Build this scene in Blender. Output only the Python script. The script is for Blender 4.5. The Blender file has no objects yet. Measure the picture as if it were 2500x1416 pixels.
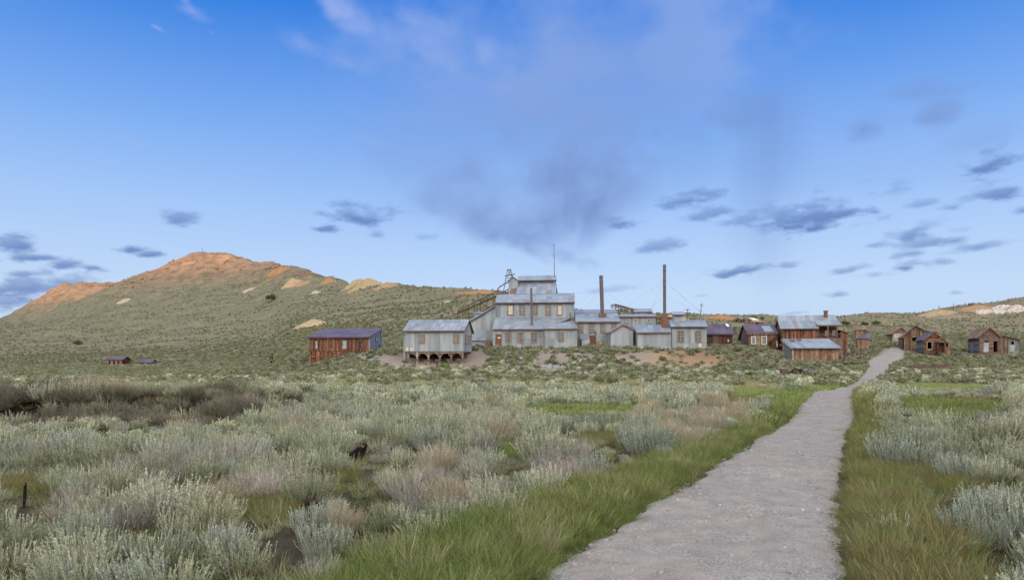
import bpy, math, random
import numpy as np
from mathutils import Vector, Matrix

# ------------------------------------------------------------------ camera, sky, sun, exposure
SC = bpy.context.scene
COL = SC.collection
F = 1667.0            # focal length in pixels of the 2500 px wide photograph
CX, HY, CZ = 1250.0, 885.0, 2.2   # column straight ahead, eye-level row, eye height

cam = bpy.data.cameras.new('camera')
cam.sensor_width = 36.0
cam.lens = 36.0 * F / 2500.0
cam.shift_y = (HY - 708.0) / 2500.0
cam.clip_start = 0.1
cam.clip_end = 30000.0
camo = bpy.data.objects.new('camera', cam)
COL.objects.link(camo)
camo.location = (0, 0, CZ)
camo.rotation_euler = (math.pi / 2, 0, 0)
SC.camera = camo

SUN_EL = math.radians(2.0)
SUN_AZ = math.radians(188.0)      # clockwise from straight ahead: low behind the camera
SKY_STRENGTH = 0.125
SC.view_settings.view_transform = 'Standard'
SC.view_settings.look = 'None'
SC.view_settings.gamma = 1.0
SC.view_settings.use_curve_mapping = False
EXPO = 1.0
SC.view_settings.exposure = EXPO

rng = np.random.default_rng(7)
random.seed(7)


def fbm(h, w, cells, octs=5, gain=0.5, seed=0, aspect=1.0):
    """value noise by summed smooth upsampling of random grids; 0..1"""
    r = np.random.default_rng(seed)
    out = np.zeros((h, w), np.float32)
    amp, tot = 1.0, 0.0
    for o in range(octs):
        gy = max(2, int(cells * aspect * 2 ** o)) + 2
        gx = max(2, int(cells * 2 ** o * w / h)) + 2
        g = r.random((gy, gx), dtype=np.float32)
        yy = np.linspace(0, gy - 2.001, h)
        xx = np.linspace(0, gx - 2.001, w)
        y0 = yy.astype(int); x0 = xx.astype(int)
        fy = (yy - y0)[:, None]; fx = (xx - x0)[None, :]
        fy = fy * fy * (3 - 2 * fy); fx = fx * fx * (3 - 2 * fx)
        a = g[y0][:, x0]; b = g[y0][:, x0 + 1]; c = g[y0 + 1][:, x0]; d = g[y0 + 1][:, x0 + 1]
        out += amp * ((a * (1 - fx) + b * fx) * (1 - fy) + (c * (1 - fx) + d * fx) * fy)
        tot += amp
        amp *= gain
    return out / tot


def sstep(a, b, x):
    t = np.clip((x - a) / (b - a), 0, 1)
    return t * t * (3 - 2 * t)


def make_cloud_map():
    """cloud cover of the whole sky by azimuth and elevation (R dark cloud, G bright wisps, B thin veil)"""
    W, Hh = 3600, 600                      # 0.1 deg in azimuth, 0..60 deg of elevation
    az = np.radians((np.arange(W) + 0.5) / W * 360 - 180)[None, :]
    el = np.radians((np.arange(Hh) + 0.5) / Hh * 60)[:, None]
    n1 = fbm(Hh, W, 26, 5, 0.55, 1, aspect=1.7)
    n2 = fbm(Hh, W, 9, 5, 0.55, 2, aspect=1.3)
    n3 = fbm(Hh, W, 42, 5, 0.62, 3, aspect=3.4)
    dark = np.zeros((Hh, W), np.float32)
    lite = np.zeros((Hh, W), np.float32)
    veil = np.zeros((Hh, W), np.float32)

    def to_ae(px, py):
        u = (px - CX) / F; v = (HY - py) / F
        return math.atan(u), math.atan2(v, math.sqrt(1 + u * u))

    soft_l = np.zeros((Hh, W), np.float32)

    def blob(layer, px, py, hw, hh, d=1.0, tilt=0.0, soft=0.35, rough=1.0, noise=None):
        a0, e0 = to_ae(px, py)
        sa = hw / F * math.cos(a0) ** 2; se = hh / F * math.cos(a0)
        c, s = math.cos(math.radians(tilt)), math.sin(math.radians(tilt))
        m = 2.2 * max(sa, se)
        j0 = max(0, int((a0 - m + math.pi) / (2 * math.pi) * W)); j1 = min(W, int((a0 + m + math.pi) / (2 * math.pi) * W) + 2)
        i0 = max(0, int((e0 - m) / math.radians(60) * Hh)); i1 = min(Hh, int((e0 + m) / math.radians(60) * Hh) + 2)
        if i1 <= i0 or j1 <= j0:
            return
        da = az[:, j0:j1] - a0; de = el[i0:i1] - e0
        x = (da * c + de * s) / sa; y = (-da * s + de * c) / se
        y = np.where(y < 0, y * 1.25, y * 0.95)
        r = 1.0 - np.sqrt(x * x + y * y)
        nn = (0.45 * n1 + 0.55 * n3)[i0:i1, j0:j1] if noise is None else noise[i0:i1, j0:j1]
        val = r + (nn - 0.5) * 3.4 * rough
        base_ = 0.70 + 0.30 * sstep(0.75, -0.35, y + (nn - .5) * 1.5)      # denser towards the flat underside
        layer[i0:i1, j0:j1] = np.maximum(layer[i0:i1, j0:j1], d * base_ * sstep(-0.05, 0.05 + soft * 2, val) * sstep(-0.9, 0.1, r))

    D = [(50, 602, 66, 26, .9), (75, 630, 85, 13, .85), (150, 647, 58, 13, .85), (230, 655, 30, 10, .8),
         (75, 668, 70, 12, .7), (70, 702, 150, 34, .8), (20, 738, 90, 24, .7), (140, 688, 70, 16, .7), (-60, 640, 80, 40, .7),
         (320, 608, 40, 12, .85), (373, 620, 32, 10, .85), (440, 536, 36, 20, .75), (865, 530, 85, 27, .85),
         (805, 555, 36, 13, .8), (922, 574, 18, 8, .5), (1040, 578, 30, 9, .3), (1525, 545, 50, 16, .75), (1610, 600, 60, 16, .6),
         (1690, 488, 85, 22, .75), (1740, 518, 60, 20, .6), (1850, 532, 90, 28, .6), (1990, 530, 150, 40, 1.0), (2070, 520, 90, 22, .9),
         (1900, 560, 90, 14, .5), (1815, 662, 95, 13, .95), (1920, 650, 26, 9, .6), (2050, 720, 30, 9, .75),
         (2425, 400, 78, 34, .9), (2450, 472, 70, 28, .8), (2350, 497, 46, 14, .6), (2235, 568, 70, 24, .7), (2280, 592, 100, 20, .65),
         (2140, 598, 50, 14, .5), (2225, 618, 60, 12, .6), (2195, 655, 82, 13, .9), (2085, 658, 62, 10, .6), (2390, 602, 80, 12, .6),
         (2240, 502, 46, 9, .5), (2500, 515, 26, 10, .7), (2620, 430, 120, 40, .8), (2700, 560, 150, 30, .7),
         (1480, 708, 70, 9, .3), (1930, 765, 40, 5, .35), (1712, 722, 18, 4, .3), (2330, 715, 18, 6, .4)]
    for (px, py, hw, hh, d) in D:
        blob(dark, px, py, hw * 1.3, hh * 1.25, min(1.0, d * 1.15), tilt=6 if hw > 30 else 0, soft=0.45, rough=0.85)
    # the big soft lavender mass and the smaller soft ones
    for (px, py, hw, hh, d, t) in [(1270, 560, 240, 50, .75, -26), (1450, 425, 220, 45, .6, 12), (1160, 520, 120, 45, .6, -28), (1600, 330, 60, 50, .5, 30),
                                   (2110, 318, 115, 64, .9, 0), (2285, 285, 80, 46, .75, 0), (2250, 222, 140, 40, .5, 0), (1780, 290, 110, 60, .5, 0), (2420, 330, 120, 60, .25, 0)]:
        blob(soft_l, px, py, hw, hh, d, tilt=t, soft=0.5, rough=0.75, noise=0.6 * n2 + 0.4 * n1)
    Lt = [(470, 28, 55, 26, .5), (452, 2, 30, 16, .5), (380, 67, 22, 6, .5), (515, 80, 12, 4, .3), (812, 12, 70, 38, .6), (885, 62, 80, 40, .45),
          (745, 108, 70, 34, .35), (950, 95, 110, 60, .35), (1050, 110, 180, 90, .35), (1190, 130, 95, 55, .4),
          (1010, 50, 80, 34, .35), (840, 150, 90, 34, .25), (310, 340, 60, 20, .16), (900, 345, 60, 18, .14)]
    for (px, py, hw, hh, d) in Lt:
        blob(lite, px, py, hw * 1.1, hh * 1.1, d * 1.5, tilt=-14, soft=0.6, rough=0.8, noise=0.6 * n2 + 0.4 * n1)
    # thin lavender veil spreading up from the mill, rain streaks hanging on the right
    pu = CX + F * np.tan(np.clip(az, -1.2, 1.2)); pv = HY - F * np.tan(el) / np.cos(np.clip(az, -1.2, 1.2))
    fr = (np.abs(az) < 1.2)
    def fan(cx, cy, seed, nth, nr):
        """fibrous cloud fanning out upwards from a point of the sky"""
        th_ = np.arctan2(pu - cx, np.maximum(cy - pv, 1.0)) + (n2 - .5) * .5; r_ = np.hypot(pu - cx, cy - pv)
        N = fbm(160, 900, nr, 4, 0.5, seed, aspect=1.0)
        N2 = fbm(160, 900, nr, 5, 0.6, seed + 50, aspect=0.25)
        i_ = np.clip(r_ / 900 * 159, 0, 159).astype(int); j_ = np.clip((th_ / math.pi + .5) * 899, 0, 899).astype(int)
        return th_, r_, 0.10 * N[i_, j_] + 0.06 * N2[i_, j_] + 0.64 * n2 + 0.20 * n1, cy - pv > 0

    th_, r_, nf, upm = fan(1385, 668, 31, 40, 4)
    body = sstep(15, 130, r_) * (0.25 + 0.75 * sstep(520, 190, r_)) * sstep(760, 480, r_)
    wedge = sstep(-1.22, -0.98, th_) * sstep(1.0, 0.55, th_)
    mass = fr * upm * body * wedge * np.clip(0.50 + 2.4 * (nf - 0.46), 0.05, 1.1)
    soft_l = np.maximum(soft_l, 1.0 * mass)
    vn = np.clip(0.45 + 1.7 * (0.6 * n2 + 0.4 * nf - 0.42), 0, 1.1)
    veil = np.maximum(veil, fr * 0.85 * np.exp(-((pu - 1300 + (pv - 250) * 0.2) / 430) ** 2) * sstep(640, 300, pv) * vn)
    veil = np.maximum(veil, fr * np.exp(-((pu - 1720 + (n2 - .5) * 420 + (n1 - .5) * 120) / 190) ** 2) * sstep(430, 120, pv) * 0.75)
    veil = np.maximum(veil, fr * 0.4 * np.exp(-((pu - 2050) / 380) ** 2) * sstep(520, 380, pv) * sstep(120, 330, pv) * vn)
    st = fbm(Hh, W, 40, 3, 0.5, 9, aspect=0.05)
    streak = np.exp(-((pu - 1872 - (450 - pv) * 0.10) / 75) ** 2) * sstep(120, 330, pv) * sstep(720, 420, pv)
    streak = streak + 0.35 * np.exp(-((pu - 1890) / 60) ** 2) * sstep(520, 600, pv) * sstep(800, 650, pv)
    streak = streak + 0.35 * np.exp(-((pu - 1700) / 60) ** 2) * sstep(250, 330, pv) * sstep(520, 400, pv)
    dark = np.maximum(dark, fr * streak * (0.25 + 0.6 * st) * 0.55)
    # the rest of the sky goes on with scattered clouds of the same kind
    oth = sstep(0.80, 1.10, np.abs(az))
    sc = sstep(0.56, 0.72, n2 * 0.6 + n1 * 0.4) * sstep(0.0, 0.08, el)
    dark = np.maximum(dark, oth * sc * 0.6)
    veil = np.maximum(veil, oth * sstep(0.45, 0.75, n2) * 0.5)
    img = bpy.data.images.new('cloud_cover', W, Hh, alpha=True, float_buffer=True, is_data=True)
    px = np.ones((Hh, W, 4), np.float32)
    px[..., 0] = dark; px[..., 1] = lite; px[..., 2] = np.clip(veil, 0, 1); px[..., 3] = np.clip(soft_l, 0.0, 1)
    img.alpha_mode = 'CHANNEL_PACKED'
    img.pixels.foreach_set(px.ravel())
    img.update()
    img.pack()
    return img


world = bpy.data.worlds.new("World")
SC.world = world
world.use_nodes = True


class NT:
    """small helper to write node trees"""
    def __init__(s, nt):
        s.nt = nt

    def new(s, typ, **kw):
        n = s.nt.nodes.new(typ)
        for k, v in kw.items():
            setattr(n, k, v)
        return n

    def put(s, sock, v):
        if isinstance(v, bpy.types.NodeSocket):
            s.nt.links.new(v, sock)
        elif v is not None:
            if isinstance(v, tuple) and len(v) == 3 and sock.type == 'RGBA':
                v = (*v, 1)
            sock.default_value = v

    def math(s, op, a, b=None, c=None):
        n = s.new('ShaderNodeMath', operation=op)
        for i, v in enumerate((a, b, c)):
            s.put(n.inputs[i], v) if v is not None else None
        return n.outputs[0]

    def mix(s, fac, a, b, bt='MIX'):
        n = s.new('ShaderNodeMix', data_type='RGBA', blend_type=bt)
        s.put(n.inputs[0], fac); s.put(n.inputs[6], a); s.put(n.inputs[7], b)
        return n.outputs[2]

    def ramp(s, fac, stops, interp='LINEAR'):
        n = s.new('ShaderNodeValToRGB')
        cr = n.color_ramp; cr.interpolation = interp
        while len(cr.elements) < len(stops):
            cr.elements.new(0.5)
        for e, (p, c) in zip(cr.elements, stops):
            e.position = p; e.color = (*c, 1) if len(c) == 3 else c
        s.put(n.inputs[0], fac)
        return n.outputs[0]

    def noise(s, vec, scale, detail=3.0, rough=0.55):
        n = s.new('ShaderNodeTexNoise')
        s.put(n.inputs['Vector'], vec)
        n.inputs['Scale'].default_value = scale; n.inputs['Detail'].default_value = detail
        n.inputs['Roughness'].default_value = rough
        return n.outputs[0]

    def mapping(s, vec, scale):
        n = s.new('ShaderNodeVectorMath', operation='MULTIPLY')
        s.put(n.inputs[0], vec); n.inputs[1].default_value = scale
        return n.outputs[0]


def build_world():
    g = NT(world.node_tree)
    bg = world.node_tree.nodes['Background']
    sky = g.new('ShaderNodeTexSky', sky_type='NISHITA', sun_disc=False)
    sky.sun_elevation = SUN_EL
    sky.sun_rotation = SUN_AZ
    sky.altitude = 2500.0
    sky.air_density = 1.0; sky.dust_density = 0.6; sky.ozone_density = 3.0
    tc = g.new('ShaderNodeTexCoord')
    sx = g.new('ShaderNodeSeparateXYZ'); g.put(sx.inputs[0], tc.outputs['Generated'])
    az = g.math('ARCTAN2', sx.outputs[0], sx.outputs[1])
    el = g.math('ARCSINE', sx.outputs[2])
    u = g.math('MULTIPLY_ADD', az, 1 / (2 * math.pi), 0.5)
    v = g.math('DIVIDE', el, math.radians(60))
    cv = g.new('ShaderNodeCombineXYZ'); g.put(cv.inputs[0], u); g.put(cv.inputs[1], v)
    im = g.new('ShaderNodeTexImage', image=make_cloud_map(), interpolation='Linear', extension='EXTEND')
    g.put(im.inputs[0], cv.outputs[0])
    sp = g.new('ShaderNodeSeparateColor'); g.put(sp.inputs[0], im.outputs[0])
    # evening sky, blue ahead; unseen overhead and rear sky brightened to light the ground
    e01 = g.math('DIVIDE', el, math.radians(90))
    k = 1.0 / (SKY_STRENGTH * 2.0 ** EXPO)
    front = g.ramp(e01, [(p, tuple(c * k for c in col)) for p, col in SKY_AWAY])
    back = g.ramp(e01, [(p, tuple(c * k for c in col)) for p, col in SKY_SUNSET_FILL])
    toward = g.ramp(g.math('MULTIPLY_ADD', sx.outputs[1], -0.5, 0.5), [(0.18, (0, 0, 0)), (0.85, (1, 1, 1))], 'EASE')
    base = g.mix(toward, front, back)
    ns = g.mix(1.0, sky.outputs[0], (SKY_N, SKY_N, SKY_N), 'MULTIPLY')
    base = g.mix(1.0, base, ns, 'ADD')
    # cloud colours: grey-blue and lavender where the sky is turned from the sunset, lit ones towards it
    def cloud(base, alpha, col, lit):
        far = tuple(c * k for c in col)
        return g.mix(alpha, base, g.mix(toward, far, g.mix(1.0, base, lit, 'MULTIPLY')))
    base = cloud(base, sp.outputs[2], VEIL_C, (1.0, 1.0, 1.0))
    base = cloud(base, g.math('MULTIPLY', im.outputs['Alpha'], 0.9), SOFT_C, (0.8, 0.78, 0.8))
    base = cloud(base, g.math('MULTIPLY', sp.outputs[0], 0.92), DARK_C, (0.6, 0.6, 0.65))
    base = cloud(base, g.math('MULTIPLY', sp.outputs[1], 0.85), LITE_C, (1.2, 1.15, 1.1))
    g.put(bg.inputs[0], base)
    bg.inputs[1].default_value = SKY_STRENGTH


SKY_AWAY = [(0.0, (0.50, 0.62, 0.82)), (0.06, (0.53, 0.66, 0.87)), (0.13, (0.37, 0.55, 0.88)), (0.20, (0.20, 0.40, 0.84)), (0.31, (0.0, 0.17, 0.70)), (0.6, (0.95, 1.05, 1.22)), (1.0, (1.75, 1.8, 1.85))]  # upper stops, above the view, brightened as fill light for the ground
SKY_SUNSET_FILL = [(0.0, (2.7, 2.4, 2.1)), (0.15, (3.4, 3.2, 2.95)), (0.35, (3.5, 3.45, 3.4)), (0.65, (2.8, 2.84, 2.9)), (1.0, (1.8, 1.88, 2.0))]  # sunset side behind the camera, raised well above the visible sky as fill
SKY_N = 0.13
VEIL_C = (0.275, 0.415, 0.80)
SOFT_C = (0.195, 0.30, 0.605)
DARK_C = (0.125, 0.225, 0.52)
LITE_C = (0.37, 0.48, 0.84)
build_world()
world.cycles.sampling_method = 'MANUAL'
world.cycles.sample_map_resolution = 512

sun = bpy.data.lights.new('sun', 'SUN')
sun.energy = 3.3
sun.angle = math.radians(0.5)
sun.color = (1.0, 0.62, 0.36)
suno = bpy.data.objects.new('sun', sun)
COL.objects.link(suno)
sd = Vector((math.sin(SUN_AZ) * math.cos(SUN_EL), math.cos(SUN_AZ) * math.cos(SUN_EL), math.sin(SUN_EL)))
suno.rotation_euler = sd.to_track_quat('Z', 'Y').to_euler()
suno.location = (0, -50, 60)
SC.cycles.max_bounces = 5
SC.cycles.diffuse_bounces = 3
SC.cycles.glossy_bounces = 2
SC.cycles.transmission_bounces = 4
SC.cycles.transparent_max_bounces = 4
SC.cycles.use_denoising = True
SC.cycles.use_adaptive_sampling = True
SC.cycles.adaptive_threshold = 0.02

# ------------------------------------------------------------------ terrain
# ground profiles: for a bearing (given as photograph column) the row at which the ground is seen at each distance
TAB = {
 -700: [(60, 946), (110, 920), (200, 903), (300, 892), (450, 868), (700, 838), (1000, 805), (1300, 782), 'S'],
 0:    [(60, 946), (90, 930), (130, 917), (200, 905), (285, 893), (400, 872), (600, 838), (900, 800), (1100, 784), (1300, 795), (1700, 776), 'S'],
 70:   [(60, 946), (90, 930), (130, 917), (200, 905), (285, 893), (400, 872), (600, 836), (900, 796), (1100, 778), (1350, 802), (1700, 738), 'S'],
 170:  [(60, 946), (90, 930), (130, 916), (200, 905), (285, 893), (400, 870), (600, 833), (850, 789), (1100, 741), (1350, 772), (1700, 692), 'S'],
 230:  [(60, 946), (90, 930), (130, 916), (200, 904), (285, 892), (400, 868), (600, 827), (850, 772), (1100, 717), (1350, 742), (1700, 689), 'S'],
 290:  [(60, 946), (90, 930), (130, 915), (200, 904), (285, 892), (400, 866), (600, 820), (850, 757), (1100, 689), (1350, 712), (1700, 694), 'S'],
 400:  [(60, 946), (90, 928), (130, 914), (200, 902), (285, 890), (420, 853), (600, 805), (800, 757), (1000, 700), (1120, 647), 'S'],
 440:  [(60, 946), (90, 928), (130, 914), (200, 901), (285, 889), (420, 851), (600, 800), (800, 748), (1000, 686), (1130, 629), 'S'],
 500:  [(60, 946), (90, 928), (130, 913), (200, 900), (285, 887), (420, 848), (600, 793), (800, 738), (1000, 672), (1150, 618), 'S'],
 560:  [(60, 946), (90, 928), (130, 911), (200, 897), (285, 880), (420, 838), (600, 785), (800, 730), (1000, 668), (1130, 623), 'S'],
 650:  [(60, 946), (90, 927), (130, 908), (200, 889), (300, 858), (450, 813), (600, 770), (800, 715), (1050, 641), 'S'],
 720:  [(60, 946), (90, 926), (118, 906), (130, 893), (150, 880), (220, 853), (350, 805), (500, 760), (700, 713), (950, 656), 'S'],
 770:  [(60, 946), (90, 926), (118, 904), (126, 886), (140, 872), (220, 843), (350, 797), (500, 752), (700, 704), (880, 671), 'S'],
 830:  [(60, 946), (85, 926), (105, 908), (115, 890), (126, 872), (140, 862), (220, 832), (350, 787), (500, 740), (700, 695), (800, 684), 'S'],
 900:  [(60, 946), (85, 926), (100, 908), (112, 888), (124, 864), (140, 855), (220, 826), (350, 780), (480, 735), (650, 694), 'S'],
 960:  [(60, 946), (80, 929), (94, 910), (105, 897), (112, 888), (114.5, 874), (119, 864), (126, 858), (150, 842), (200, 826), (320, 780), (450, 735), (600, 697), 'S'],
 1050: [(60, 946), (80, 929), (92, 912), (104, 901), (112, 889), (114.5, 875), (119, 863), (130, 856), (150, 840), (200, 824), (310, 777), (430, 735), (550, 706), 'S'],
 1130: [(60, 946), (80, 929), (94, 911), (104, 900), (112, 886), (114.5, 872), (119, 859), (128, 849), (150, 838), (200, 815), (300, 768), (400, 735), (520, 709), 'S'],
 1210: [(60, 946), (80, 929), (94, 908), (106, 886), (115, 866), (122, 853), (129, 848), (150, 840), (200, 818), (300, 766), (400, 735), (500, 713), 'S'],
 1340: [(60, 946), (80, 929), (92, 908), (104, 888), (114, 868), (122, 856), (129, 850), (150, 843), (200, 825), (300, 785), (400, 758), (450, 748), 'S'],
 1500: [(60, 946), (80, 929), (92, 910), (106, 888), (116, 868), (122, 853), (129, 846), (150, 842), (200, 828), (300, 790), (400, 762), 'S'],
 1600: [(60, 946), (80, 929), (94, 912), (106, 893), (116, 872), (122, 856), (129, 847), (150, 843), (200, 828), (300, 792), (400, 772), 'S'],
 1720: [(60, 946), (80, 930), (96, 914), (108, 895), (118, 872), (124, 856), (130, 848), (150, 843), (200, 825), (280, 794), (400, 774), 'S'],
 1850: [(60, 946), (85, 929), (100, 916), (115, 894), (126, 868), (134, 850), (145, 843), (170, 832), (220, 812), (300, 790), (420, 776), 'S'],
 1960: [(60, 946), (85, 929), (105, 908), (116, 890), (126, 884), (134, 872), (150, 852), (200, 822), (300, 795), (450, 779), 'S'],
 2050: [(60, 946), (85, 929), (105, 908), (118, 890), (130, 876), (140, 866), (155, 848), (200, 826), (300, 798), (450, 777), 'S'],
 2150: [(60, 946), (75, 934), (95, 915), (110, 898), (125, 879), (140, 864), (155, 848), (200, 828), (300, 800), (450, 772), 'S'],
 2250: [(60, 946), (75, 934), (95, 915), (112, 898), (126, 880), (140, 864), (155, 850), (220, 822), (320, 792), (450, 767), 'S'],
 2340: [(60, 946), (75, 934), (95, 915), (112, 898), (128, 880), (142, 864), (158, 853), (220, 826), (320, 790), (450, 754), 'S'],
 2420: [(60, 946), (75, 934), (95, 915), (112, 898), (128, 880), (142, 862), (158, 853), (220, 826), (320, 788), (450, 745), 'S'],
 2500: [(60, 946), (75, 933), (95, 915), (112, 898), (128, 880), (142, 863), (158, 853), (220, 826), (320, 784), (450, 731), 'S'],
 2900: [(60, 946), (75, 933), (95, 915), (112, 898), (128, 880), (160, 853), (220, 824), (320, 778), (450, 712), 'S'],
}
LY = np.linspace(math.log(2.0), math.log(12000.0), 520)
PXS = np.arange(-900, 3401, 20.0)


def pchip(x, y, q):
    x = np.asarray(x, float); y = np.asarray(y, float)
    h = np.diff(x); d = np.diff(y) / h
    m = np.zeros_like(y)
    for i in range(1, len(x) - 1):
        if d[i - 1] * d[i] > 0:
            w1 = 2 * h[i] + h[i - 1]; w2 = h[i] + 2 * h[i - 1]
            m[i] = (w1 + w2) / (w1 / d[i - 1] + w2 / d[i])
    m[0] = d[0]; m[-1] = d[-1]
    i = np.clip(np.searchsorted(x, q) - 1, 0, len(x) - 2)
    t = np.clip((q - x[i]) / h[i], 0, 1)
    return ((1 + 2 * t) * (1 - t) ** 2 * y[i] + t * (1 - t) ** 2 * h[i] * m[i] + t * t * (3 - 2 * t) * y[i + 1] + t * t * (t - 1) * h[i] * m[i + 1])


def build_table():
    cols, Z = [], []
    for px in sorted(TAB):
        rows = [r for r in TAB[px] if r != 'S']
        Y = [r[0] for r in rows]; z = [CZ + (HY - r[1]) * r[0] / F for r in rows]
        Ys, zs = Y[-1], z[-1]
        Y = [2.0, 30.0, 48.0] + Y + [Ys * 1.18, Ys * 1.9, max(Ys * 3.2, 3500), 12000]
        z = [0.0, 0.0, 0.0] + z + [zs * 0.96, zs * 0.45, 0.0, 0.0]
        cols.append(px); Z.append(pchip(np.log(Y), z, LY))
    Z = np.array(Z)                                   # (cols, LY)
    out = np.stack([pchip(cols, Z[:, j], PXS) for j in range(Z.shape[1])], 1)
    return out


ZT = build_table()
NG = fbm(512, 512, 8, 5, 0.5, 21) - 0.5
NF = fbm(512, 512, 40, 4, 0.6, 22) - 0.5


def tile(N, x, y, period):
    n = N.shape[0]
    u = np.abs(((x / period) % 2.0) - 1.0) * (n - 1.001)
    v = np.abs(((y / period) % 2.0) - 1.0) * (n - 1.001)
    i = v.astype(int); j = u.astype(int); a = v - i; b = u - j
    return (N[i, j] * (1 - b) + N[i, j + 1] * b) * (1 - a) + (N[i + 1, j] * (1 - b) + N[i + 1, j + 1] * b) * a


def lookup(px, Y):
    q = (np.log(np.clip(Y, 2.0, 11990.0)) - LY[0]) / (LY[1] - LY[0])
    c = (np.clip(px, PXS[0], PXS[-1] - .01) - PXS[0]) / 20.0
    i = c.astype(int); j = np.clip(q.astype(int), 0, len(LY) - 2)
    a = c - i; b = q - j
    i1 = np.minimum(i + 1, len(PXS) - 1)
    return (ZT[i, j] * (1 - b) + ZT[i, j + 1] * b) * (1 - a) + (ZT[i1, j] * (1 - b) + ZT[i1, j + 1] * b) * a


PADS = []     # (cx, cy, hx, hy, z): level ground under buildings


def H(x, y):
    x = np.asarray(x, float); y = np.asarray(y, float)
    r = np.hypot(x, y)
    az = np.arctan2(x, y)
    azc = np.clip(az, -0.93, 0.93)
    px = CX + F * np.tan(azc)
    Yeq = np.where(np.abs(az) < 0.93, y, r * math.cos(0.93))
    z = lookup(px, np.maximum(Yeq, 2.0))
    back = sstep(0.95, 2.2, np.abs(az))
    ridge = SHADE_RIDGE_H * np.exp(-((r - SHADE_RIDGE_R) / 1300.0) ** 2) * (1 + 0.02 * np.sin(az * 9)) * sstep(300, 2500, r)
    z = z * (1 - back) + ridge * back
    # relief
    z = z + tile(NG, x, y, 60.0) * 0.5 * sstep(8, 40, r) * sstep(3, 10, r)
    z = z + tile(NG, x + 31, y + 7, 14.0) * 0.22 * sstep(4, 12, r)
    z = z + tile(NF, x, y, 420.0) * np.clip((r - 260) / 100, 0, 12) * 1.0 * (1 - back)
    z = z + tile(NG, x + 900, y, 260.0) * np.clip((r - 200) / 100, 0, 6) * 1.6 * (1 - back)
    # the cut bank at the left of the meadow
    bx = sstep(-21.5, -19.0, x) * sstep(-9.3, -11.5, x)
    bank_y = 25.6 + 1.2 * np.sin(x * 0.8) + 0.7 * np.sin(x * 2.1 + 1)
    z = z + bx * 0.80 * sstep(bank_y - 0.25, bank_y + 0.35, y) * sstep(46, 30, y) - bx * 0.25 * sstep(bank_y - 2.5, bank_y - .6, y) * sstep(bank_y + .1, bank_y - .2, y)
    # low rise at the right edge of the meadow
    z = z + 0.45 * sstep(6.5, 12.0, x - 0.25 * (y - 12)) * sstep(60, 25, y) * sstep(3, 8, y)
    for (cx, cy, hx, hy, pz) in PADS:
        d = np.maximum(np.abs(x - cx) - hx, np.abs(y - cy) - hy)
        w = sstep(3.0, 0.0, d)
        z = z * (1 - w) + np.minimum(z, pz) * w
    return z


SHADE_RIDGE_R, SHADE_RIDGE_H = 4200.0, 326.0  # unseen ridge behind the camera, added so its shadow covers the valley


def proj(x, y, z):
    yy = np.maximum(y, 0.3)
    return CX + F * x / yy, HY - F * (z - CZ) / yy


_MY = np.exp(np.linspace(math.log(3.0), math.log(2500.0), 2600))


def hit(px, py):
    """ground point seen at a pixel"""
    x = (px - CX) / F * _MY
    g = H(x, _MY)
    ray = CZ + (HY - py) / F * _MY
    i = int(np.argmax(g >= ray)) if np.any(g >= ray) else len(_MY) - 1
    return Vector((float(x[i]), float(_MY[i]), float(g[i])))


def P(px, py, Y):
    return Vector(((px - CX) / F * Y, Y, CZ + (HY - py) / F * Y))


# ---- the path: left and right edge at rows of the photograph
PATH = [(1416, 1340, 2050), (1330, 1440, 2047), (1233, 1600, 2038), (1135, 1760, 2050), (1056, 1890, 2062), (1017, 1938, 2088), (985, 1962, 2085),
        (966, 1978, 2082), (954, 2025, 2088), (940, 2078, 2108), (926, 2098, 2140), (912, 2112, 2166), (899, 2118, 2172), (886, 2120, 2186),
        (876, 2128, 2206), (866, 2150, 2210), (857, 2166, 2204), (849, 2174, 2200)]
PL, PR = [], []
for (row, l, r_) in PATH:
    a, b = hit(l, row), hit(r_, row)
    PL.append((a.x, a.y)); PR.append((b.x, b.y))
PL = [(-1.6, -2.0), (-1.1, 3.5)] + PL
PR = [(1.4, -2.0), (2.0, 3.5)] + PR
PLn, PRn = np.array(PL), np.array(PR)


def path_dist(x, y):
    """signed distance beside the path: <0 inside, side -1 left / +1 right"""
    xl = np.interp(y, PLn[:, 1], PLn[:, 0]); xr = np.interp(y, PRn[:, 1], PRn[:, 0])
    wob = tile(NG, x * 0 + y, y * 0 + 3, 3.0) * 0.5
    xl = xl + wob; xr = xr - wob * 0.6
    d = np.maximum(xl - x, x - xr)
    d = np.where((y > PLn[-1, 1]) | (y < -2), 99.0, d)
    return d, np.where(x < (xl + xr) / 2, -1, 1)


# bare ground: ellipses of open soil (column, row, half width, half height, strength)
BARE = [(1045, 893, 110, 12, 1), (962, 884, 52, 18, 1), (1165, 876, 34, 24, 1), (1348, 880, 42, 30, .95), (1215, 868, 60, 12, .6), (1575, 874, 75, 22, .85),
        (1660, 878, 120, 26, .86), (1745, 878, 40, 16, .9), (1440, 880, 90, 22, .35), (2075, 871, 46, 6, 1), (1905, 902, 40, 4, .9), (1240, 925, 60, 3, .8),
        (800, 912, 30, 6, .5), (1790, 842, 14, 8, .8), (2060, 858, 20, 8, .7), (610, 918, 40, 5, .5), (1960, 906, 40, 8, .6), (2235, 905, 30, 3, .3), (2300, 772, 60, 6, .6), (2180, 858, 30, 8, .9)]


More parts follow.
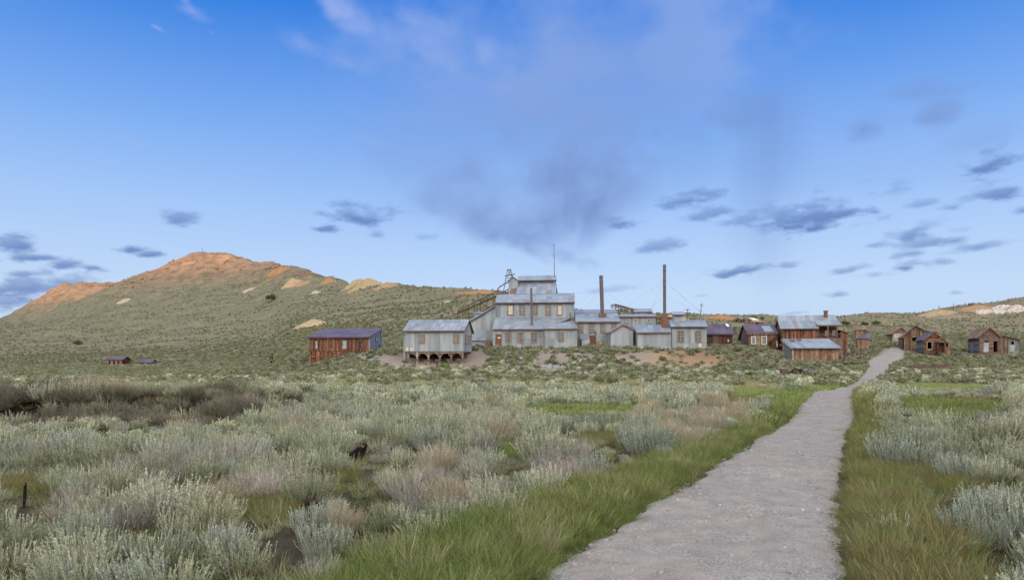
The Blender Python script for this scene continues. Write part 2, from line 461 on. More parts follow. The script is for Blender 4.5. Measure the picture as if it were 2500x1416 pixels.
def bare_mask(x, y, z):
    px, py = proj(x, y, z)
    m = np.zeros_like(px)
    n = tile(NG, x, y, 25.0)
    for (cx, cy, hw, hh, s) in BARE:
        r = np.sqrt(((px - cx) / hw) ** 2 + ((py - cy) / hh) ** 2)
        m = np.maximum(m, s * sstep(1.15, 0.75, r + n * 0.8))
    return np.where((y > 70) & (y < 500), m, 0)


def mesh_np(name, verts, faces, mat, parent=None, smooth=False, tri=False):
    """fast mesh from numpy arrays (faces: (n,4) or (n,3))"""
    me = bpy.data.meshes.new(name)
    v = np.asarray(verts, np.float32); f = np.asarray(faces, np.int32)
    k = f.shape[1]
    me.vertices.add(len(v)); me.vertices.foreach_set('co', v.ravel())
    me.loops.add(f.size); me.loops.foreach_set('vertex_index', f.ravel())
    me.polygons.add(len(f)); me.polygons.foreach_set('loop_start', np.arange(0, f.size, k, dtype=np.int32))
    me.update(calc_edges=True)
    if smooth:
        me.polygons.foreach_set('use_smooth', np.ones(len(f), bool))
    if mat is not None:
        for m in (mat if isinstance(mat, (list, tuple)) else [mat]):
            me.materials.append(m)
    me.validate()
    return me


def link(name, me, parent=None, **props):
    o = bpy.data.objects.new(name, me)
    COL.objects.link(o)
    if parent is not None:
        o.parent = parent
    for k, v in props.items():
        o[k] = v
    return o


# ------------------------------------------------------------------ materials
def material(name, fn, rough=0.8, spec=0.3, metallic=0.0):
    m = bpy.data.materials.new(name)
    m.use_nodes = True
    g = NT(m.node_tree)
    b = m.node_tree.nodes['Principled BSDF']
    b.inputs['Roughness'].default_value = rough
    b.inputs['Specular IOR Level'].default_value = spec
    b.inputs['Metallic'].default_value = metallic
    fn(g, b)
    return m


def bump(g, b, h, strength, dist):
    n = g.new('ShaderNodeBump')
    n.inputs['Strength'].default_value = strength; n.inputs['Distance'].default_value = dist
    g.put(n.inputs['Height'], h)
    g.put(b.inputs['Normal'], n.outputs[0])


def pos(g):
    return g.new('ShaderNodeNewGeometry').outputs['Position']


def rnd(g):
    return g.new('ShaderNodeObjectInfo').outputs['Random']


def attr(g, name, out='Color'):
    n = g.new('ShaderNodeAttribute'); n.attribute_name = name
    return n.outputs[out]


def soil_fn(g, b):
    p = pos(g)
    base = attr(g, 'soil')
    cover = attr(g, 'cover', 'Fac')
    n1 = g.noise(p, 0.9, 5, 0.65); n2 = g.noise(p, 7.0, 4, 0.6); n3 = g.noise(p, 0.05, 4, 0.6)
    v = g.mix(g.math('MULTIPLY', g.math('SUBTRACT', n2, 0.25), 1.2), (0.55, 0.53, 0.5), (1.35, 1.35, 1.35))
    c = g.mix(1.0, base, v, 'MULTIPLY')
    c = g.mix(1.0, c, g.ramp(n3, [(0.3, (0.75, 0.76, 0.74)), (0.7, (1.2, 1.17, 1.12))]), 'MULTIPLY')
    up = g.new('ShaderNodeSeparateXYZ'); g.put(up.inputs[0], p)
    hi = g.math('MULTIPLY', g.math('SUBTRACT', up.outputs[2], 45.0), 0.02)
    hi = g.math('MINIMUM', g.math('MAXIMUM', hi, 0.0), 1.0)
    rk = g.ramp(g.noise(g.mapping(p, (0.05, 0.05, 0.16)), 1.0, 7, 0.72), [(0.36, (0.55, 0.55, 0.56)), (0.48, (0.95, 0.95, 0.95)), (0.66, (1.35, 1.28, 1.2))])
    c = g.mix(hi, c, g.mix(1.0, c, rk, 'MULTIPLY'))
    # low scrub too far off to be told apart
    spots = g.ramp(g.noise(p, 0.33, 5, 0.75), [(0.44, (0, 0, 0)), (0.56, (1, 1, 1))])
    scrub = g.ramp(n1, [(0.3, (0.06, 0.068, 0.036)), (0.75, (0.15, 0.155, 0.09))])
    c = g.mix(g.math('MULTIPLY', spots, cover), c, scrub)
    g.put(b.inputs['Base Color'], c)
    bump(g, b, g.math('ADD', n2, g.math('MULTIPLY', n1, 1.5)), 0.6, 0.12)


M = {}
M['soil'] = material('soil', soil_fn, 0.95, 0.1)


def path_fn(g, b):
    p = pos(g)
    n1 = g.noise(p, 0.55, 4, 0.6); n2 = g.noise(p, 30.0, 3, 0.7); n3 = g.noise(p, 3.2, 4, 0.6)
    c = g.ramp(n1, [(0.28, (0.182, 0.165, 0.150)), (0.42, (0.246, 0.222, 0.20)), (0.55, (0.226, 0.213, 0.198)), (0.75, (0.31, 0.282, 0.252))])
    c = g.mix(1.0, c, g.ramp(n3, [(0.3, (0.82, 0.82, 0.83)), (0.7, (1.15, 1.14, 1.12))]), 'MULTIPLY')
    vo = g.new('ShaderNodeTexVoronoi', feature='F1'); g.put(vo.inputs['Vector'], p); vo.inputs['Scale'].default_value = 42.0
    loose = g.ramp(g.noise(p, 1.1, 5, 0.65), [(0.42, (0, 0, 0)), (0.62, (1, 1, 1))])      # packed dirt against loose gravel
    peb = g.mix(1.0, g.mix(vo.outputs['Color'], (0.55, 0.56, 0.58), (1.5, 1.47, 1.45)), g.ramp(n2, [(0.3, (0.72, 0.72, 0.74)), (0.7, (1.22, 1.22, 1.22))]), 'MULTIPLY')
    c = g.mix(1.0, c, g.mix(g.math('MULTIPLY_ADD', loose, 0.75, 0.12), (1.06, 1.02, 1.0), peb), 'MULTIPLY')
    g.put(b.inputs['Base Color'], c)
    bump(g, b, g.math('SUBTRACT', n2, vo.outputs['Distance']), 0.7, 0.03)


M['path'] = material('gravel_path', path_fn, 0.95, 0.15)

# ------------------------------------------------------------------ ground sheet
def lin(r, g, b):
    f = lambda c: (c / 255 / 12.92) if c / 255 <= 0.04045 else ((c / 255 + 0.055) / 1.055) ** 2.4
    return np.array([f(r), f(g), f(b)])


def ground_colour(x, y, z):
    px, py = proj(x, y, z)
    r = np.hypot(x, y)
    n = tile(NG, x, y, 90.0); n2 = tile(NG, x + 50, y + 80, 300.0)
    front = (y > 1) & (np.abs(px - 1250) < 2200)
    def W(m):
        return np.clip(m, 0, 1)[:, None]
    c = np.tile(np.array([0.06, 0.053, 0.036]), (len(x), 1))                    # meadow litter
    hillc = np.array([0.195, 0.172, 0.12])
    c = c + (hillc - c) * W(sstep(70, 110, r))
    grassb = np.array([0.20, 0.18, 0.085])                                    # dry grass strip at the foot of the hill
    c = c + (grassb - c) * W(sstep(46, 54, y) * sstep(86, 78, y) * (px < 1950) * (0.9 + n))
    # orange upper slopes of the bluff
    hi = sstep(88, 150, z + n * 60 + n2 * 40) * front * (px < 1200)
    c = c + (np.array([0.25, 0.165, 0.115]) - c) * W(hi)
    lo = sstep(300, 420, r) * front * (px > 1500)
    c = c + (np.array([0.27, 0.20, 0.13]) - c) * W(lo * sstep(-.25, .15, n2) * .8)
    b = bare_mask(x, y, z)
    bc = np.array([0.28, 0.23, 0.20]) + (np.array([0.33, 0.215, 0.13]) - np.array([0.28, 0.23, 0.20])) * W(sstep(1560, 1640, px) * sstep(1850, 1760, px))
    c = c + (bc - c) * W(b)
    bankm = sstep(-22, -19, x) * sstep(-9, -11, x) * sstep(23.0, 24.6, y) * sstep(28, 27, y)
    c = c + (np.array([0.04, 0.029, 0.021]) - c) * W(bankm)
    cover = sstep(260, 420, r) * (1 - 0.75 * hi) * np.clip(0.75 + 1.6 * n2 + n, 0, 1) * (1 - b)
    cover = np.where(front, cover, 0.6)
    return np.clip(c, 0.01, 0.9), np.clip(cover, 0, 1)


def build_ground():
    th = np.concatenate([np.radians(np.arange(-46, 46.001, 0.10)), np.radians(np.arange(48, 312.1, 3.0))])
    th = np.unique(np.round(th, 6))
    rr = np.concatenate([[0.4, 1.2, 2.0], np.exp(np.linspace(math.log(2.8), math.log(60), 95)), np.exp(np.linspace(math.log(62), math.log(1900), 175)),
                         np.exp(np.linspace(math.log(2000), math.log(11500), 30))])
    R, T = np.meshgrid(rr, th, indexing='ij')
    x = (R * np.sin(T)).ravel(); y = (R * np.cos(T)).ravel()
    z = H(x, y)
    nr, nt = len(rr), len(th)
    idx = np.arange(nr * nt).reshape(nr, nt)
    nxt = np.roll(idx, -1, axis=1)
    f = np.stack([idx[:-1], idx[1:], nxt[1:], nxt[:-1]], -1).reshape(-1, 4)[:, ::-1]
    me = mesh_np('ground', np.stack([x, y, z], 1), f, M['soil'], smooth=True)
    col, cov = ground_colour(x, y, z)
    a = me.attributes.new('soil', 'FLOAT_COLOR', 'POINT')
    a.data.foreach_set('color', np.concatenate([col, np.ones((len(col), 1))], 1).astype(np.float32).ravel())
    a = me.attributes.new('cover', 'FLOAT', 'POINT'); a.data.foreach_set('value', cov.astype(np.float32))
    link('ground', me, kind='structure')


def build_path():
    n, m = 260, 16
    s = np.linspace(0, 1, n) ** 1.0
    k = np.linspace(0, 1, len(PL)); 
    L = np.stack([np.interp(s, k, PLn[:, i]) for i in (0, 1)], 1); Rr = np.stack([np.interp(s, k, PRn[:, i]) for i in (0, 1)], 1)
    for A in (L, Rr):          # soften the corners
        for _ in range(16):
            A[1:-1] = (A[:-2] + 2 * A[1:-1] + A[2:]) / 4
    wob = tile(NG, L[:, 1], L[:, 1] * 0 + 5, 2.2) * 0.5
    L[:, 0] += wob - .06; Rr[:, 0] += .06 - wob * .7
    t = np.linspace(0, 1, m)[None, :, None]
    Q = L[:, None] * (1 - t) + Rr[:, None] * t
    x, y = Q[..., 0].ravel(), Q[..., 1].ravel()
    edge = np.tile(np.where((np.arange(m) == 0) | (np.arange(m) == m - 1), -0.05, 0.0), n)
    crown = np.tile(0.05 * np.sin(np.linspace(0, math.pi, m)), n)
    z = H(x, y) + 0.03 + edge + crown + tile(NF, x, y, 9.0) * 0.02
    idx = np.arange(n * m).reshape(n, m)
    f = np.stack([idx[:-1, :-1], idx[:-1, 1:], idx[1:, 1:], idx[1:, :-1]], -1).reshape(-1, 4)
    link('path', mesh_np('path', np.stack([x, y, z], 1), f, M['path'], smooth=True), kind='structure')

# ------------------------------------------------------------------ materials of the buildings
def wood_fn(stops, streak=0.68):
    def fn(g, b):
        p = pos(g)
        c = g.ramp(rnd(g), stops)
        off = g.new('ShaderNodeVectorMath', operation='ADD'); g.put(off.inputs[0], g.mapping(p, (9.0, 9.0, 0.7)))
        cx = g.new('ShaderNodeCombineXYZ'); g.put(cx.inputs[0], g.math('MULTIPLY', rnd(g), 91.0)); g.put(off.inputs[1], cx.outputs[0])
        n = g.noise(off.outputs[0], 1.0, 5, 0.7)
        lo = 1.0 - streak
        c = g.mix(1.0, c, g.ramp(n, [(0.28, (lo, lo * .93, lo * .88)), (0.5, (0.95, 0.94, 0.93)), (0.75, (1.55, 1.48, 1.42))]), 'MULTIPLY')
        k = g.ramp(g.noise(g.mapping(p, (1.5, 1.5, 1.2)), 1.0, 3, 0.6), [(0.35, (0.7, 0.68, 0.66)), (0.65, (1.12, 1.12, 1.12))])
        g.put(b.inputs['Base Color'], g.mix(1.0, c, k, 'MULTIPLY'))
        bump(g, b, n, 0.5, 0.02)
    return fn


M['wood_red'] = material('weathered_red_brown_wood', wood_fn([(0.0, (0.059, 0.022, 0.013)), (0.25, (0.145, 0.058, 0.032)), (0.5, (0.205, 0.090, 0.049)), (0.75, (0.106, 0.044, 0.025)), (1.0, (0.282, 0.147, 0.086))]), 0.8)
M['wood_tan'] = material('weathered_tan_wood', wood_fn([(0.0, (0.079, 0.041, 0.025)), (0.3, (0.220, 0.130, 0.077)), (0.6, (0.283, 0.183, 0.116)), (0.8, (0.146, 0.082, 0.049)), (1.0, (0.324, 0.229, 0.156))]), 0.8)
M['wood_dull'] = material('weathered_dull_brown_wood', wood_fn([(0.0, (0.068, 0.044, 0.034)), (0.4, (0.137, 0.091, 0.069)), (0.7, (0.172, 0.118, 0.092)), (1.0, (0.110, 0.078, 0.066))]), 0.8)
M['wood_grey'] = material('weathered_grey_wood', wood_fn([(0.0, (0.111, 0.111, 0.118)), (0.5, (0.185, 0.185, 0.192)), (1.0, (0.252, 0.244, 0.237))]), 0.8)
M['wood_dark'] = material('dark_red_wood', wood_fn([(0.0, (0.043, 0.013, 0.010)), (0.6, (0.075, 0.023, 0.017)), (0.92, (0.100, 0.034, 0.025)), (1.0, (0.190, 0.087, 0.058))]), 0.75)
M['wood_black'] = material('tarred_dark_siding', wood_fn([(0.0, (0.045, 0.045, 0.055)), (0.6, (0.09, 0.09, 0.105)), (1.0, (0.17, 0.165, 0.18))]), 0.8)
M['wood_cream'] = material('pale_wood', wood_fn([(0.0, (0.281, 0.229, 0.163)), (1.0, (0.385, 0.333, 0.252))], 0.3), 0.8)
M['timber'] = material('old_timber', wood_fn([(0.0, (0.064, 0.047, 0.039)), (0.5, (0.115, 0.084, 0.070)), (1.0, (0.181, 0.142, 0.120))], 0.4), 0.85)
M['timber_pale'] = material('pale_old_timber', wood_fn([(0.0, (0.122, 0.089, 0.074)), (0.5, (0.218, 0.160, 0.133)), (1.0, (0.344, 0.270, 0.228))], 0.4), 0.85)
M['timber_dark'] = material('old_dark_timber', wood_fn([(0.0, (0.05, 0.035, 0.03)), (1.0, (0.13, 0.085, 0.065))], 0.4), 0.85)


def metal_fn(stops, rust=0.5, streak=(2.2, 2.2, 0.25)):
    def fn(g, b):
        p = pos(g)
        c = g.ramp(rnd(g), stops)
        n = g.noise(g.mapping(p, streak), 1.0, 5, 0.65)
        n2 = g.noise(p, 0.6, 4, 0.6)
        c = g.mix(1.0, c, g.ramp(n, [(0.3, (0.76, 0.77, 0.78)), (0.7, (1.14, 1.14, 1.13))]), 'MULTIPLY')
        r = g.math('MULTIPLY', g.ramp(g.math('MULTIPLY', n, n2), [(0.29, (0, 0, 0)), (0.42, (1, 1, 1))]), rust)
        c = g.mix(r, c, (0.27, 0.17, 0.115))
        g.put(b.inputs['Base Color'], c)
        # ribs of the corrugated sheet
        w = g.new('ShaderNodeTexWave', wave_type='BANDS', bands_direction='X'); g.put(w.inputs[0], p); w.inputs['Scale'].default_value = 3.2
        bump(g, b, g.math('ADD', w.outputs['Fac'], g.math('MULTIPLY', n, .5)), 0.25, 0.03)
    return fn


WALLM = [(0.0, (0.170, 0.191, 0.202)), (0.4, (0.227, 0.250, 0.263)), (0.8, (0.282, 0.301, 0.315)), (1.0, (0.202, 0.227, 0.244))]
M['metal_wall'] = material('grey_sheet_siding', metal_fn(WALLM, 0.5), 0.55, 0.4, 0.15)
ROOFM = [(0.0, (0.154, 0.178, 0.217)), (0.35, (0.203, 0.234, 0.276)), (0.75, (0.238, 0.269, 0.308)), (0.88, (0.189, 0.213, 0.252)), (1.0, (0.175, 0.150, 0.164))]
M['metal_roof'] = material('grey_sheet_roofing', metal_fn(ROOFM, 0.55, (0.8, 0.8, 0.8)), 0.5, 0.45, 0.2)
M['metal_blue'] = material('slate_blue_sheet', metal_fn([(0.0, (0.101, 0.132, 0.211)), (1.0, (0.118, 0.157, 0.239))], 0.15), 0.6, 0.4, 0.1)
M['roof_purple'] = material('purple_tar_paper', metal_fn([(0.0, (0.062, 0.049, 0.080)), (0.6, (0.078, 0.063, 0.103)), (1.0, (0.087, 0.072, 0.110))], 0.12, (0.389, 0.389, 0.389)), 0.75, 0.3)
M['roof_wood'] = material('old_shingle_roof', wood_fn([(0.0, (0.096, 0.063, 0.044)), (0.6, (0.170, 0.115, 0.081)), (1.0, (0.244, 0.163, 0.118))], 0.4), 0.85)


def plain(name, col, rough=0.7, spec=0.3, metal=0.0, var=0.25, sc=3.0):
    def fn(g, b):
        n = g.noise(pos(g), sc, 4, 0.65)
        c = g.mix(1.0, col, g.ramp(n, [(0.3, (1 - var,) * 3), (0.7, (1 + var,) * 3)]), 'MULTIPLY')
        g.put(b.inputs['Base Color'], c)
        bump(g, b, n, 0.3, 0.02)
    return material(name, fn, rough, spec, metal)


M['trim'] = plain('brown_trim_paint', (0.136, 0.066, 0.044))
M['trim_dark'] = plain('dark_eave_board', (0.06, 0.035, 0.03))
M['frame'] = plain('red_brown_window_frame', (0.139, 0.070, 0.045))
M['sash'] = plain('cream_sash_paint', (0.459, 0.414, 0.340), var=0.12)
M['white'] = plain('old_white_paint', (0.488, 0.474, 0.444), var=0.15)
M['glass'] = plain('dark_window_glass', (0.018, 0.022, 0.026), 0.12, 0.6, 0, .2)
M['glass_pale'] = plain('pale_window_glass', (0.266, 0.281, 0.281), 0.25, 0.5, 0, .35, 2.0)  # pale mottled grey for panes and boards
M['blind'] = plain('papered_window', (0.444, 0.392, 0.311), 0.6, 0.2, 0, .3, 6.0)
M['dark'] = plain('dark_inside_boards', (0.03, 0.024, 0.02), 0.9, 0.1)
M['rust'] = plain('rusted_iron', (0.145, 0.075, 0.06), 0.8, 0.3, 0.2, .4)
M['stack'] = plain('grey_purple_iron_stack', (0.100, 0.078, 0.085), 0.65, 0.4, 0.2, .3, 1.5)
M['rust_base'] = plain('rusty_brown_base', (0.130, 0.078, 0.056), 0.85, 0.2, 0.0, .5, 2.5)
M['tank'] = plain('purple_brown_rusted_tank', (0.135, 0.08, 0.078), 0.75, 0.3, 0.2, .3)
M['door'] = plain('red_brown_door', (0.15, 0.055, 0.03), 0.7)
M['brick'] = plain('old_brick', (0.166, 0.075, 0.050), 0.9, 0.2, 0, .4, 8)
M['stone'] = plain('grey_pink_stone', (0.244, 0.207, 0.196), 0.95, 0.15, 0, .35, 3)
M['stone_dark'] = plain('grey_rubble', (0.222, 0.211, 0.215), 0.95, 0.15, 0, .4, 3)
M['stone_pale'] = plain('pale_quarry_rock', (0.414, 0.363, 0.311), 0.95, 0.15, 0, .3, 3)
M['black'] = plain('charred_black_wood', (0.012, 0.009, 0.008), 0.9, 0.1)
M['pole'] = plain('pole_wood', (0.13, 0.10, 0.085), 0.9, 0.2)
M['wire'] = plain('iron_wire', (0.22, 0.22, 0.23), 0.5, 0.4)
M['yellow'] = plain('yellow_paint', (0.75, 0.55, 0.06), 0.6)


def heap_fn(col):
    def fn(g, b):
        p = pos(g)
        n = g.noise(p, 0.5, 5, 0.65); n2 = g.noise(p, 4.0, 3, 0.6)
        c = g.mix(1.0, col, g.ramp(n, [(0.3, (0.8, 0.78, 0.76)), (0.7, (1.15, 1.15, 1.15))]), 'MULTIPLY')
        g.put(b.inputs['Base Color'], g.mix(1.0, c, g.ramp(n2, [(0.3, (0.85,) * 3), (0.7, (1.12,) * 3)]), 'MULTIPLY'))
        bump(g, b, g.math('ADD', n2, n), 0.5, 0.15)
    return fn


for nm, col in dict(heap_tan=(0.320, 0.232, 0.144), heap_yellow=(0.272, 0.208, 0.116), heap_orange=(0.272, 0.144, 0.068), heap_pale=(0.320, 0.264, 0.208), heap_pink=(0.288, 0.232, 0.200), heap_brown=(0.264, 0.172, 0.104)).items():
    M[nm] = material('spoil_' + nm[5:], heap_fn(col), 0.95, 0.1)

# ------------------------------------------------------------------ building blocks
_unit = {}


def unit_cube(mat):
    k = mat.name
    if k not in _unit:
        v = [(x, y, z) for x in (-.5, .5) for y in (-.5, .5) for z in (-.5, .5)]
        f = [(0, 1, 3, 2), (4, 6, 7, 5), (0, 4, 5, 1), (2, 3, 7, 6), (0, 2, 6, 4), (1, 5, 7, 3)]
        me = bpy.data.meshes.new('board'); me.from_pydata(v, [], f); me.materials.append(mat); me.update()
        _unit[k] = me
    return _unit[k]


_cyl = {}


def unit_cyl(mat, n=14, r1=1.0):
    k = (mat.name, n, r1)
    if k not in _cyl:
        v = [(math.cos(2 * math.pi * i / n) * (1 if j == 0 else r1), math.sin(2 * math.pi * i / n) * (1 if j == 0 else r1), j) for j in (0, 1) for i in range(n)]
        f = [(i, (i + 1) % n, n + (i + 1) % n, n + i) for i in range(n)] + [tuple(range(n))[::-1], tuple(range(n, 2 * n))]
        me = bpy.data.meshes.new('pipe'); me.from_pydata(v, [], f); me.materials.append(mat); me.update()
        me.polygons.foreach_set('use_smooth', [True] * n + [False, False])
        _cyl[k] = me
    return _cyl[k]


def mo(name, parent, verts, faces, mat, **props):
    me = bpy.data.meshes.new(name); me.from_pydata([tuple(v) for v in verts], [], faces); me.materials.append(mat); me.update()
    return link(name, me, parent, **props)


def thing(name, label, cat, loc=(0, 0, 0), rz=0.0, group=None):
    o = link(name, None)
    o.location = loc; o.rotation_euler = (0, 0, rz); o.empty_display_size = 0.5
    o['label'] = label; o['category'] = cat
    if group:
        o['group'] = group
    return o


def tag(o, label, cat, group=None, kind=None):
    o['label'] = label; o['category'] = cat
    if group:
        o['group'] = group
    if kind:
        o['kind'] = kind
    return o


def cube(name, parent, c, size, mat, rot=None):
    o = link(name, unit_cube(mat), parent)
    o.location = c; o.scale = size
    if rot is not None:
        o.rotation_euler = rot
    return o


def bar(name, parent, a, b, w, mat, d=None):
    a = Vector(a); b = Vector(b); v = b - a
    o = link(name, unit_cube(mat), parent)
    o.location = (a + b) / 2
    up = 'Y' if abs(v.normalized().y) < 0.9 else 'X'
    o.rotation_euler = v.to_track_quat('Z', up).to_euler()
    o.scale = (w, d or w, v.length)
    return o


def pipe(name, parent, a, b, r, mat, n=14, r1=1.0):
    a = Vector(a); b = Vector(b); v = b - a
    o = link(name, unit_cyl(mat, n, r1), parent)
    o.location = a; o.rotation_euler = v.to_track_quat('Z', 'Y').to_euler(); o.scale = (r, r, v.length)
    return o


BF = [(0, 1, 3, 2), (4, 6, 7, 5), (0, 4, 5, 1), (2, 3, 7, 6), (0, 2, 6, 4), (1, 5, 7, 3)]


class Boxes:
    """several boxes in a wall's own frame, joined into one part"""
    def __init__(s, o, u, n):
        s.o, s.u, s.n = Vector(o), Vector(u).normalized(), Vector(n).normalized(); s.v = []; s.f = []

    def add(s, t0, t1, z0, z1, n0, n1):
        b = len(s.v)
        for t in (t0, t1):
            for nn in (n0, n1):
                for z in (z0, z1):
                    s.v.append(s.o + s.u * t + s.n * nn + Vector((0, 0, z)))
        s.f += [tuple(b + i for i in q) for q in BF]
        return s

    def make(s, name, parent, mat):
        return mo(name, parent, s.v, s.f, mat)


def top_at(top, t):
    for (a, za), (b, zb) in zip(top, top[1:]):
        if t <= b + 1e-6:
            return za + (zb - za) * (t - a) / max(b - a, 1e-6)
    return top[-1][1]


def wall(th, p0, p1, zb, top, mat, pw=0.3, holes=(), orient='v', piece='plank', proud=0.03, jag=0.0, split=None, core=None, gap=0.012, label=None):
    """a wall from p0 to p1 (outside on the right hand): backing sheet with separate boards on it"""
    p0 = Vector((p0[0], p0[1], 0)); p1 = Vector((p1[0], p1[1], 0))
    u = p1 - p0; L = u.length; u.normalize(); n = Vector((u.y, -u.x, 0))
    ang = math.atan2(u.y, u.x)
    if not isinstance(top, (list, tuple)):
        top = [(0, top), (L, top)]
    cuts = {0.0, L}
    for h in holes:
        cuts |= {max(0, h[0]), min(L, h[1])}
    for t, _ in top:
        cuts.add(min(max(t, 0), L))
    base = sorted(cuts)
    if piece == 'panel':
        gap = max(gap, 0.05)
        proud = max(proud, 0.035)
    fine = []
    if orient == 'v':
        for a, b in zip(base, base[1:]):
            if b - a < 0.01:
                continue
            k = max(1, round((b - a) / pw))
            e = [a + (b - a) * i / k + (random.uniform(-.2, .2) * pw if 0 < i < k else 0) for i in range(k + 1)]
            fine += list(zip(e, e[1:]))
    else:
        fine = [(a, b) for a, b in zip(base, base[1:]) if b - a > 0.01]
    # backing
    cv, cf = [], []
    for a, b in zip(base, base[1:]):
        if b - a < 0.005:
            continue
        spans = [(zb, None)]
        for h in holes:
            if h[0] <= a + 1e-4 and h[1] >= b - 1e-4:
                (z0, _) = spans.pop()
                spans += [(z0, h[2]), (h[3], None)]
        for z0, z1 in spans:
            za = top_at(top, a + 1e-4) if z1 is None else z1; zc = top_at(top, b - 1e-4) if z1 is None else z1
            if max(za, zc) - z0 < 0.01:
                continue
            q = len(cv)
            for (t, zt) in ((a, za), (b, zc)):
                for nn in (-0.05, 0.0):
                    for z in (z0, zt):
                        cv.append(p0 + u * t + n * nn + Vector((0, 0, z)))
            cf += [tuple(q + i for i in r) for r in BF]
    w = mo('wall', th, cv, cf, core or mat)
    if label:
        w['label'] = label

    def prism(a, b, z0, za, zc, out):
        vs = []
        for (t, zt) in ((a, za), (b, zc)):
            for nn in (0.001, out):
                for z in (z0, zt):
                    vs.append(p0 + u * t + n * nn + Vector((0, 0, z)))
        mo(piece, w, vs, BF, mat)

    def rect(a, b, z0, z1, out):
        o = link(piece, unit_cube(mat), w)
        c = p0 + u * ((a + b) / 2) + n * (out / 2 + 0.0005)
        o.location = (c.x, c.y, (z0 + z1) / 2); o.scale = (b - a, out, z1 - z0); o.rotation_euler = (0, 0, ang)

    if orient == 'v':
        for a, b in fine:
            spans = [(zb, None)]
            for h in holes:
                if h[0] <= a + 1e-3 and h[1] >= b - 1e-3:
                    z0, _ = spans.pop(); spans += [(z0, h[2]), (h[3], None)]
            if split is not None:
                s2 = []
                for z0, z1 in spans:
                    zt = z1 if z1 is not None else 99
                    if z0 < split - .05 and zt > split + .05:
                        s2 += [(z0, split + random.uniform(-.04, .04)), (split + 0.05, z1)]
                    else:
                        s2.append((z0, z1))
                spans = s2
            a2, b2 = a + gap / 2, b - gap / 2
            for z0, z1 in spans:
                za = top_at(top, a2) if z1 is None else z1; zc = top_at(top, b2) if z1 is None else z1
                if min(za, zc) - z0 < 0.03:
                    continue
                zz = z0 + (random.uniform(-jag, jag) if z0 > zb + .01 or jag else 0)
                out = proud * random.uniform(0.6, 1.4)
                if abs(za - zc) < 1e-3:
                    rect(a2, b2, zz, za, out)
                else:
                    prism(a2, b2, zz, za, zc, out)
    else:
        zmax = max(z for _, z in top)
        z = zb
        while z < zmax - 0.05:
            z1 = min(z + pw, zmax); zm = (z + z1) / 2
            ts = np.linspace(0, L, 400); ok = np.array([top_at(top, t) >= z1 - pw * .35 for t in ts])
            if ok.any():
                lo, hi = ts[ok][0], ts[ok][-1]
                segs = [(lo, hi)]
                for h in holes:
                    if h[2] < zm < h[3]:
                        ns = []
                        for a, b in segs:
                            if h[1] <= a or h[0] >= b:
                                ns.append((a, b))
                            else:
                                if h[0] - a > .02: ns.append((a, h[0]))
                                if b - h[1] > .02: ns.append((h[1], b))
                        segs = ns
                for a, b in segs:
                    rect(a, b, z + 0.008, z1 - 0.004, proud * random.uniform(.7, 1.3))
            z = z1
    return w


def roof(th, e0, e1, r1, r0, mat, sw=0.9, rows=2, thick=0.07, piece='roof_sheet', edge=None, core=None, label=None, up=0.035):
    """one roof slope: eave e0-e1, upper edge r0-r1, with separate sheets laid on it"""
    e0, e1, r0, r1 = map(Vector, (e0, e1, r0, r1))
    n = (e1 - e0).cross(r0 - e0).normalized()
    if n.z < 0:
        n = -n
    q = [e0, e1, r1, r0]
    vs = [p - n * thick for p in q] + q
    fs = [(3, 2, 1, 0), (4, 5, 6, 7), (0, 1, 5, 4), (1, 2, 6, 5), (2, 3, 7, 6), (3, 0, 4, 7)]
    o = mo('roof', th, vs, fs, core or mat)
    if label:
        o['label'] = label
    if sw:
        k = max(1, round((e1 - e0).length / sw))
        for j in range(rows):
            v0, v1 = j / rows, (j + 1) / rows
            sh = random.uniform(-.3, .3) / k if j else 0
            us = [0.0] + [min(max((i + sh + random.uniform(-.12, .12)) / k, 0.01), .99) for i in range(1, k)] + [1.0]
            for a, b in zip(us, us[1:]):
                if b - a < .004:
                    continue
                pt = lambda s, t: (e0 * (1 - s) + e1 * s) * (1 - t) + (r0 * (1 - s) + r1 * s) * t
                h0 = up * random.uniform(.5, 1.0) + 0.018 * (rows - j); g = 0.0015
                low = v0 - (0.02 if j else 0)
                c = [pt(a + g, low), pt(b - g, low), pt(b - g, v1), pt(a + g, v1)]
                mo(piece, o, [p + n * 0.002 for p in c] + [p + n * h0 for p in c], fs, mat)
    if edge:
        w = 0.14
        d = Vector((0, 0, -w / 2 - 0.02))
        bar('eave_board', th, e0 + d, e1 + d, 0.05, edge, w)
    return o


def window(th, o, u, n, w, h, cols=3, rows=4, fr=0.12, fm=None, sm=None, gm=None, sashw=0.055):
    """window standing proud on a wall: frame > sash, glass; o = lower left corner"""
    fm = fm or M['frame']; sm = sm or M['sash']; gm = gm or M['glass']
    B = Boxes(o, u, n)
    B.add(-fr, 0, -fr, h + fr, 0.0, 0.13).add(w, w + fr, -fr, h + fr, 0.0, 0.13).add(0, w, h, h + fr, 0.0, 0.132).add(-0.0, w, -fr, 0, 0.0, 0.15)
    f = B.make('window', th, fm)
    B = Boxes(o, u, n)
    s = sashw
    B.add(0, s, 0, h, 0.03, 0.09).add(w - s, w, 0, h, 0.03, 0.09).add(s, w - s, 0, s, 0.03, 0.09).add(s, w - s, h - s, h, 0.03, 0.09)
    for i in range(1, cols):
        t = s + (w - 2 * s) * i / cols
        B.add(t - s * .38, t + s * .38, s, h - s, 0.04, 0.085)
    for j in range(1, rows):
        z = h * j / rows
        k = s * (.6 if j * 2 == rows else .38)
        B.add(s, w - s, z - k, z + k, 0.042, 0.088)
    B.make('sash', f, sm)
    Boxes(o, u, n).add(0.01, w - 0.01, 0.01, h - 0.01, 0.025, 0.055).make('pane', f, gm)
    return f


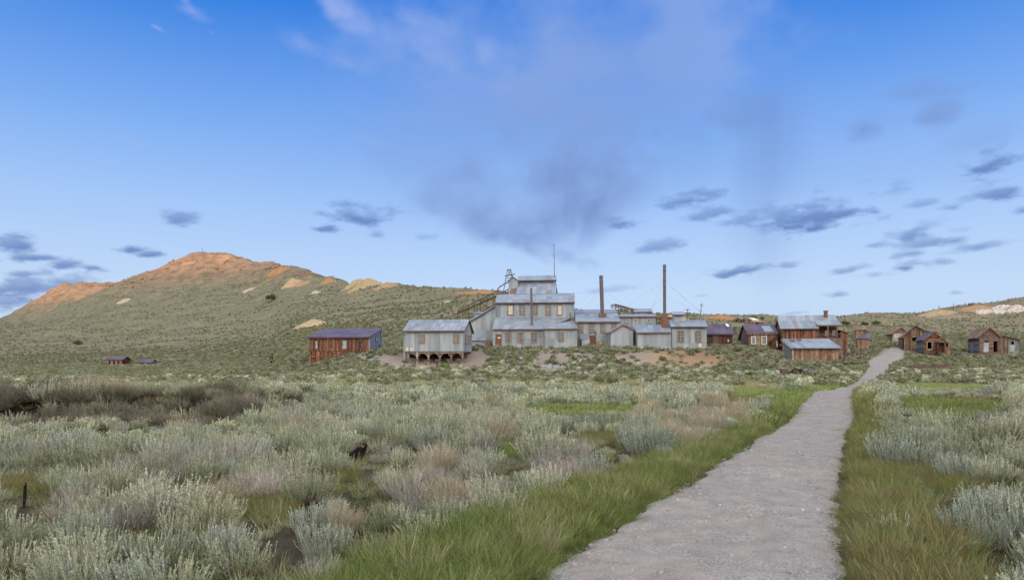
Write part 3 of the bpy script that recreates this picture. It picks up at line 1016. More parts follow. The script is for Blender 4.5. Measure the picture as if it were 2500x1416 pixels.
def door(th, o, u, n, w, h, mat, fm, handle=True):
    B = Boxes(o, u, n)
    fr = 0.1
    B.add(-fr, 0, 0, h + fr, 0, .12).add(w, w + fr, 0, h + fr, 0, .12).add(0, w, h, h + fr, 0, .122)
    f = B.make('door_frame', th, fm)
    B = Boxes(o, u, n)
    B.add(0, w, 0, h, .03, .06)
    for (a, b, c, d) in ((.12, .45, .08, .45), (.55, .88, .08, .45), (.12, .45, .53, .93), (.55, .88, .53, .93)):
        B.add(w * a, w * b, h * c, h * d, .06, .075)
    dd = B.make('door', f, mat)
    return f


class Site:
    """maps photograph columns and rows to the local frame of a building whose front stands at distance Y"""
    def __init__(s, px, py, Y):
        s.Y = Y; s.o = P(px, py, Y); s.k = Y / F

    def __call__(s, px, py, dy=0.0):
        p = P(px, py, s.Y + dy)
        return p - s.o

    def x(s, px, dy=0.0):
        return s(px, 0, dy).x

    def z(s, py, dy=0.0):
        return s(0, py, dy).z


FX, FN = (1, 0, 0), (0, -1, 0)
FOOT = []     # footprints kept free of plants: (world x, y, half x, half y)


def foot(S, x0, x1, y0, y1, m=0.3):
    FOOT.append((S.o.x + (x0 + x1) / 2, S.o.y + (y0 + y1) / 2, (x1 - x0) / 2 + m, (y1 - y0) / 2 + m))


def fwin(th, S, x0, x1, y0, y1, dy, **kw):
    """window on a front wall at depth dy, given by the outer corner columns and rows of its frame"""
    fr = kw.pop('fr', 0.11)
    a = S(x0, y1, dy); b = S(x1, y0, dy)
    return window(th, (a.x + fr, dy - 0.03, a.z + fr), FX, FN, b.x - a.x - 2 * fr, b.z - a.z - 2 * fr, fr=fr, **kw)


BASE = -2.5
build_ground()
build_path()

# ------------------------------------------------------------------ the stamp mill
def front(th, S, x0, x1, dy, top, mat, **kw):
    """front wall between columns x0 and x1 at depth dy; top = row or [(col,row)...]"""
    a = S.x(x0, dy); b = S.x(x1, dy)
    if isinstance(top, (list, tuple)):
        top = [(S.x(c, dy) - a, S.z(r, dy)) for c, r in top]
    else:
        top = S.z(top, dy)
    holes = [(S.x(h[0], dy) - a, S.x(h[1], dy) - a, S.z(h[3], dy), S.z(h[2], dy)) for h in kw.pop('holes', ())]
    zb = kw.pop('zb', BASE)
    return wall(th, (a, dy), (b, dy), zb, top, mat, holes=holes, **kw)


def side(th, x, y0, y1, top, mat, right=True, zb=BASE, **kw):
    p0, p1 = ((x, y0), (x, y1)) if right else ((x, y1), (x, y0))
    if isinstance(top, (list, tuple)) and not right:
        top = [(y1 - y, z) for y, z in reversed(top)]
    elif isinstance(top, (list, tuple)):
        top = [(y - y0, z) for y, z in top]
    return wall(th, p0, p1, zb, top, mat, **kw)


def eave(th, S, x0, x1, y0, y1, dy, mat, w=0.16):
    a = S(x0, y0, dy); b = S(x1, y1, dy)
    bar('eave_board', th, a, b, 0.07, mat, w)


MW, MR = M['metal_wall'], M['metal_roof']


def stamp_mill():
    S = Site(1203, 848, 130.0)
    th = thing('stamp_mill', 'tall stepped grey metal mill with flagpole, the largest building on the slope', 'mill', S.o)
    kw = dict(piece='panel', pw=0.95, proud=0.02)
    # lower wing
    front(th, S, 1203, 1332, 0, 804, MW, split=S.z(826), **kw)
    side(th, S.x(1203), 0, 7.2, [(0, S.z(804)), (7.2, S.z(775, 7.2))], MW, right=False, **kw)
    roof(th, S(1201, 804, -.45), S(1331, 804, -.45), S(1398, 775, 7.0), S(1209, 775, 7.0), MR, 1.0, 3)
    eave(th, S, 1201, 1331, 804.8, 804.8, -.45, M['trim'])
    for (a, b) in ((1233.6, 1248.4), (1263.6, 1277.5), (1296.5, 1310.5)):
        fwin(th, S, a, b, 812, 836.5, 0, cols=3, rows=4)
    a = S(1211, 843.5); b = S(1223.5, 817)
    d = door(th, (a.x, -0.03, a.z), FX, FN, b.x - a.x, b.z - a.z, M['door'], M['frame'])
    Boxes((a.x + .35, -0.03, a.z + 1.35), FX, FN).add(0, .5, 0, .26, .07, .09).make('notice', d, M['white'])
    # annex in front of the lower wing, on a stone base
    A = -2.6
    front(th, S, 1330, 1409, A, 803, MW, zb=S.z(851, A), split=S.z(827, A), **kw)
    side(th, S.x(1330, A), A, 0.0, [(A, S.z(803, A)), (0, S.z(796, 0))], MW, right=False, **kw)
    side(th, S.x(1409, A), A, 7.2, [(A, S.z(803, A)), (7.2, S.z(783, 7.2))], MW, right=True, **kw)
    roof(th, S(1328.5, 803, A - .4), S(1411, 802.5, A - .4), S(1407, 782.5, 6.9), S(1327, 782.5, 6.9), MR, 1.0, 3)
    eave(th, S, 1328.5, 1411, 803.8, 803.3, A - .4, M['trim'])
    fwin(th, S, 1362, 1376.4, 811.5, 833, A, cols=3, rows=4)
    # stone base, stone by stone
    st = mo('stone_base', th, *boxgeo(S.x(1330.5, A), S.x(1408.5, A), A + .05, 0.0, S.z(868, A), S.z(851, A)), M['stone_dark'])
    x0, x1 = S.x(1330, A), S.x(1409, A)
    z = S.z(851, A)
    for r in range(4):
        x = x0
        while x < x1 - .1:
            w = min(random.uniform(.35, .8), x1 - x); h = 0.27
            c = cube('stone', st, (x + w / 2, A - 0.04, z - h * (r + .5)), (w - .04, random.uniform(.2, .34), h - .04), M['stone'], (random.uniform(-.05, .05), random.uniform(-.04, .04), random.uniform(-.06, .06)))
            x += w
    # upper storey
    D = 7.0
    front(th, S, 1210, 1402, D, 739.5, MW, zb=S.z(790, D), **kw)
    for (a, b), gm, c in (((1239.4, 1253.2), M['blind'], 2), ((1267.6, 1280.9), M['glass'], 3), ((1299.2, 1313), M['glass'], 3), ((1331.2, 1344.6), M['glass'], 3), ((1360, 1373), M['blind'], 3)):
        fwin(th, S, a, b, 744.8, 769.5, D, cols=c, rows=4 if c == 3 else 2, gm=gm, sashw=.055 if c == 3 else .03)
    roof(th, S(1208.8, 740, D - .45), S(1403.5, 738.2, D - .45), S(1402.5, 715.7, 13), S(1213.5, 719.5, 13), MR, 1.1, 3)
    eave(th, S, 1208.8, 1403.5, 741, 739.2, D - .45, M['trim_dark'], .24)
    side(th, S.x(1402, D), D, 19, [(D, S.z(739.5, D)), (13, S.z(716.5, 13)), (19, S.z(735, 19))], MW, True, **kw)
    side(th, S.x(1211, D), D, 19, [(D, S.z(739.5, D)), (13, S.z(720, 13)), (19, S.z(737, 19))], MW, False, **kw)
    roof(th, (S.x(1213.5, 13) - .2, 19.5, S.z(736, 19)), (S.x(1402.5, 13), 19.5, S.z(734, 19)), S(1402.5, 715.7, 13), S(1213.5, 719.5, 13), MR, 0, 1)
    # sloping wing at the left
    front(th, S, 1149.5, 1210.5, D - .6, [(1149.5, 783.5), (1210.5, 747)], MW, split=S.z(806, D), **kw)
    side(th, S.x(1149.5, D - .6), D - .6, 16, S.z(783.5, D - .6), MW, False, **kw)
    roof(th, S(1147.6, 784, D - .9), S(1147.6, 780, 16), S(1210.5, 745, 16), S(1210.3, 746.5, D - .9), MR, 1.2, 2)
    bar('eave_board', th, S(1147.6, 785.2, D - .95), S(1210, 748, D - .95), .08, M['trim_dark'], .22)
    front(th, S, 1158, 1178, 12, 763.5, MW, zb=S.z(778, 12), **kw)
    roof(th, S(1156, 764, 11.6), S(1180, 764, 11.6), S(1178, 762, 14), S(1158, 762, 14), MR, 1.0, 1)
    # upper tower: long roof slope, clerestory, ridge
    T = 20.0
    roof(th, S(1258.5, 719, 12.6), S(1358.5, 717.5, 12.6), S(1358, 691.5, T), S(1266.5, 692, T), MR, 1.1, 3)
    front(th, S, 1266, 1358, T, 684.5, MW, zb=S.z(694, T), **kw)
    roof(th, S(1263.8, 685, T - .6), S(1358.8, 683.5, T - .6), S(1357.8, 672.8, 24), S(1263.8, 674.5, 24), MR, 1.1, 1)
    eave(th, S, 1263.8, 1358.8, 686, 684.6, T - .6, M['trim_dark'], .2)
    side(th, S.x(1357.5, T), 13, 28, [(13, S.z(718, 13)), (T, S.z(692, T)), (T + .01, S.z(684.5, T)), (24, S.z(673.5, 24)), (28, S.z(684, 28))], MW, True, **kw)
    side(th, S.x(1266, T), 13, 28, [(13, S.z(718, 13)), (T, S.z(692, T)), (T + .01, S.z(684.5, T)), (24, S.z(675, 24)), (28, S.z(685, 28))], MW, False, **kw)
    roof(th, (S.x(1264, 24), 28.5, S.z(686, 28)), (S.x(1358, 24), 28.5, S.z(685, 28)), S(1357.8, 672.8, 24), S(1263.8, 674.5, 24), MR, 0, 1)
    # little gabled hood at the tower's left corner
    h = 17.0
    front(th, S, 1242.5, 1264.5, h, [(1242.5, 684), (1252, 676), (1264.5, 684)], MW, zb=S.z(703, h), piece='panel', pw=.7, proud=.02)
    side(th, S.x(1264.5, h), h, h + 3, S.z(684, h), MW, True, zb=S.z(703, h), piece='panel', pw=.9, proud=.02)
    side(th, S.x(1242.5, h), h, h + 3, S.z(684, h), MW, False, zb=S.z(703, h), piece='panel', pw=.9, proud=.02)
    ap0, ap1 = S(1252, 674.5, h - .3), S(1252, 674.5, h - .3) + Vector((0, 3.6, 0))
    for c, r in ((1240.3, 685.2), (1266.4, 685.2)):
        e = S(c, r, h - .3)
        if c < 1250:
            roof(th, e, e + Vector((0, 3.6, 0)), ap1, ap0, MR, 0, 1, edge=None, core=M['trim'])
        else:
            roof(th, e + Vector((0, 3.6, 0)), e, ap0, ap1, MR, 0, 1, core=M['trim'])
    for c in (1243.6, 1246.5):
        bar('post', th, S(c, 703, h), S(c, 722, h), .22, M['wood_cream'])
    p = [S(1247, 704, h), S(1264, 703, h), S(1258, 720, h - 1.5), S(1247, 720, h - 1.5)]
    mo('chute_board', th, p + [q + Vector((0, .12, 0)) for q in p], [(0, 1, 2, 3), (7, 6, 5, 4), (0, 4, 5, 1), (1, 5, 6, 2), (2, 6, 7, 3), (3, 7, 4, 0)], M['wood_dull'])
    # stacks, vents, flagpole
    pipe('smokestack', th, S(1298.6, 795, 2.2), S(1296.8, 703, 2.2), .215, M['stack'])
    cube('stack_flange', th, S(1298.6, 794, 2.2), (.75, .75, .35), M['stack'])
    pipe('vent_pipe', th, S(1392, 783, 6.3), S(1392.3, 764, 6.3), .14, M['stack'])
    c = S(1346.5, 787, 2.5)
    w0, w1, hh = S.k * 9.5, S.k * 5.5, S.k * 19
    vs = [(c.x + sx * w, c.y + sy * w, c.z + z) for z, w in ((-hh / 2, w0), (hh / 2 - .25, w1), (hh / 2, w1)) for sx, sy in ((-1, -1), (1, -1), (1, 1), (-1, 1))]
    mo('roof_vent', th, vs, [(i + j * 4, (i + 1) % 4 + j * 4, (i + 1) % 4 + 4 + j * 4, i + 4 + j * 4) for j in (0, 1) for i in range(4)] + [(11, 10, 9, 8)], MW)
    pipe('flagpole', th, S(1353.6, 676, 22), S(1352.4, 598.5, 22), .085, M['pole'], 8, .6)
    pipe('pole_cap', th, S(1352.4, 599, 22), S(1352.4, 597.4, 22), .14, M['pole'], 8)
    for c in (1260.5, 1238):
        bar('pipe', th, S(c, 772, D - .2), S(c, 755, D - .2), .06, M['rust'])
    foot(S, S.x(1150), S.x(1409), -3, 28)
    # low lean-to at the foot of the sloping wing
    front(th, S, 1151, 1187, 3.0, 830, MW, piece='panel', pw=.9, proud=.02)
    roof(th, S(1149.5, 831, 2.6), S(1188, 831, 2.6), S(1187, 825, 6.2), S(1150.5, 825, 6.2), MR, 1.0, 1)


def boxgeo(x0, x1, y0, y1, z0, z1):
    return [(x, y, z) for x in (x0, x1) for y in (y0, y1) for z in (z0, z1)], BF


def stack_wires(S, top, ends, th):
    for e in ends:
        bar('guy_wire', th, top, e, .013, M['wire'])


def gable_roofs(th, S, ax, ay, lx, ly, rx, ry, dy, depth, mat, sw=.9, rows=2, oh=.35, edge=None):
    """two slopes over a gable that faces the camera (apex, left eave, right eave given by column and row)"""
    A = S(ax, ay, dy) - Vector((0, oh, 0)); L = S(lx, ly, dy) - Vector((0, oh, 0)); R = S(rx, ry, dy) - Vector((0, oh, 0))
    V = Vector((0, depth + 2 * oh, 0))
    roof(th, L, L + V, A + V, A, mat, sw, rows)
    roof(th, R + V, R, A, A + V, mat, sw, rows)
    if edge:
        d = Vector((0, -.04, -.12))
        bar('barge_board', th, L + d, A + d, .06, edge, .22)
        bar('barge_board', th, A + d, R + d, .06, edge, .22)


def boiler_house():
    S = Site(1410, 842, 131.0)
    th = thing('boiler_house', 'grey metal shed with an iron stack on its roof, joined to the stepped mill', 'shed', S.o)
    kw = dict(piece='panel', pw=.95, proud=.02)
    front(th, S, 1410.5, 1514, 0, 787, MW, **kw)
    side(th, S.x(1514), 0, 12, [(0, S.z(787)), (8, S.z(766, 8)), (12, S.z(775, 12))], MW, True, **kw)
    side(th, S.x(1410.5), 0, 12, [(0, S.z(787)), (8, S.z(766, 8)), (12, S.z(775, 12))], MW, False, **kw)
    roof(th, S(1405, 785.5, -.5), S(1515.5, 785, -.5), S(1507.5, 765.5, 8), S(1404, 766, 8), MR, 1.0, 3)
    eave(th, S, 1405, 1515.5, 786.6, 786.2, -.5, M['trim'], .2)
    for (a, b) in ((1411.4, 1423.8), (1437.8, 1450.9), (1464.9, 1478)):
        fwin(th, S, a, b, 789.5, 812.6, 0, cols=3, rows=4)
    fwin(th, S, 1492, 1505, 789, 812.6, 0, cols=3, rows=4)
    # higher roof behind
    front(th, S, 1403, 1506, 10, 764.5, MW, zb=S.z(790, 10), **kw)
    roof(th, S(1402.5, 764.5, 9.5), S(1506, 764.5, 9.5), S(1504, 756, 15), S(1403, 756, 15), MR, 1.0, 1)
    # stack
    cube('stack_base', th, S(1471, 771.5, 4.6), (1.35, 1.35, .95), M['rust_base'])
    cube('base_plate', th, S(1471, 776, 4.3), (1.7, 1.7, .25), M['rust'])
    pipe('smokestack', th, S(1470.6, 770, 4.6), S(1467.4, 673, 4.6), .37, M['stack'])
    for r in (704, 690, 720, 745):
        x = 1470.6 + (1467.4 - 1470.6) * (770 - r) / 97
        pipe('stack_band', th, S(x, r + .6, 4.6), S(x, r - .6, 4.6), .40, M['rust'])
    t = S(1468.4, 704, 4.6)
    stack_wires(S, t, [S(1404, 742, 10), S(1427, 752, 14), S(1541, 756, 16), S(1500, 760, 20), S(1483, 758, 14)], th)
    # awning, white box, door, sign
    roof(th, S(1415.5, 827.5, -1.6), S(1439, 827.5, -1.6), S(1438, 816, -.1), S(1416.5, 816, -.1), MR, 1.0, 1)
    B = Boxes((S.x(1418), -1.3, S.z(846)), FX, FN); B.add(0, S.k * 20, 0, S.k * 17, 0, .5).make('feed_box', th, MW)
    for c in (1416.6, 1438):
        bar('post', th, S(c, 848, -1.4), S(c, 827, -1.4), .12, M['timber_dark'])
    a = S(1441, 844); b = S(1450, 820.5)
    door(th, (a.x, -.03, a.z), FX, FN, b.x - a.x, b.z - a.z, M['door'], M['trim_dark'])
    bar('post', th, S(1454, 846, -.3), S(1454, 808, -.3), .2, M['rust_base'])
    sg = Boxes((S.x(1459), -.04, S.z(840.5)), FX, FN).add(0, S.k * 13.5, 0, S.k * 6, .0, .08).make('sign_board', th, M['door'])
    B = Boxes((S.x(1459), -.04, S.z(840.5)), FX, FN)
    for t in (2.2, 5.0, 7.4, 9.8):
        B.add(S.k * t, S.k * (t + 1.7), S.k * 1.6, S.k * 4.4, .08, .095)
    B.make('sign_marks', sg, M['yellow'])
    foot(S, S.x(1403), S.x(1515), 0, 15)


def back_shed():
    S = Site(1514, 800, 141.0)
    th = thing('back_shed', 'grey flat-roofed shed with three white windows, behind the gabled sheds', 'shed', S.o)
    kw = dict(piece='panel', pw=.95, proud=.02)
    front(th, S, 1514, 1601, 0, 774, MW, zb=S.z(846), **kw)
    side(th, S.x(1601), 0, 8, S.z(774), MW, True, **kw)
    side(th, S.x(1514), 0, 8, S.z(774), MW, False, **kw)
    roof(th, S(1512.5, 773, -.4), S(1602.5, 772.3, -.4), S(1600, 767.5, 8), S(1514, 767.8, 8), MR, 1.0, 2)
    eave(th, S, 1512.5, 1602.5, 774, 773.2, -.4, M['trim'], .2)
    for (a, b) in ((1528, 1537), (1548.4, 1556.6), (1580, 1588.4)):
        fwin(th, S, a, b, 777.8, 787.3, 0, cols=2, rows=2, fr=.06, fm=M['white'], sm=M['white'], gm=M['glass'])
    B = Boxes((S.x(1532), -.1, S.z(800)), FX, FN).add(0, S.k * 7, 0, S.k * 8, 0, .3).make('hatch', th, MW)
    foot(S, S.x(1514), S.x(1601), 0, 8)


def gable_shed():
    S = Site(1489, 847, 126.0)
    th = thing('gable_shed', 'plain grey metal shed with a brown-edged gable facing the meadow', 'shed', S.o)
    kw = dict(piece='panel', pw=.95, proud=.02)
    front(th, S, 1490.5, 1546, 0, [(1490.5, 810), (1521, 792.5), (1546, 804.5)], MW, **kw)
    side(th, S.x(1546), 0, 8, S.z(804), MW, True, **kw)
    side(th, S.x(1490.5), 0, 8, S.z(810), MW, False, **kw)
    gable_roofs(th, S, 1521, 791.5, 1487.6, 811.6, 1550.4, 805.6, 0, 8, MR, 1.0, 2, .25, M['trim'])
    foot(S, S.x(1489), S.x(1548), 0, 8)


def stack_shed():
    S = Site(1556, 850, 125.0)
    th = thing('stack_shed', 'low windowless grey shed whose tallest iron smokestack rises from a brown base', 'shed', S.o)
    kw = dict(piece='panel', pw=.95, proud=.02)
    front(th, S, 1556, 1638.5, 0, 813, MW, zb=BASE, split=S.z(845), **kw)
    side(th, S.x(1556), 0, 7, [(0, S.z(813)), (5, S.z(794, 5)), (7, S.z(800, 7))], MW, False, **kw)
    side(th, S.x(1638.5), 0, 7, [(0, S.z(813)), (5, S.z(794, 5)), (7, S.z(800, 7))], MW, True, **kw)
    roof(th, S(1553.5, 812, -.4), S(1639.5, 811, -.4), S(1636, 793.5, 5.2), S(1552, 793.5, 5.2), MR, 1.0, 2)
    eave(th, S, 1553.5, 1639.5, 813, 812, -.4, M['trim'], .2)
    B = Boxes((S.x(1556.5), -.02, S.z(858)), FX, FN).add(0, S.k * 12, 0, S.k * 11, 0, .1).add(S.k * 13, S.k * 62, 0, S.k * 9, 0, .08).make('skirting', th, M['white'])
    # brick-brown base and the tall stack
    b = Vector(S(1622.6, 800, 3.4)); top = S(1622.6, 772, 3.4)
    base = mo('stack_base', th, *boxgeo(b.x - .52, b.x + .52, b.y - .52, b.y + .52, b.z - 1, top.z), M['rust_base'])
    for i in range(6):
        for j in range(3):
            z = b.z + (top.z - b.z) * (i + .1) / 6
            cube('brick', base, (b.x - .35 + .35 * j + (.08 if i % 2 else -.08), b.y - .53, z + .18), (.31, .06, .3), M['brick'])
    pipe('smokestack', th, S(1622.6, 773, 3.4), S(1622.3, 646.3, 3.4), .285, M['stack'])
    for r in (685, 716, 750, 661, 700):
        pipe('stack_band', th, S(1622.5, r + .7, 3.4), S(1622.5, r - .7, 3.4), .31, M['rust'])
    t = S(1622.4, 686, 3.4); t2 = S(1622.4, 718, 3.4)
    stack_wires(S, t, [S(1533, 745, 20), S(1591, 752, 16), S(1716, 768, 20), S(1708, 760, 30)], th)
    stack_wires(S, t2, [S(1592, 752, 12), S(1689, 756, 25)], th)
    foot(S, S.x(1554), S.x(1639), 0, 7)


def cupola_shed():
    S = Site(1640, 855, 127.0)
    th = thing('cupola_shed', 'grey metal shed with two tall windows and a boxy cupola on its roof', 'shed', S.o)
    kw = dict(piece='panel', pw=.95, proud=.02)
    front(th, S, 1640, 1725.5, 0, 799, MW, split=S.z(838), **kw)
    side(th, S.x(1640), 0, 8, [(0, S.z(799)), (4.6, S.z(782.5, 4.6)), (8, S.z(797, 8))], MW, False, **kw)
    side(th, S.x(1725.5), 0, 8, [(0, S.z(799)), (4.6, S.z(782.5, 4.6)), (8, S.z(797, 8))], MW, True, **kw)
    roof(th, S(1637.5, 798, -.45), S(1727.8, 798, -.45), S(1722, 781.8, 4.6), S(1632.5, 781.5, 4.6), MR, 1.0, 2)
    roof(th, S(1634, 797, 8.5), S(1722, 797, 8.5), S(1722, 781.8, 4.6), S(1632.5, 781.5, 4.6), MR, 0, 1)
    eave(th, S, 1637.5, 1727.8, 799, 799, -.45, M['trim_dark'], .2)
    for (a, b) in ((1655, 1669.8), (1696.8, 1711.2)):
        fwin(th, S, a, b, 808.2, 835, 0, cols=3, rows=4)
    cu = cube('cupola', th, (S.x(1656.8, 4.5), 4.5, (S.z(768, 4.5) + S.z(784, 4.5)) / 2), (S.k * 26, 1.8, S.z(767, 3.5) - S.z(787, 3.5)), MW)
    roof(th, S(1640.5, 768.2, 3.1), S(1671.5, 768.2, 3.1), S(1669, 760.8, 4.6), S(1642, 760.8, 4.6), MR, 1.0, 1, edge=M['trim_dark'])
    roof(th, S(1642.5, 768.2, 6.0), S(1669, 768.2, 6.0), S(1669, 760.8, 4.6), S(1642, 760.8, 4.6), MR, 0, 1)
    for i in range(6):
        cube('block', th, (S.x(1708), -.18, S.z(838) - .22 - i * .36), (.55, .3, .3), M['white'])
    foot(S, S.x(1638), S.x(1727), 0, 8)


def stilt_house():
    S = Site(989, 857, 112.0)
    rz = math.radians(-7)
    th = thing('stilt_house', 'grey metal house standing on timber stilts with diagonal braces', 'house', S.o, rz)
    k = S.k
    W, D, h = 144 * k / math.cos(rz) * .99, 7.6, S.z(807) ; rh = S.z(783, 3.8) 
    W = 145 * k
    kw = dict(piece='panel', pw=.8, proud=.02)
    wall(th, (0, 0), (W, 0), -.05, h, MW, **kw)
    wall(th, (W, 0), (W, D), -.05, [(0, h), (D / 2, rh), (D, h)], MW, **kw)
    wall(th, (0, D), (0, 0), -.05, [(0, h), (D / 2, rh), (D, h)], MW, **kw)
    wall(th, (W, D), (0, D), -.05, h, MW, **kw)
    o = .3
    roof(th, (-o, -.45, h - .1), (W + o, -.45, h - .1), (W + o, D / 2, rh + .12), (-o, D / 2, rh + .12), MR, .75, 3, edge=M['frame'])
    roof(th, (W + o, D + .45, h - .1), (-o, D + .45, h - .1), (-o, D / 2, rh + .12), (W + o, D / 2, rh + .12), MR, .75, 2, edge=M['trim_dark'])
    bar('barge_board', th, (W + o, -.45, h - .22), (W + o, D / 2, rh), .06, M['trim_dark'], .2)
    bar('barge_board', th, (W + o, D / 2, rh), (W + o, D + .45, h - .22), .06, M['trim_dark'], .2)
    for x0, zz in ((34.5, 21.5), (120, 22.5)):
        window(th, (x0 * k + .1, -.03, 19 * k + .1), FX, FN, 14 * k - .2, 20.5 * k - .2, 3, 4, fr=.1)
    for y0 in (1.6, 4.4):
        window(th, (W + .03, y0, 19 * k), (0, 1, 0), (1, 0, 0), .9, 19 * k, 3, 4, fr=.1, fm=M['trim_dark'])
    fl = cube('floor_frame', th, (W / 2, D / 2, -.16), (W - .1, D - .1, .2), M['timber_dark'])
    # little annex at the left
    ax0 = -15 * k
    wall(th, (ax0, 2.6), (0, 2.6), -1.2, [(0, 40 * k), (-ax0, 51 * k)], MW, **kw)
    wall(th, (ax0, 6), (ax0, 2.6), -1.2, 40 * k, MW, **kw)
    roof(th, (ax0 - .15, 2.4, 40 * k), (ax0 - .15, 6.2, 40 * k), (0, 6.2, 51 * k), (0, 2.4, 51 * k), MR, 1.0, 1)
    # stilts, braces, sill beam
    pz = -29 * k
    bar('sill_beam', th, (-.1, .1, -.3), (W + .1, .1, -.3), .22, M['timber'])
    xs = [2 * k + (W - 4 * k) * i / 5 for i in range(6)]
    for i, x in enumerate(xs):
        zb = pz + (-.9 if i < 3 else -.5)
        bar('post', th, (x, .1, zb), (x, .1, -.2), .25, M['timber_pale'])
        for y in (3.2, 6.6):
            bar('post', th, (x, y, -3.2 + y * .25), (x, y, -.2), .2, M['timber_dark'])
        bl = 11.5 * k
        if i > 0:
            bar('brace', th, (x, 0, -1.05), (x - bl, 0, -.12), .09, M['timber_pale'])
        if i < 5:
            bar('brace', th, (x, 0, -1.05), (x + bl, 0, -.12), .09, M['timber_pale'])
    c = S.o
    for (x, y) in ((0.2, -.5), (1.8, -.5)):
        pass
    bar('rail_post', th, (11.5 * k, -.35, -.4), (11.5 * k, -.35, .7), .09, M['timber_dark'])
    mo('pale_patch', th, *boxgeo(2 * k, 20 * k, -.06, -.02, 0.0, 8.5 * k), M['sash'])
    foot(S, -1.5, W + .8, -1.5, D)


def stilt_stumps():
    """row of short timber footings left in front of the stilt house, each its own object"""
    base = None
    spots = [(987, 884, 902, 12), (1013, 880, 901, 12), (1040, 882, 900, 13), (1067, 881, 906, 10), (1094, 880, 899, 10), (1121, 880, 902, 12)]
    place = ['at the left end of the row below the stilt house', 'second from the left in the row below the stilt house', 'third from the left in the row below the stilt house',
             'just left of the bright green bush below the stilt house', 'just right of the bright green bush below the stilt house', 'at the right end of the row below the stilt house']
    for i, (px, pt, pb, w) in enumerate(spots):
        p = P(px, pb, 106.5 - (i % 2) * .6)
        z0 = float(H(p.x, p.y))
        top = CZ + (HY - pt) * p.y / F
        th = thing('timber_footing', 'timber footing ' + place[i], 'post', (p.x, p.y, z0), random.uniform(-.2, .2), 'timber footings below the stilt house')
        hh = max(top - z0, .8)
        bar('leg', th, (0, 0, -.5), (random.uniform(-.08, .08), 0, hh), .2, M['timber'])
        bar('crosspiece', th, (-w * .033, 0, hh + .1), (w * .033 + .25, .1, hh + .12), .24, M['timber_dark'], .3)
        if i < 5 and i != 2:
            bar('rail', th, (.2, .3, hh - .15), (1.7, .3, hh - .25), .07, M['timber'])


def long_wood_house():
    S = Site(755, 881, 128.0)
    rz = math.radians(-4)
    th = thing('long_wood_house', 'long red brown plank house with purple shed roof and blue metal end wall', 'house', S.o, rz)
    k = S.k
    W, D = 149 * k, 9.0
    h0, h1 = S.z(824), S.z(803, D) - .1
    zs = S.z(858)
    hs = [(14.5, 7.5), (49, 8), (83, 10.5), (121.5, 9)]
    win = [(x * k, (x + w) * k, 29.5 * k, 50 * k) for x, w in hs]
    wall(th, (0, 0), (W, 0), -3, h0, M['wood_red'], .2, holes=win, split=zs, jag=.04, core=M['dark'], proud=.05)
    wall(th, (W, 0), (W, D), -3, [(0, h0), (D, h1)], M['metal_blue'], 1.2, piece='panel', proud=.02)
    wall(th, (0, D), (0, 0), -3, [(0, h1), (D, h0)], M['wood_red'], .25, core=M['dark'])
    wall(th, (W, D), (0, D), -3, h1, M['wood_red'], .5, core=M['dark'])
    roof(th, (-.3, -.4, h0), (W + .2, -.4, h0), (W + .2, D + .2, h1 + .12), (-.3, D + .2, h1 + .12), M['roof_purple'], 3.2, 4, piece='roof_strip', edge=M['trim_dark'])
    bar('corner_board', th, (W + .02, -.02, -2), (W + .02, -.02, h0 - .1), .14, M['wood_cream'])
    gms = [M['glass_pale'], M['rust_base'], M['glass_pale'], M['glass']]
    for (a, b, c, d), gm, i in zip(win, gms, range(4)):
        f = window(th, (a + .05, .0, c + .05), FX, FN, b - a - .1, d - c - .1, 1, 2 if i != 2 else 3, fr=.08, fm=M['timber'] if i != 2 else M['wood_grey'], sm=M['timber_dark'] if i in (1, 3) else M['wood_grey'], gm=gm)
    cube('window_sill', th, ((49 + 4) * k, -.12, 28.6 * k), (11 * k, .2, .12), M['wood_cream'])
    cube('white_board', th, (88.3 * k, -.14, 33 * k), (10.5 * k, .05, 7 * k), M['glass_pale'])
    cube('broken_eave', th, (132 * k, -.45, h0 - .02), (28 * k, .1, .2), M['wood_dull'])
    # lattice gate leaning below the last window, small door below the first
    for x in (120, 124, 128, 130):
        bar('gate_bar', th, (x * k, -.15, 18 * k), (x * k, -.15, 31 * k), .08, M['wood_dull'])
    for z in (20, 31):
        bar('gate_bar', th, (119 * k, -.17, z * k), (131 * k, -.17, z * k), .09, M['wood_dull'])
    cube('hatch', th, (10 * k, -.09, 11 * k), (11 * k, .06, 11 * k), M['wood_red'])
    for x in (8, 12.5):
        cube('hatch_batten', th, (x * k, -.14, 11 * k), (2.4 * k, .04, .1), M['wood_cream'])
    for z in (2, 6, 10, 14):
        cube('step_board', th, (28 * k, -.1, z * k), (9 * k, .08, .16), M['wood_red'])
    window(th, (W + .03, 1.9 * D / 4, h0 - .55), (0, 1, 0), (1, 0, 0), .85, .85, 1, 2, fr=.1, fm=M['trim_dark'], gm=M['glass_pale'])
    window(th, (W + .03, 3.45 * D / 4, h0 + .55), (0, 1, 0), (1, 0, 0), .8, .8, 1, 2, fr=.1, fm=M['trim_dark'], gm=M['glass_pale'])
    Boxes((W + .02, .74 * D, 1.55), (0, 1, 0), (1, 0, 0)).add(0, .9, 0, 1.7, 0, .04).make('door', th, M['dark'])
    foot(S, 0, W, -.6, D + .6)


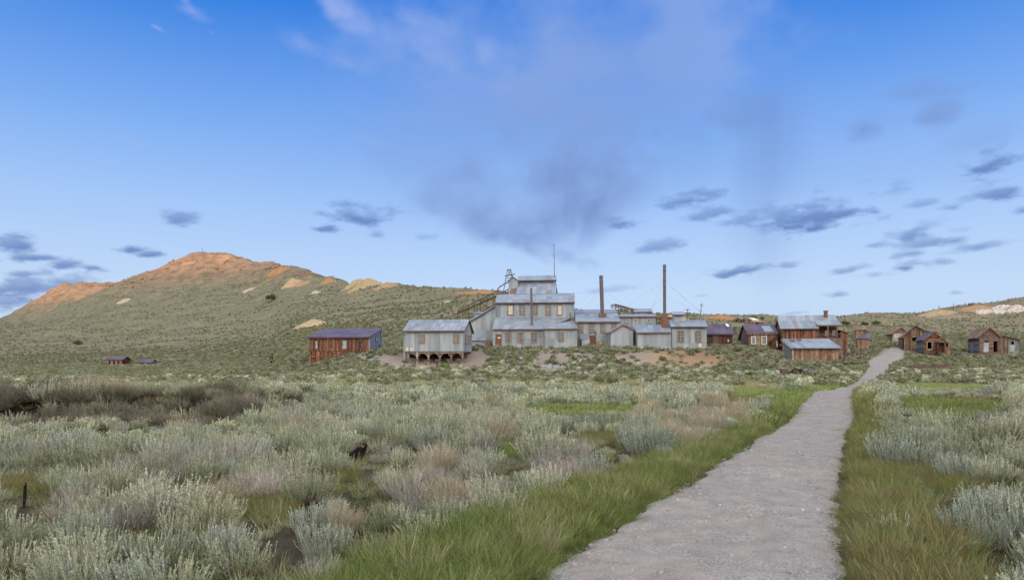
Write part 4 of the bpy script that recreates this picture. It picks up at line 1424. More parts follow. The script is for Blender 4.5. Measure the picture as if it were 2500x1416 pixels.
def far_left_houses():
    S = Site(260, 892.5, 285.0)
    th = thing('ruined_house', 'small orange brown house with three dark openings, far out on the left slope', 'house', S.o, math.radians(2))
    k = S.k
    W, D = 37 * k, 36 * k
    h, rh = 14 * k, 21.5 * k
    hol = [((5.5 + 10.5 * i) * k, (9.5 + 10.5 * i) * k, 1.2 * k, 11.5 * k) for i in range(3)]
    wall(th, (0, 0), (W, 0), -2, h, M['wood_tan'], .5, holes=hol, orient='h', core=M['wood_tan'])
    hol = [((3 + 6.5 * i) * k, (6.5 + 6.5 * i) * k, 0, 11 * k) for i in range(4)]
    wall(th, (W, 0), (W, D), -2, [(0, h), (D / 2, rh), (D, h)], M['wood_dark'], .6, holes=hol, core=M['wood_dark'])
    wall(th, (0, D), (0, 0), -2, [(0, h), (D / 2, rh), (D, h)], M['wood_red'], .6)
    wall(th, (W, D), (0, D), -2, h, M['wood_red'], .6)
    roof(th, (-.5, -.5, h), (W + .6, -.5, h), (W + .6, D / 2, rh + .2), (-.5, D / 2, rh + .2), M['roof_purple'], 3, 2, piece='roof_strip')
    roof(th, (W + .6, D + .5, h), (-.5, D + .5, h), (-.5, D / 2, rh + .2), (W + .6, D / 2, rh + .2), M['roof_purple'], 0, 1)
    w2 = 14 * k
    wall(th, (W, D * .6), (W + w2, D * .6), -2, 10.5 * k, M['wood_tan'], .5, holes=[(3 * k, 6.5 * k, 0, 8 * k), (9.5 * k, 12 * k, 0, 8 * k)], core=M['wood_dull'])
    roof(th, (W, D * .55, 10.5 * k), (W + w2, D * .55, 10.5 * k), (W + w2, D, 12.5 * k), (W, D, 12.5 * k), M['wood_dark'], 0, 1)
    foot(S, -1, W + w2 + 4, -9, D)
    S = Site(340, 893.5, 284.0)
    th = thing('small_shed', 'small purple-roofed shed with black open end, beside the orange brown house', 'shed', S.o, math.radians(0))
    W, D = 30 * k, 24 * k
    h, rh = 8.5 * k, 16 * k
    wall(th, (0, 0), (W, 0), -2, h, M['wood_dull'], .5, holes=[(13 * k, 17 * k, 2.2 * k, 6.5 * k)], core=M['wood_dull'])
    window(th, (13 * k, .1, 2.2 * k), FX, FN, 4 * k, 4.3 * k, 1, 1, fr=.2, fm=M['wood_cream'], gm=M['glass_pale'])
    wall(th, (W, 0), (W, D), -2, [(0, h), (D / 2, rh), (D, h)], M['wood_black'], .6, holes=[(4 * k, 15 * k, 0, 8 * k)])
    wall(th, (0, D), (0, 0), -2, [(0, h), (D / 2, rh), (D, h)], M['wood_dull'], .6)
    wall(th, (W, D), (0, D), -2, h, M['wood_dull'], .6)
    foot(S, 0, W + 2, -9, D)
    roof(th, (-.3, -.5, h), (W + .3, -.5, h), (W + .3, D / 2, rh + .2), (-.3, D / 2, rh + .2), M['roof_purple'], 3, 1, piece='roof_strip')
    roof(th, (W + .3, D + .5, h), (-.3, D + .5, h), (-.3, D / 2, rh + .2), (W + .3, D / 2, rh + .2), M['roof_purple'], 0, 1)
    foot(S, 0, W, -1, D)


def dark_red_house():
    S = Site(1727, 848, 138.0)
    th = thing('dark_red_house', 'dark red plank house with purple roof and a boarded-up window, right of the grey sheds', 'house', S.o)
    k = S.k
    W, D = S.x(1788), 7.5
    h, rh = S.z(816), S.z(792, 3.75)
    wall(th, (-.3, 0), (W, 0), BASE, h, M['wood_dark'], .24, core=M['dark'])
    wall(th, (W, 0), (W, D), BASE, [(0, h), (D / 2, rh), (D, h)], M['wood_dark'], .3, core=M['dark'])
    wall(th, (-.3, D), (-.3, 0), BASE, [(0, h), (D / 2, rh), (D, h)], M['wood_dark'], .3, core=M['dark'])
    wall(th, (W, D), (-.3, D), BASE, h, M['wood_dark'], .6, core=M['dark'])
    roof(th, (-.6, -.45, h), (W + .35, -.45, h), S(1783, 791.5, D / 2), S(1724, 791.5, D / 2), M['roof_purple'], 1.6, 2, piece='roof_strip', edge=M['trim_dark'])
    roof(th, (W + .35, D + .4, h), (-.6, D + .4, h), S(1724, 791.5, D / 2), S(1783, 791.5, D / 2), M['roof_purple'], 0, 1)
    cube('roof_patch', th, Vector((S.x(1774, 3), 2.55, S.z(794.6, 2.6) + .05)), (k * 7, 1.2, .06), M['white'], (math.atan2(rh - h, D / 2), 0, 0))
    cube('window_board', th, (S.x(1746.5), -.1, S.z(831.5)), (k * 14, .05, k * 27), M['wood_dull'])
    cube('paper_notice', th, (S.x(1777.6), -.1, S.z(831.5)), (k * 2.6, .03, k * 5.5), M['sash'])
    foot(S, 0, W, 0, D)


def white_window_house():
    S = Site(1827, 846, 140.0)
    rz = math.radians(-8)
    th = thing('white_window_house', 'plank house with white sash windows and a grey patch on its purple roof', 'house', S.o, rz)
    k = S.k
    W, D = 66 * k, 8.0
    h, rh = S.z(814), S.z(794, D / 2)
    wn = [(8.2 * k, 16.2 * k, 7 * k, 23.5 * k), (32 * k, 41.5 * k, 6.5 * k, 24 * k)]
    wall(th, (0, 0), (W, 0), BASE, h, M['wood_tan'], .27, holes=wn, core=M['dark'])
    for a, b, c, d in wn:
        window(th, (a, 0, c), FX, FN, b - a, d - c, 3, 4, fr=.14, fm=M['white'], sm=M['white'])
    wall(th, (0, D), (0, 0), BASE, [(0, h - .9), (D / 2, rh), (D, h)], M['wood_dull'], .3, core=M['dark'])
    wall(th, (W, 0), (W, D), BASE, [(0, h), (D / 2, rh), (D, h)], M['wood_red'], .3, core=M['dark'])
    wall(th, (W, D), (0, D), BASE, h, M['wood_red'], .6, core=M['dark'])
    roof(th, (-.4, -.45, h), (W + .3, -.45, h), (W + .3, D / 2, rh + .12), (-.4, D / 2, rh + .12), M['roof_purple'], 1.6, 2, piece='roof_strip', edge=M['wood_tan'])
    roof(th, (W + .3, D + 1.8, h - 1.1), (-.4, D + 1.8, h - 1.1), (-.4, D / 2, rh + .12), (W + .3, D / 2, rh + .12), M['roof_purple'], 2, 1, piece='roof_strip')
    s = math.atan2(rh + .12 - h, D / 2 + .45)
    cube('roof_patch', th, (49 * k, 1.6, h + math.tan(s) * 2.05 + .07), (21 * k, 3.2, .05), MR, (s, 0, .05))
    cube('roof_patch', th, (1.8 * k, 1.0, h + math.tan(s) * 1.45 + .07), (7 * k, 2.4, .05), M['wood_dull'], (s, 0, 0))
    cube('roof_patch', th, (22 * k, 1.3, h + math.tan(s) * 1.75 + .07), (7 * k, .9, .05), M['wood_dull'], (s, 0, 0))
    # small gabled porch at the right end
    x0, x1 = 50 * k, 65 * k
    wall(th, (x0, -1.3), (x1, -1.3), BASE, [(0, 13 * k), ((x1 - x0) * .75, 26 * k), (x1 - x0, 24 * k)], M['wood_dark'], .3, holes=[(9.5 * k, 14 * k, -.2, 16 * k)], core=M['dark'])
    wall(th, (x0, 0), (x0, -1.3), BASE, 13 * k, M['wood_dark'], .3, core=M['dark'])
    roof(th, (x0 - .3, -1.6, 12.2 * k), (x0 - .3, .2, 12.2 * k), (x0 + (x1 - x0) * .75, .2, 27 * k), (x0 + (x1 - x0) * .75, -1.6, 27 * k), M['wood_red'], 0, 1)
    Boxes((x0 + 12 * k, -1.36, -.2), FX, FN).add(0, 2.2 * k, 0, 16 * k, 0, .05).make('door', th, M['wood_cream'])
    foot(S, -1, W, -1.5, D)


def tall_barn():
    S = Site(1911, 876, 137.0)
    rz = math.radians(-12)
    th = thing('tall_barn', 'two-storey brown plank barn with grey metal roof and a brick chimney', 'barn', S.o, rz)
    k = S.k
    W, D = 78 * k, 8.5
    h, rh = S.z(803), S.z(772, D / 2)
    wall(th, (0, 0), (W, 0), BASE, h, M['wood_red'], .25, jag=.05, core=M['dark'], split=None)
    wall(th, (0, D), (0, 0), BASE, [(0, h - .8), (D / 2, rh), (D, h)], M['wood_dull'], .27, core=M['dark'])
    wall(th, (W, 0), (W, D), BASE, [(0, h), (D / 2, rh), (D, h)], M['wood_red'], .35, core=M['dark'])
    wall(th, (W, D), (0, D), BASE, h, M['wood_red'], .6, core=M['dark'])
    W2 = 132 * k
    roof(th, (-.45, -.5, h), (W + .3, -.5, h), (W + .1, D / 2 - 1.6, rh - 1.1), (-.45, D / 2 - 1.6, rh - 1.1), MR, .9, 1)
    roof(th, (-.45, D / 2 - 1.6, rh - 1.1), (W2, D / 2 - 1.6, rh - 1.1), (W2 - .1, D / 2, rh + .1), (-.2, D / 2, rh + .1), MR, .9, 1)
    roof(th, (W2, D + .5, h), (-.45, D + .9, h - .7), (-.2, D / 2, rh + .1), (W2 - .1, D / 2, rh + .1), MR, .9, 1)
    bar('barge_board', th, (-.5, -.5, h - .12), (-.5, D / 2, rh), .06, M['wood_cream'], .2)
    bar('barge_board', th, (-.5, D + .9, h - .82), (-.5, D / 2, rh), .06, M['trim_dark'], .2)
    bar('eave_board', th, (-.4, -.45, h - .1), (W + .3, -.45, h - .1), .06, M['trim_dark'], .16)
    # right part: porch under the same roof, set back
    y2 = 2.0
    roof(th, (W + .1, y2 - 1.9, h + 8.2 * k), (W2 + .4, y2 - 1.9, h + 8.2 * k), (W2, D / 2 - 1.6, rh - 1.1), (W + .1, D / 2 - 1.6, rh - 1.1), MR, .9, 1)
    hol = [(a * k, b * k, 11 * k + 47 * k, 21 * k + 47 * k) for a, b in ((5, 9), (26, 31.5), (42.5, 48))]
    wall(th, (W, y2 + .6), (W2 - 1 * k, y2 + .6), BASE, h + 8 * k, M['wood_red'], .3, holes=hol, orient='h', core=M['dark'])
    for i, (a, b, c, d) in enumerate(hol):
        window(th, (W + a, y2 + .6, c), FX, FN, b - a, d - c, 2, 2, fr=.12, fm=M['wood_cream'], sm=M['white'], gm=M['glass'] if i == 0 else M['glass_pale'])
    wall(th, (W2 - 1 * k, y2 + .6), (W2 - 1 * k, D), BASE, [(0, h + 8 * k), (D / 2 - y2 - .6, rh), (D - y2 - .6, h)], M['wood_red'], .35, core=M['dark'])
    fz = h - 22 * k
    cube('porch_floor', th, ((W + W2) / 2, y2 - .7, fz - .2), (W2 - W, 2.8, .25), M['wood_dull'])
    for x in (4.5, 25, 45.5):
        bar('porch_post', th, (W + x * k, y2 - 1.8, fz), (W + x * k, y2 - 1.8, h + 7 * k), .16, M['timber'])
    bar('porch_beam', th, (W, y2 - 1.8, h + 6.6 * k), (W2, y2 - 1.8, h + 6.6 * k), .14, M['timber'], .22)
    for i in range(16):
        x = W + .3 + (W2 - W - .6) * i / 15
        bar('baluster', th, (x, y2 - 1.85, fz), (x, y2 - 1.85, fz + .75), .05, M['timber'])
    bar('porch_rail', th, (W, y2 - 1.85, fz + .78), (W2, y2 - 1.85, fz + .78), .09, M['timber'])
    wall(th, (W + .1, y2 - 2.1), (W2 + 4 * k, y2 - 2.1), BASE, [(0, fz - .1), (W2 + 4 * k - W - .1, fz - .1)], M['wood_dull'], .5, orient='h', core=M['dark'])
    cube('skirt_board', th, (W + 15 * k, y2 - 2.2, fz - .55), (24 * k, .06, .7), M['white'])
    # end lean-to
    wall(th, (W2, y2 - 1.6), (W2 + 15 * k, y2 - 1.6), BASE, [(0, fz + 1.3), (15 * k, fz + .9)], M['wood_red'], .3, core=M['dark'])
    wall(th, (W2 + 15 * k, y2 - 1.6), (W2 + 15 * k, D), BASE, fz + .9, M['wood_red'], .4, core=M['dark'])
    roof(th, (W2 + 16.5 * k, y2 - 1.9, fz + .85), (W2 + 16.5 * k, D, fz + .85), (W2 - .1, D, fz + 1.5), (W2 - .1, y2 - 1.9, fz + 1.5), M['wood_dark'], 0, 1)
    # chimney, brick by brick on its visible faces
    cx, cy, cz = 108 * k, D / 2 - .55, rh - 1.0
    ch = mo('chimney', th, *boxgeo(cx - .3, cx + .3, cy - .3, cy + .3, cz, cz + 1.75), M['brick'])
    for r in range(7):
        for j in range(2):
            cube('brick', ch, (cx - .155 + .31 * j + (.04 if r % 2 else -.04), cy - .31, cz + .28 + r * .22), (.27, .05, .19), M['brick'])
            cube('brick', ch, (cx - .31, cy - .155 + .31 * j, cz + .28 + r * .22), (.05, .27, .19), M['brick'])
    mo('chimney_cap', th, *boxgeo(cx - .38, cx + .38, cy - .38, cy + .38, cz + 1.74, cz + 1.98), M['brick'])
    # broken landing at the gable
    bar('landing_beam', th, (-1.5, 2.5, 30 * k), (-.2, -.2, 34 * k), .2, M['timber_dark'])
    bar('landing_beam', th, (-1.2, 3.5, 33 * k), (-.2, -.2, 38 * k), .12, M['timber_dark'])
    for t in (.3, .6, .9):
        bar('landing_post', th, (-1.4 + t, 2.6 - t * 2.4, 30 * k), (-1.3 + t, 2.6 - t * 2.4, 38 * k), .1, M['timber_dark'])
    cube('landing_board', th, (-1.3, 2.4, 29.5 * k), (.9, 2.2, .12), M['timber_dark'])
    foot(S, -2, W2 + 1.5, -1.5, D + 3)


def front_barn():
    S = Site(1936, 887, 126.0)
    rz = math.radians(-6)
    th = thing('front_barn', 'low tan plank shed with grey sloping roof, in front of the two-storey barn', 'barn', S.o, rz)
    k = S.k
    W, D = 106 * k, 6.0
    h, rh = S.z(850), S.z(829.5, D)
    wall(th, (0, 0), (W, 0), -1.6, h, M['wood_tan'], .2, jag=.06, core=M['dark'], proud=.04)
    wall(th, (0, D), (0, 0), -1.6, [(0, rh), (D, h)], M['wood_grey'], .25, holes=[(D * .52, D * .72, 0, 25 * k)], core=M['wood_grey'])
    Boxes((-.05, D * .48, 0), (0, -1, 0), (-1, 0, 0)).add(.05, D * .19, 0, 24.5 * k, 0, .05).make('door', th, M['wood_grey'])
    wall(th, (W, 0), (W, D), -1.6, [(0, h), (D, rh)], M['wood_tan'], .3, core=M['dark'])
    wall(th, (W, D), (0, D), -1.6, rh, M['wood_tan'], .6, core=M['dark'])
    roof(th, (-.4, -.5, h - .02), (W + .5, -.5, h - .02), (W + .3, D + .1, rh + .16), (-.3, D + .1, rh + .16), MR, .85, 2, edge=M['trim_dark'])
    bar('barge_board', th, (-.45, -.5, h - .1), (-.45, D, rh), .07, M['wood_grey'], .18)
    s = math.atan2(rh - h, D)
    for (x, y) in ((1.2, 4.6), (2.6, 5.0)):
        cube('roof_patch', th, (x, y, h + math.tan(s) * (y + .4) + .2), (.8, 1.1, .03), M['rust_base'], (s, 0, 0))
    bar('corner_board', th, (-.03, -.04, -1), (-.03, -.04, h - .1), .14, M['wood_cream'])
    foot(S, -1.5, W + .5, -1, D + 1)


def right_side_houses():
    # two small stacked sheds left of the road
    S = Site(2089, 838, 172.0)
    th = thing('upper_privy', 'narrow tan shed with a shingle roof, behind the purple-roofed shed left of the road', 'shed', S.o, math.radians(-18))
    W, D = S.x(2113), 2.6
    wall(th, (0, 0), (W, 0), BASE, S.z(805), M['wood_tan'], .35, holes=[(S.k * 11, S.k * 16, S.z(822), S.z(807))], core=M['dark'])
    for r in (True, False):
        side(th, W if r else 0, 0, D, S.z(805), M['wood_tan'], r, core=M['dark'])
    roof(th, S(2085.5, 805.5, -.3), S(2114.5, 805.5, -.3), S(2113.5, 795.5, D), S(2086, 795.5, D), M['roof_wood'], .6, 3, piece='shingle_strip')
    foot(S, 0, W, 0, D)
    S = Site(2094.5, 851, 150.0)
    th = thing('lower_privy', 'narrow plank shed with purple roof beside the road', 'shed', S.o, math.radians(-18))
    W, D = S.x(2118.5), 2.4
    wall(th, (0, 0), (W, 0), -1, S.z(826.5), M['wood_tan'], .25, core=M['dark'], jag=.08)
    for r in (True, False):
        side(th, W if r else 0, 0, D, S.z(826), M['wood_tan'], r, core=M['dark'])
    roof(th, S(2092, 827, -.3), S(2119.2, 827, -.3), S(2118.8, 817, D), S(2091, 817, D), M['roof_purple'], 1.2, 1, piece='roof_strip')
    foot(S, 0, W, 0, D)
    # cream gabled house behind
    S = Site(2180, 838, 178.0)
    th = thing('cream_house', 'cream house with three narrow windows under a brown gable, behind the plank barn', 'house', S.o, math.radians(-16))
    k = S.k
    D = 7
    W = S.x(2211)
    wall(th, (0, 0), (W, 0), BASE, [(0, S.z(813)), (S.x(2198), S.z(801)), (W, S.z(813))], M['wood_cream'], .32, core=M['wood_cream'])
    Boxes((0, -.03, 0), FX, FN).add(S.k * 3, S.k * 28, S.z(813.5), S.z(811), 0, .12).make('gable_band', th, M['wood_tan'])
    B = [(S.x(2198) - S.k * 14.5, S.z(811.5)), (S.x(2198), S.z(801.5)), (S.x(2198) + S.k * 12, S.z(811.5))]
    mo('gable_board', th, [(x, -.09, z) for x, z in B] + [(x, -.05, z) for x, z in B], [(0, 2, 1), (3, 4, 5), (0, 3, 5, 2), (1, 2, 5, 4), (0, 1, 4, 3)], M['wood_tan'])
    side(th, 0, 0, D, S.z(813), M['wood_cream'], False); side(th, W, 0, D, S.z(813), M['wood_cream'], True)
    gable_roofs(th, S, 2198, 799.5, 2174, 815.5, 2213, 814, 0, D, M['roof_wood'], 1.2, 1, .4, M['trim'])
    for i in range(3):
        fwin(th, S, 2182.5 + i * 3.1, 2185.4 + i * 3.1, 813.8, 825, 0, cols=1, rows=2, fr=.05, fm=M['white'], sm=M['white'])
    roof(th, S(2167, 819.5, 1), S(2182, 818.5, 1), S(2182, 814, 3), S(2169, 815, 3), M['roof_wood'], 0, 1)
    wall(th, (S.x(2170), 1.2), (0, 1.2), BASE, S.z(819), M['wood_dull'], .4)
    foot(S, -2, W, 0, D)
    # tall plank barn
    S = Site(2203, 848, 148.0)
    th = thing('plank_barn', 'tan plank barn with steep front gable and one black window opening', 'barn', S.o, math.radians(-25))
    W, D = S.x(2271), 9
    tp = [(2206, 821.5), (2234, 796), (2251, 808), (2271, 814)]
    front(th, S, 2206, 2271, 0, tp, M['wood_tan'], pw=.3, holes=[(2224, 2232, 819, 832)], core=M['dark'])
    Boxes((S.x(2224), -.02, S.z(832)), FX, FN).add(-.1, 0, -.1, S.k * 13 + .1, 0, .1).add(S.k * 8, S.k * 8 + .1, -.1, S.k * 13 + .1, 0, .1).add(0, S.k * 8, S.k * 13, S.k * 13 + .1, 0, .1).add(0, S.k * 8, -.1, 0, 0, .12).make('window_frame', th, M['timber'])
    side(th, 0, 0, D, S.z(821.5), M['wood_dull'], False, pw=.4, core=M['dark']); side(th, W, 0, D, S.z(814), M['wood_tan'], True, pw=.4, core=M['dark'])
    wall(th, (W, D), (0, D), BASE, S.z(821), M['wood_dull'], .8, core=M['dark'])
    A, L, B2, R = S(2234, 794.8, -.4), S(2203.5, 823.6, -.4), S(2251, 807, -.4), S(2273, 813.2, -.4)
    V = Vector((0, D + .8, 0))
    for e, r in ((L, A),):
        roof(th, e, e + V, r + V, r, M['roof_wood'], .9, 2, piece='shingle_strip')
    roof(th, B2 + V, B2, A, A + V, M['roof_wood'], .9, 2, piece='shingle_strip')
    roof(th, R + V, R, B2, B2 + V, M['roof_wood'], .9, 1, piece='shingle_strip')
    d = Vector((0, -.05, -.1))
    for a, b in ((L, A), (A, B2), (B2, R)):
        bar('barge_board', th, a + d, b + d, .06, M['trim_dark'], .18)
    foot(S, 0, W, 0, D)
    # cabin with porch
    S = Site(2256, 861, 138.0)
    rz = math.radians(-18)
    th = thing('porch_cabin', 'red brown cabin with gabled door porch, purple roof side and dark tarred side wall', 'cabin', S.o, rz)
    k = S.k
    W, D = 42 * k, 6.0
    hz, ha = 33.5 * k, 49.5 * k
    hol = [(6.8 * k, 16.3 * k, 9 * k, 26.5 * k)]
    wall(th, (0, 0), (W, 0), -1.2, [(0, hz), (W / 2, ha), (W, hz)], M['wood_red'], .24, holes=hol, orient='h', core=M['wood_red'])
    Boxes((6.8 * k, 0, 9 * k), FX, FN).add(-.1, 0, -.12, 17.5 * k + .1, 0, .1).add(9.5 * k, 9.5 * k + .1, -.12, 17.5 * k + .1, 0, .1).add(0, 9.5 * k, 17.5 * k, 17.5 * k + .1, 0, .1).add(-.15, 9.5 * k + .15, -.2, -.0, 0, .16).make('window_frame', th, M['wood_cream'])
    wall(th, (0, D), (0, 0), -1.2, hz, M['wood_black'], .3, orient='h', core=M['wood_black'], label='dark tarred side wall')
    wall(th, (W, 0), (W, D), -1.2, hz, M['wood_red'], .3, orient='h', core=M['dark'])
    wall(th, (W, D), (0, D), -1.2, [(0, hz), (W / 2, ha), (W, hz)], M['wood_red'], .5, core=M['dark'])
    o = .3
    roof(th, (-o, -o, hz - .25), (-o, D + o, hz - .25), (W / 2, D + o, ha + .1), (W / 2, -o, ha + .1), M['roof_purple'], 1.4, 2, piece='roof_strip')
    roof(th, (W + o, D + o, hz - .25), (W + o, -o, hz - .25), (W / 2, -o, ha + .1), (W / 2, D + o, ha + .1), M['roof_wood'], 1.0, 2, piece='shingle_strip')
    for a, b in (((-o, hz - .35), (W / 2, ha)), ((W / 2, ha), (W + o, hz - .35))):
        bar('barge_board', th, (a[0], -o - .03, a[1]), (b[0], -o - .03, b[1]), .06, M['trim'], .18)
    x0, x1 = 25.5 * k, 40.5 * k
    for x in (x0, x1):
        cube('porch_wall', th, (x, -.75, 13 * k), (.18, 1.5, 26.5 * k), M['wood_dull'])
    cube('porch_lintel', th, ((x0 + x1) / 2, -1.45, 25.8 * k), (x1 - x0, .1, .3), M['wood_dull'])
    B = [(x0 - .05, 26.5 * k), ((x0 + x1) / 2, 34 * k), (x1 + .05, 26.5 * k)]
    mo('porch_gable', th, [(x, -1.5, z) for x, z in B] + [(x, -1.42, z) for x, z in B], [(0, 2, 1), (3, 4, 5), (0, 3, 5, 2), (1, 2, 5, 4), (0, 1, 4, 3)], M['wood_tan'])
    cxm = (x0 + x1) / 2
    roof(th, (x0 - .35, -1.75, 25.3 * k), (x0 - .35, 0, 25.3 * k), (cxm, 0, 35.5 * k), (cxm, -1.75, 35.5 * k), M['wood_dull'], 0, 1)
    roof(th, (x1 + .35, 0, 25.3 * k), (x1 + .35, -1.75, 25.3 * k), (cxm, -1.75, 35.5 * k), (cxm, 0, 35.5 * k), M['wood_dull'], 0, 1)
    cube('door', th, (cxm + .05, -.1, 12.5 * k), (8 * k, .06, 24 * k), M['door'])
    cube('porch_step', th, (cxm, -1.9, -1.5 * k), (15 * k, .9, .3), M['wood_dull'])
    cube('porch_step', th, (cxm, -2.0, -4 * k), (12 * k, .6, .25), M['timber_dark'])
    wall(th, (W, .7), (W + 15 * k, .7), -1.2, [(0, 31 * k), (15 * k, 32.5 * k)], M['wood_tan'], .25, holes=[(2.2 * k, 11 * k, 14 * k, 23.5 * k)], core=M['dark'])
    cube('window_hood', th, (W + 7 * k, .45, 24 * k), (14 * k, .4, .1), M['timber_dark'])
    wall(th, (W + 15 * k, .7), (W + 15 * k, 4), -1.2, 31 * k, M['wood_tan'], .4, core=M['dark'])
    foot(S, -1.5, W + 15 * k, -2, D + 1)
    # cabin at the right edge
    S = Site(2391, 860, 139.0)
    rz = math.radians(-18)
    th = thing('gabled_cabin', 'brown gabled cabin with a white door and a dark open door, at the right edge', 'cabin', S.o, rz)
    k = S.k
    W, D = 41 * k, 7.0
    hz, ha = 38 * k, 60 * k
    hol = [(9 * k, 20 * k, 1 * k, 28 * k), (29.5 * k, 38.5 * k, 0, 26.5 * k)]
    wall(th, (0, 0), (W, 0), -1.2, [(0, hz), (W * .5, ha), (W, hz)], M['wood_dull'], .25, holes=hol, orient='h', core=M['wood_dull'])
    cube('door', th, (14.5 * k, .03, 12 * k), (10.5 * k, .06, 22 * k), M['glass_pale'])
    cube('transom', th, (14.5 * k, .0, 23.4 * k), (10.8 * k, .1, .12), M['wood_cream'])
    cube('open_door', th, (37.8 * k, .55, 13 * k), (.07, 1.1, 26 * k), M['wood_dark'])
    wall(th, (0, D), (0, 0), -1.2, hz, M['wood_black'], .3, orient='h', core=M['wood_black'], label='dark tarred side wall')
    cube('side_door', th, (-.06, D * .62, 11 * k), (.06, 1.6, 22 * k), M['metal_blue'])
    wall(th, (W, 0), (W, D), -1.2, hz, M['wood_dull'], .3, core=M['dark'])
    wall(th, (W, D), (0, D), -1.2, [(0, hz), (W / 2, ha), (W, hz)], M['wood_dull'], .5, core=M['dark'])
    o = .35
    roof(th, (-o - .2, -o, hz - .3), (-o - .2, D + o, hz - .3), (W / 2, D + o, ha + .1), (W / 2, -o, ha + .1), M['roof_wood'], 1.0, 3, piece='shingle_strip')
    roof(th, (W + o, D + o, hz - .1), (W + o, -o, hz - .1), (W / 2, -o, ha + .1), (W / 2, D + o, ha + .1), M['roof_wood'], 1.0, 3, piece='shingle_strip')
    for a, b in (((-o - .2, hz - .4), (W / 2, ha)), ((W / 2, ha), (W + o, hz - .2))):
        bar('barge_board', th, (a[0], -o - .03, a[1]), (b[0], -o - .03, b[1]), .06, M['trim'], .2)
    w2 = 20 * k
    wall(th, (W, .3), (W + w2, .3), -1.2, [(0, 41 * k), (w2, 37 * k)], M['wood_dull'], .3, core=M['dark'])
    wall(th, (W + w2, .8), (W + w2 + 26 * k, .8), -1.2, [(0, 36 * k), (26 * k, 29 * k)], M['wood_grey'], .3, holes=[(6 * k, 14 * k, 16 * k, 26 * k)], core=M['dark'])
    cube('board', th, (W + w2 + 10 * k, .7, 10 * k), (9 * k, .06, 17 * k), M['glass_pale'])
    wall(th, (W + w2 + 26 * k, .8), (W + w2 + 26 * k, 5), -1.2, 29 * k, M['wood_grey'], .4, core=M['dark'])
    roof(th, (W - .1, -.2, 42 * k), (W + w2 + 28 * k, .4, 30 * k), (W + w2 + 27 * k, 6, 33 * k), (W - .1, 6, 47 * k), M['roof_wood'], 1.0, 2, piece='shingle_strip')
    foot(S, -2, W + w2 + 27 * k, -1.5, D + 2)


def ridge_buildings():
    def small(name, label, cat, px0, px1, pyb, pyt, pyr, Y, D, wm, rm, gable=False, holes=(), pw=.6):
        S = Site(px0, pyb, Y)
        th = thing(name, label, cat, S.o)
        W = S.x(px1)
        h = S.z(pyt)
        if gable:
            rh = S.z(pyr)
            wall(th, (0, 0), (W, 0), BASE, [(0, h), (W / 2, rh), (W, h)], wm, pw, holes=[(a * S.k, b * S.k, S.z(d), S.z(c)) for a, b, c, d in holes], core=M['dark'])
            gable_roofs(th, S, (px0 + px1) / 2, pyr - .8, px0 - 1, pyt + .8, px1 + 1, pyt + .8, 0, D, rm, 0, 1, .3)
        else:
            rh = S.z(pyr, D)
            wall(th, (0, 0), (W, 0), BASE, h, wm, pw, holes=[(a * S.k, b * S.k, S.z(d), S.z(c)) for a, b, c, d in holes], core=M['dark'])
            roof(th, (-.3, -.4, h), (W + .3, -.4, h), (W + .3, D, rh), (-.3, D, rh), rm, 0, 1)
        side(th, 0, 0, D, h if gable else [(0, h), (D, rh)], wm, False, pw=1.0); side(th, W, 0, D, h if gable else [(0, h), (D, rh)], wm, True, pw=1.0)
        wall(th, (W, D), (0, D), BASE, h if gable else rh, wm, 1.0)
        foot(S, 0, W, 0, D)
        return th
    small('open_hut', 'small grey gabled hut with two dark openings on the far ridge', 'hut', 1795, 1809, 786, 781, 776.5, 300, 6, M['wood_dull'], M['wood_dull'], True, [(1, 6, 781.5, 785), (8, 13, 781.5, 785)])
    small('grey_roof_house', 'brown house with grey roof in the far ridge cluster', 'house', 1811.5, 1825, 787, 779.5, 774.5, 292, 6, M['wood_dull'], M['wood_grey'])
    small('brown_roof_house', 'tan house with dark brown roof in the far ridge cluster', 'house', 1825.5, 1839, 788, 781.5, 775, 288, 6, M['wood_tan'], M['trim'])
    small('white_roof_hut', 'pale white-roofed hut on the far ridge beside the green tree', 'hut', 1840, 1852, 783, 782, 775.8, 285, 6, M['wood_cream'], M['white'])
    small('box_ruin', 'roofless tan timber box with two square openings above the white-windowed house', 'ruin', 1841, 1866, 797, 785.5, 784, 215, 4, M['wood_tan'], M['wood_cream'], False, [(4, 10.5, 787.5, 791.5), (16, 22, 790.5, 796)])
    small('tiny_hut', 'tiny orange shed on the left skyline of the far ridge', 'hut', 2009, 2016, 781.5, 778.5, 777, 430, 5, M['wood_red'], M['wood_red'])


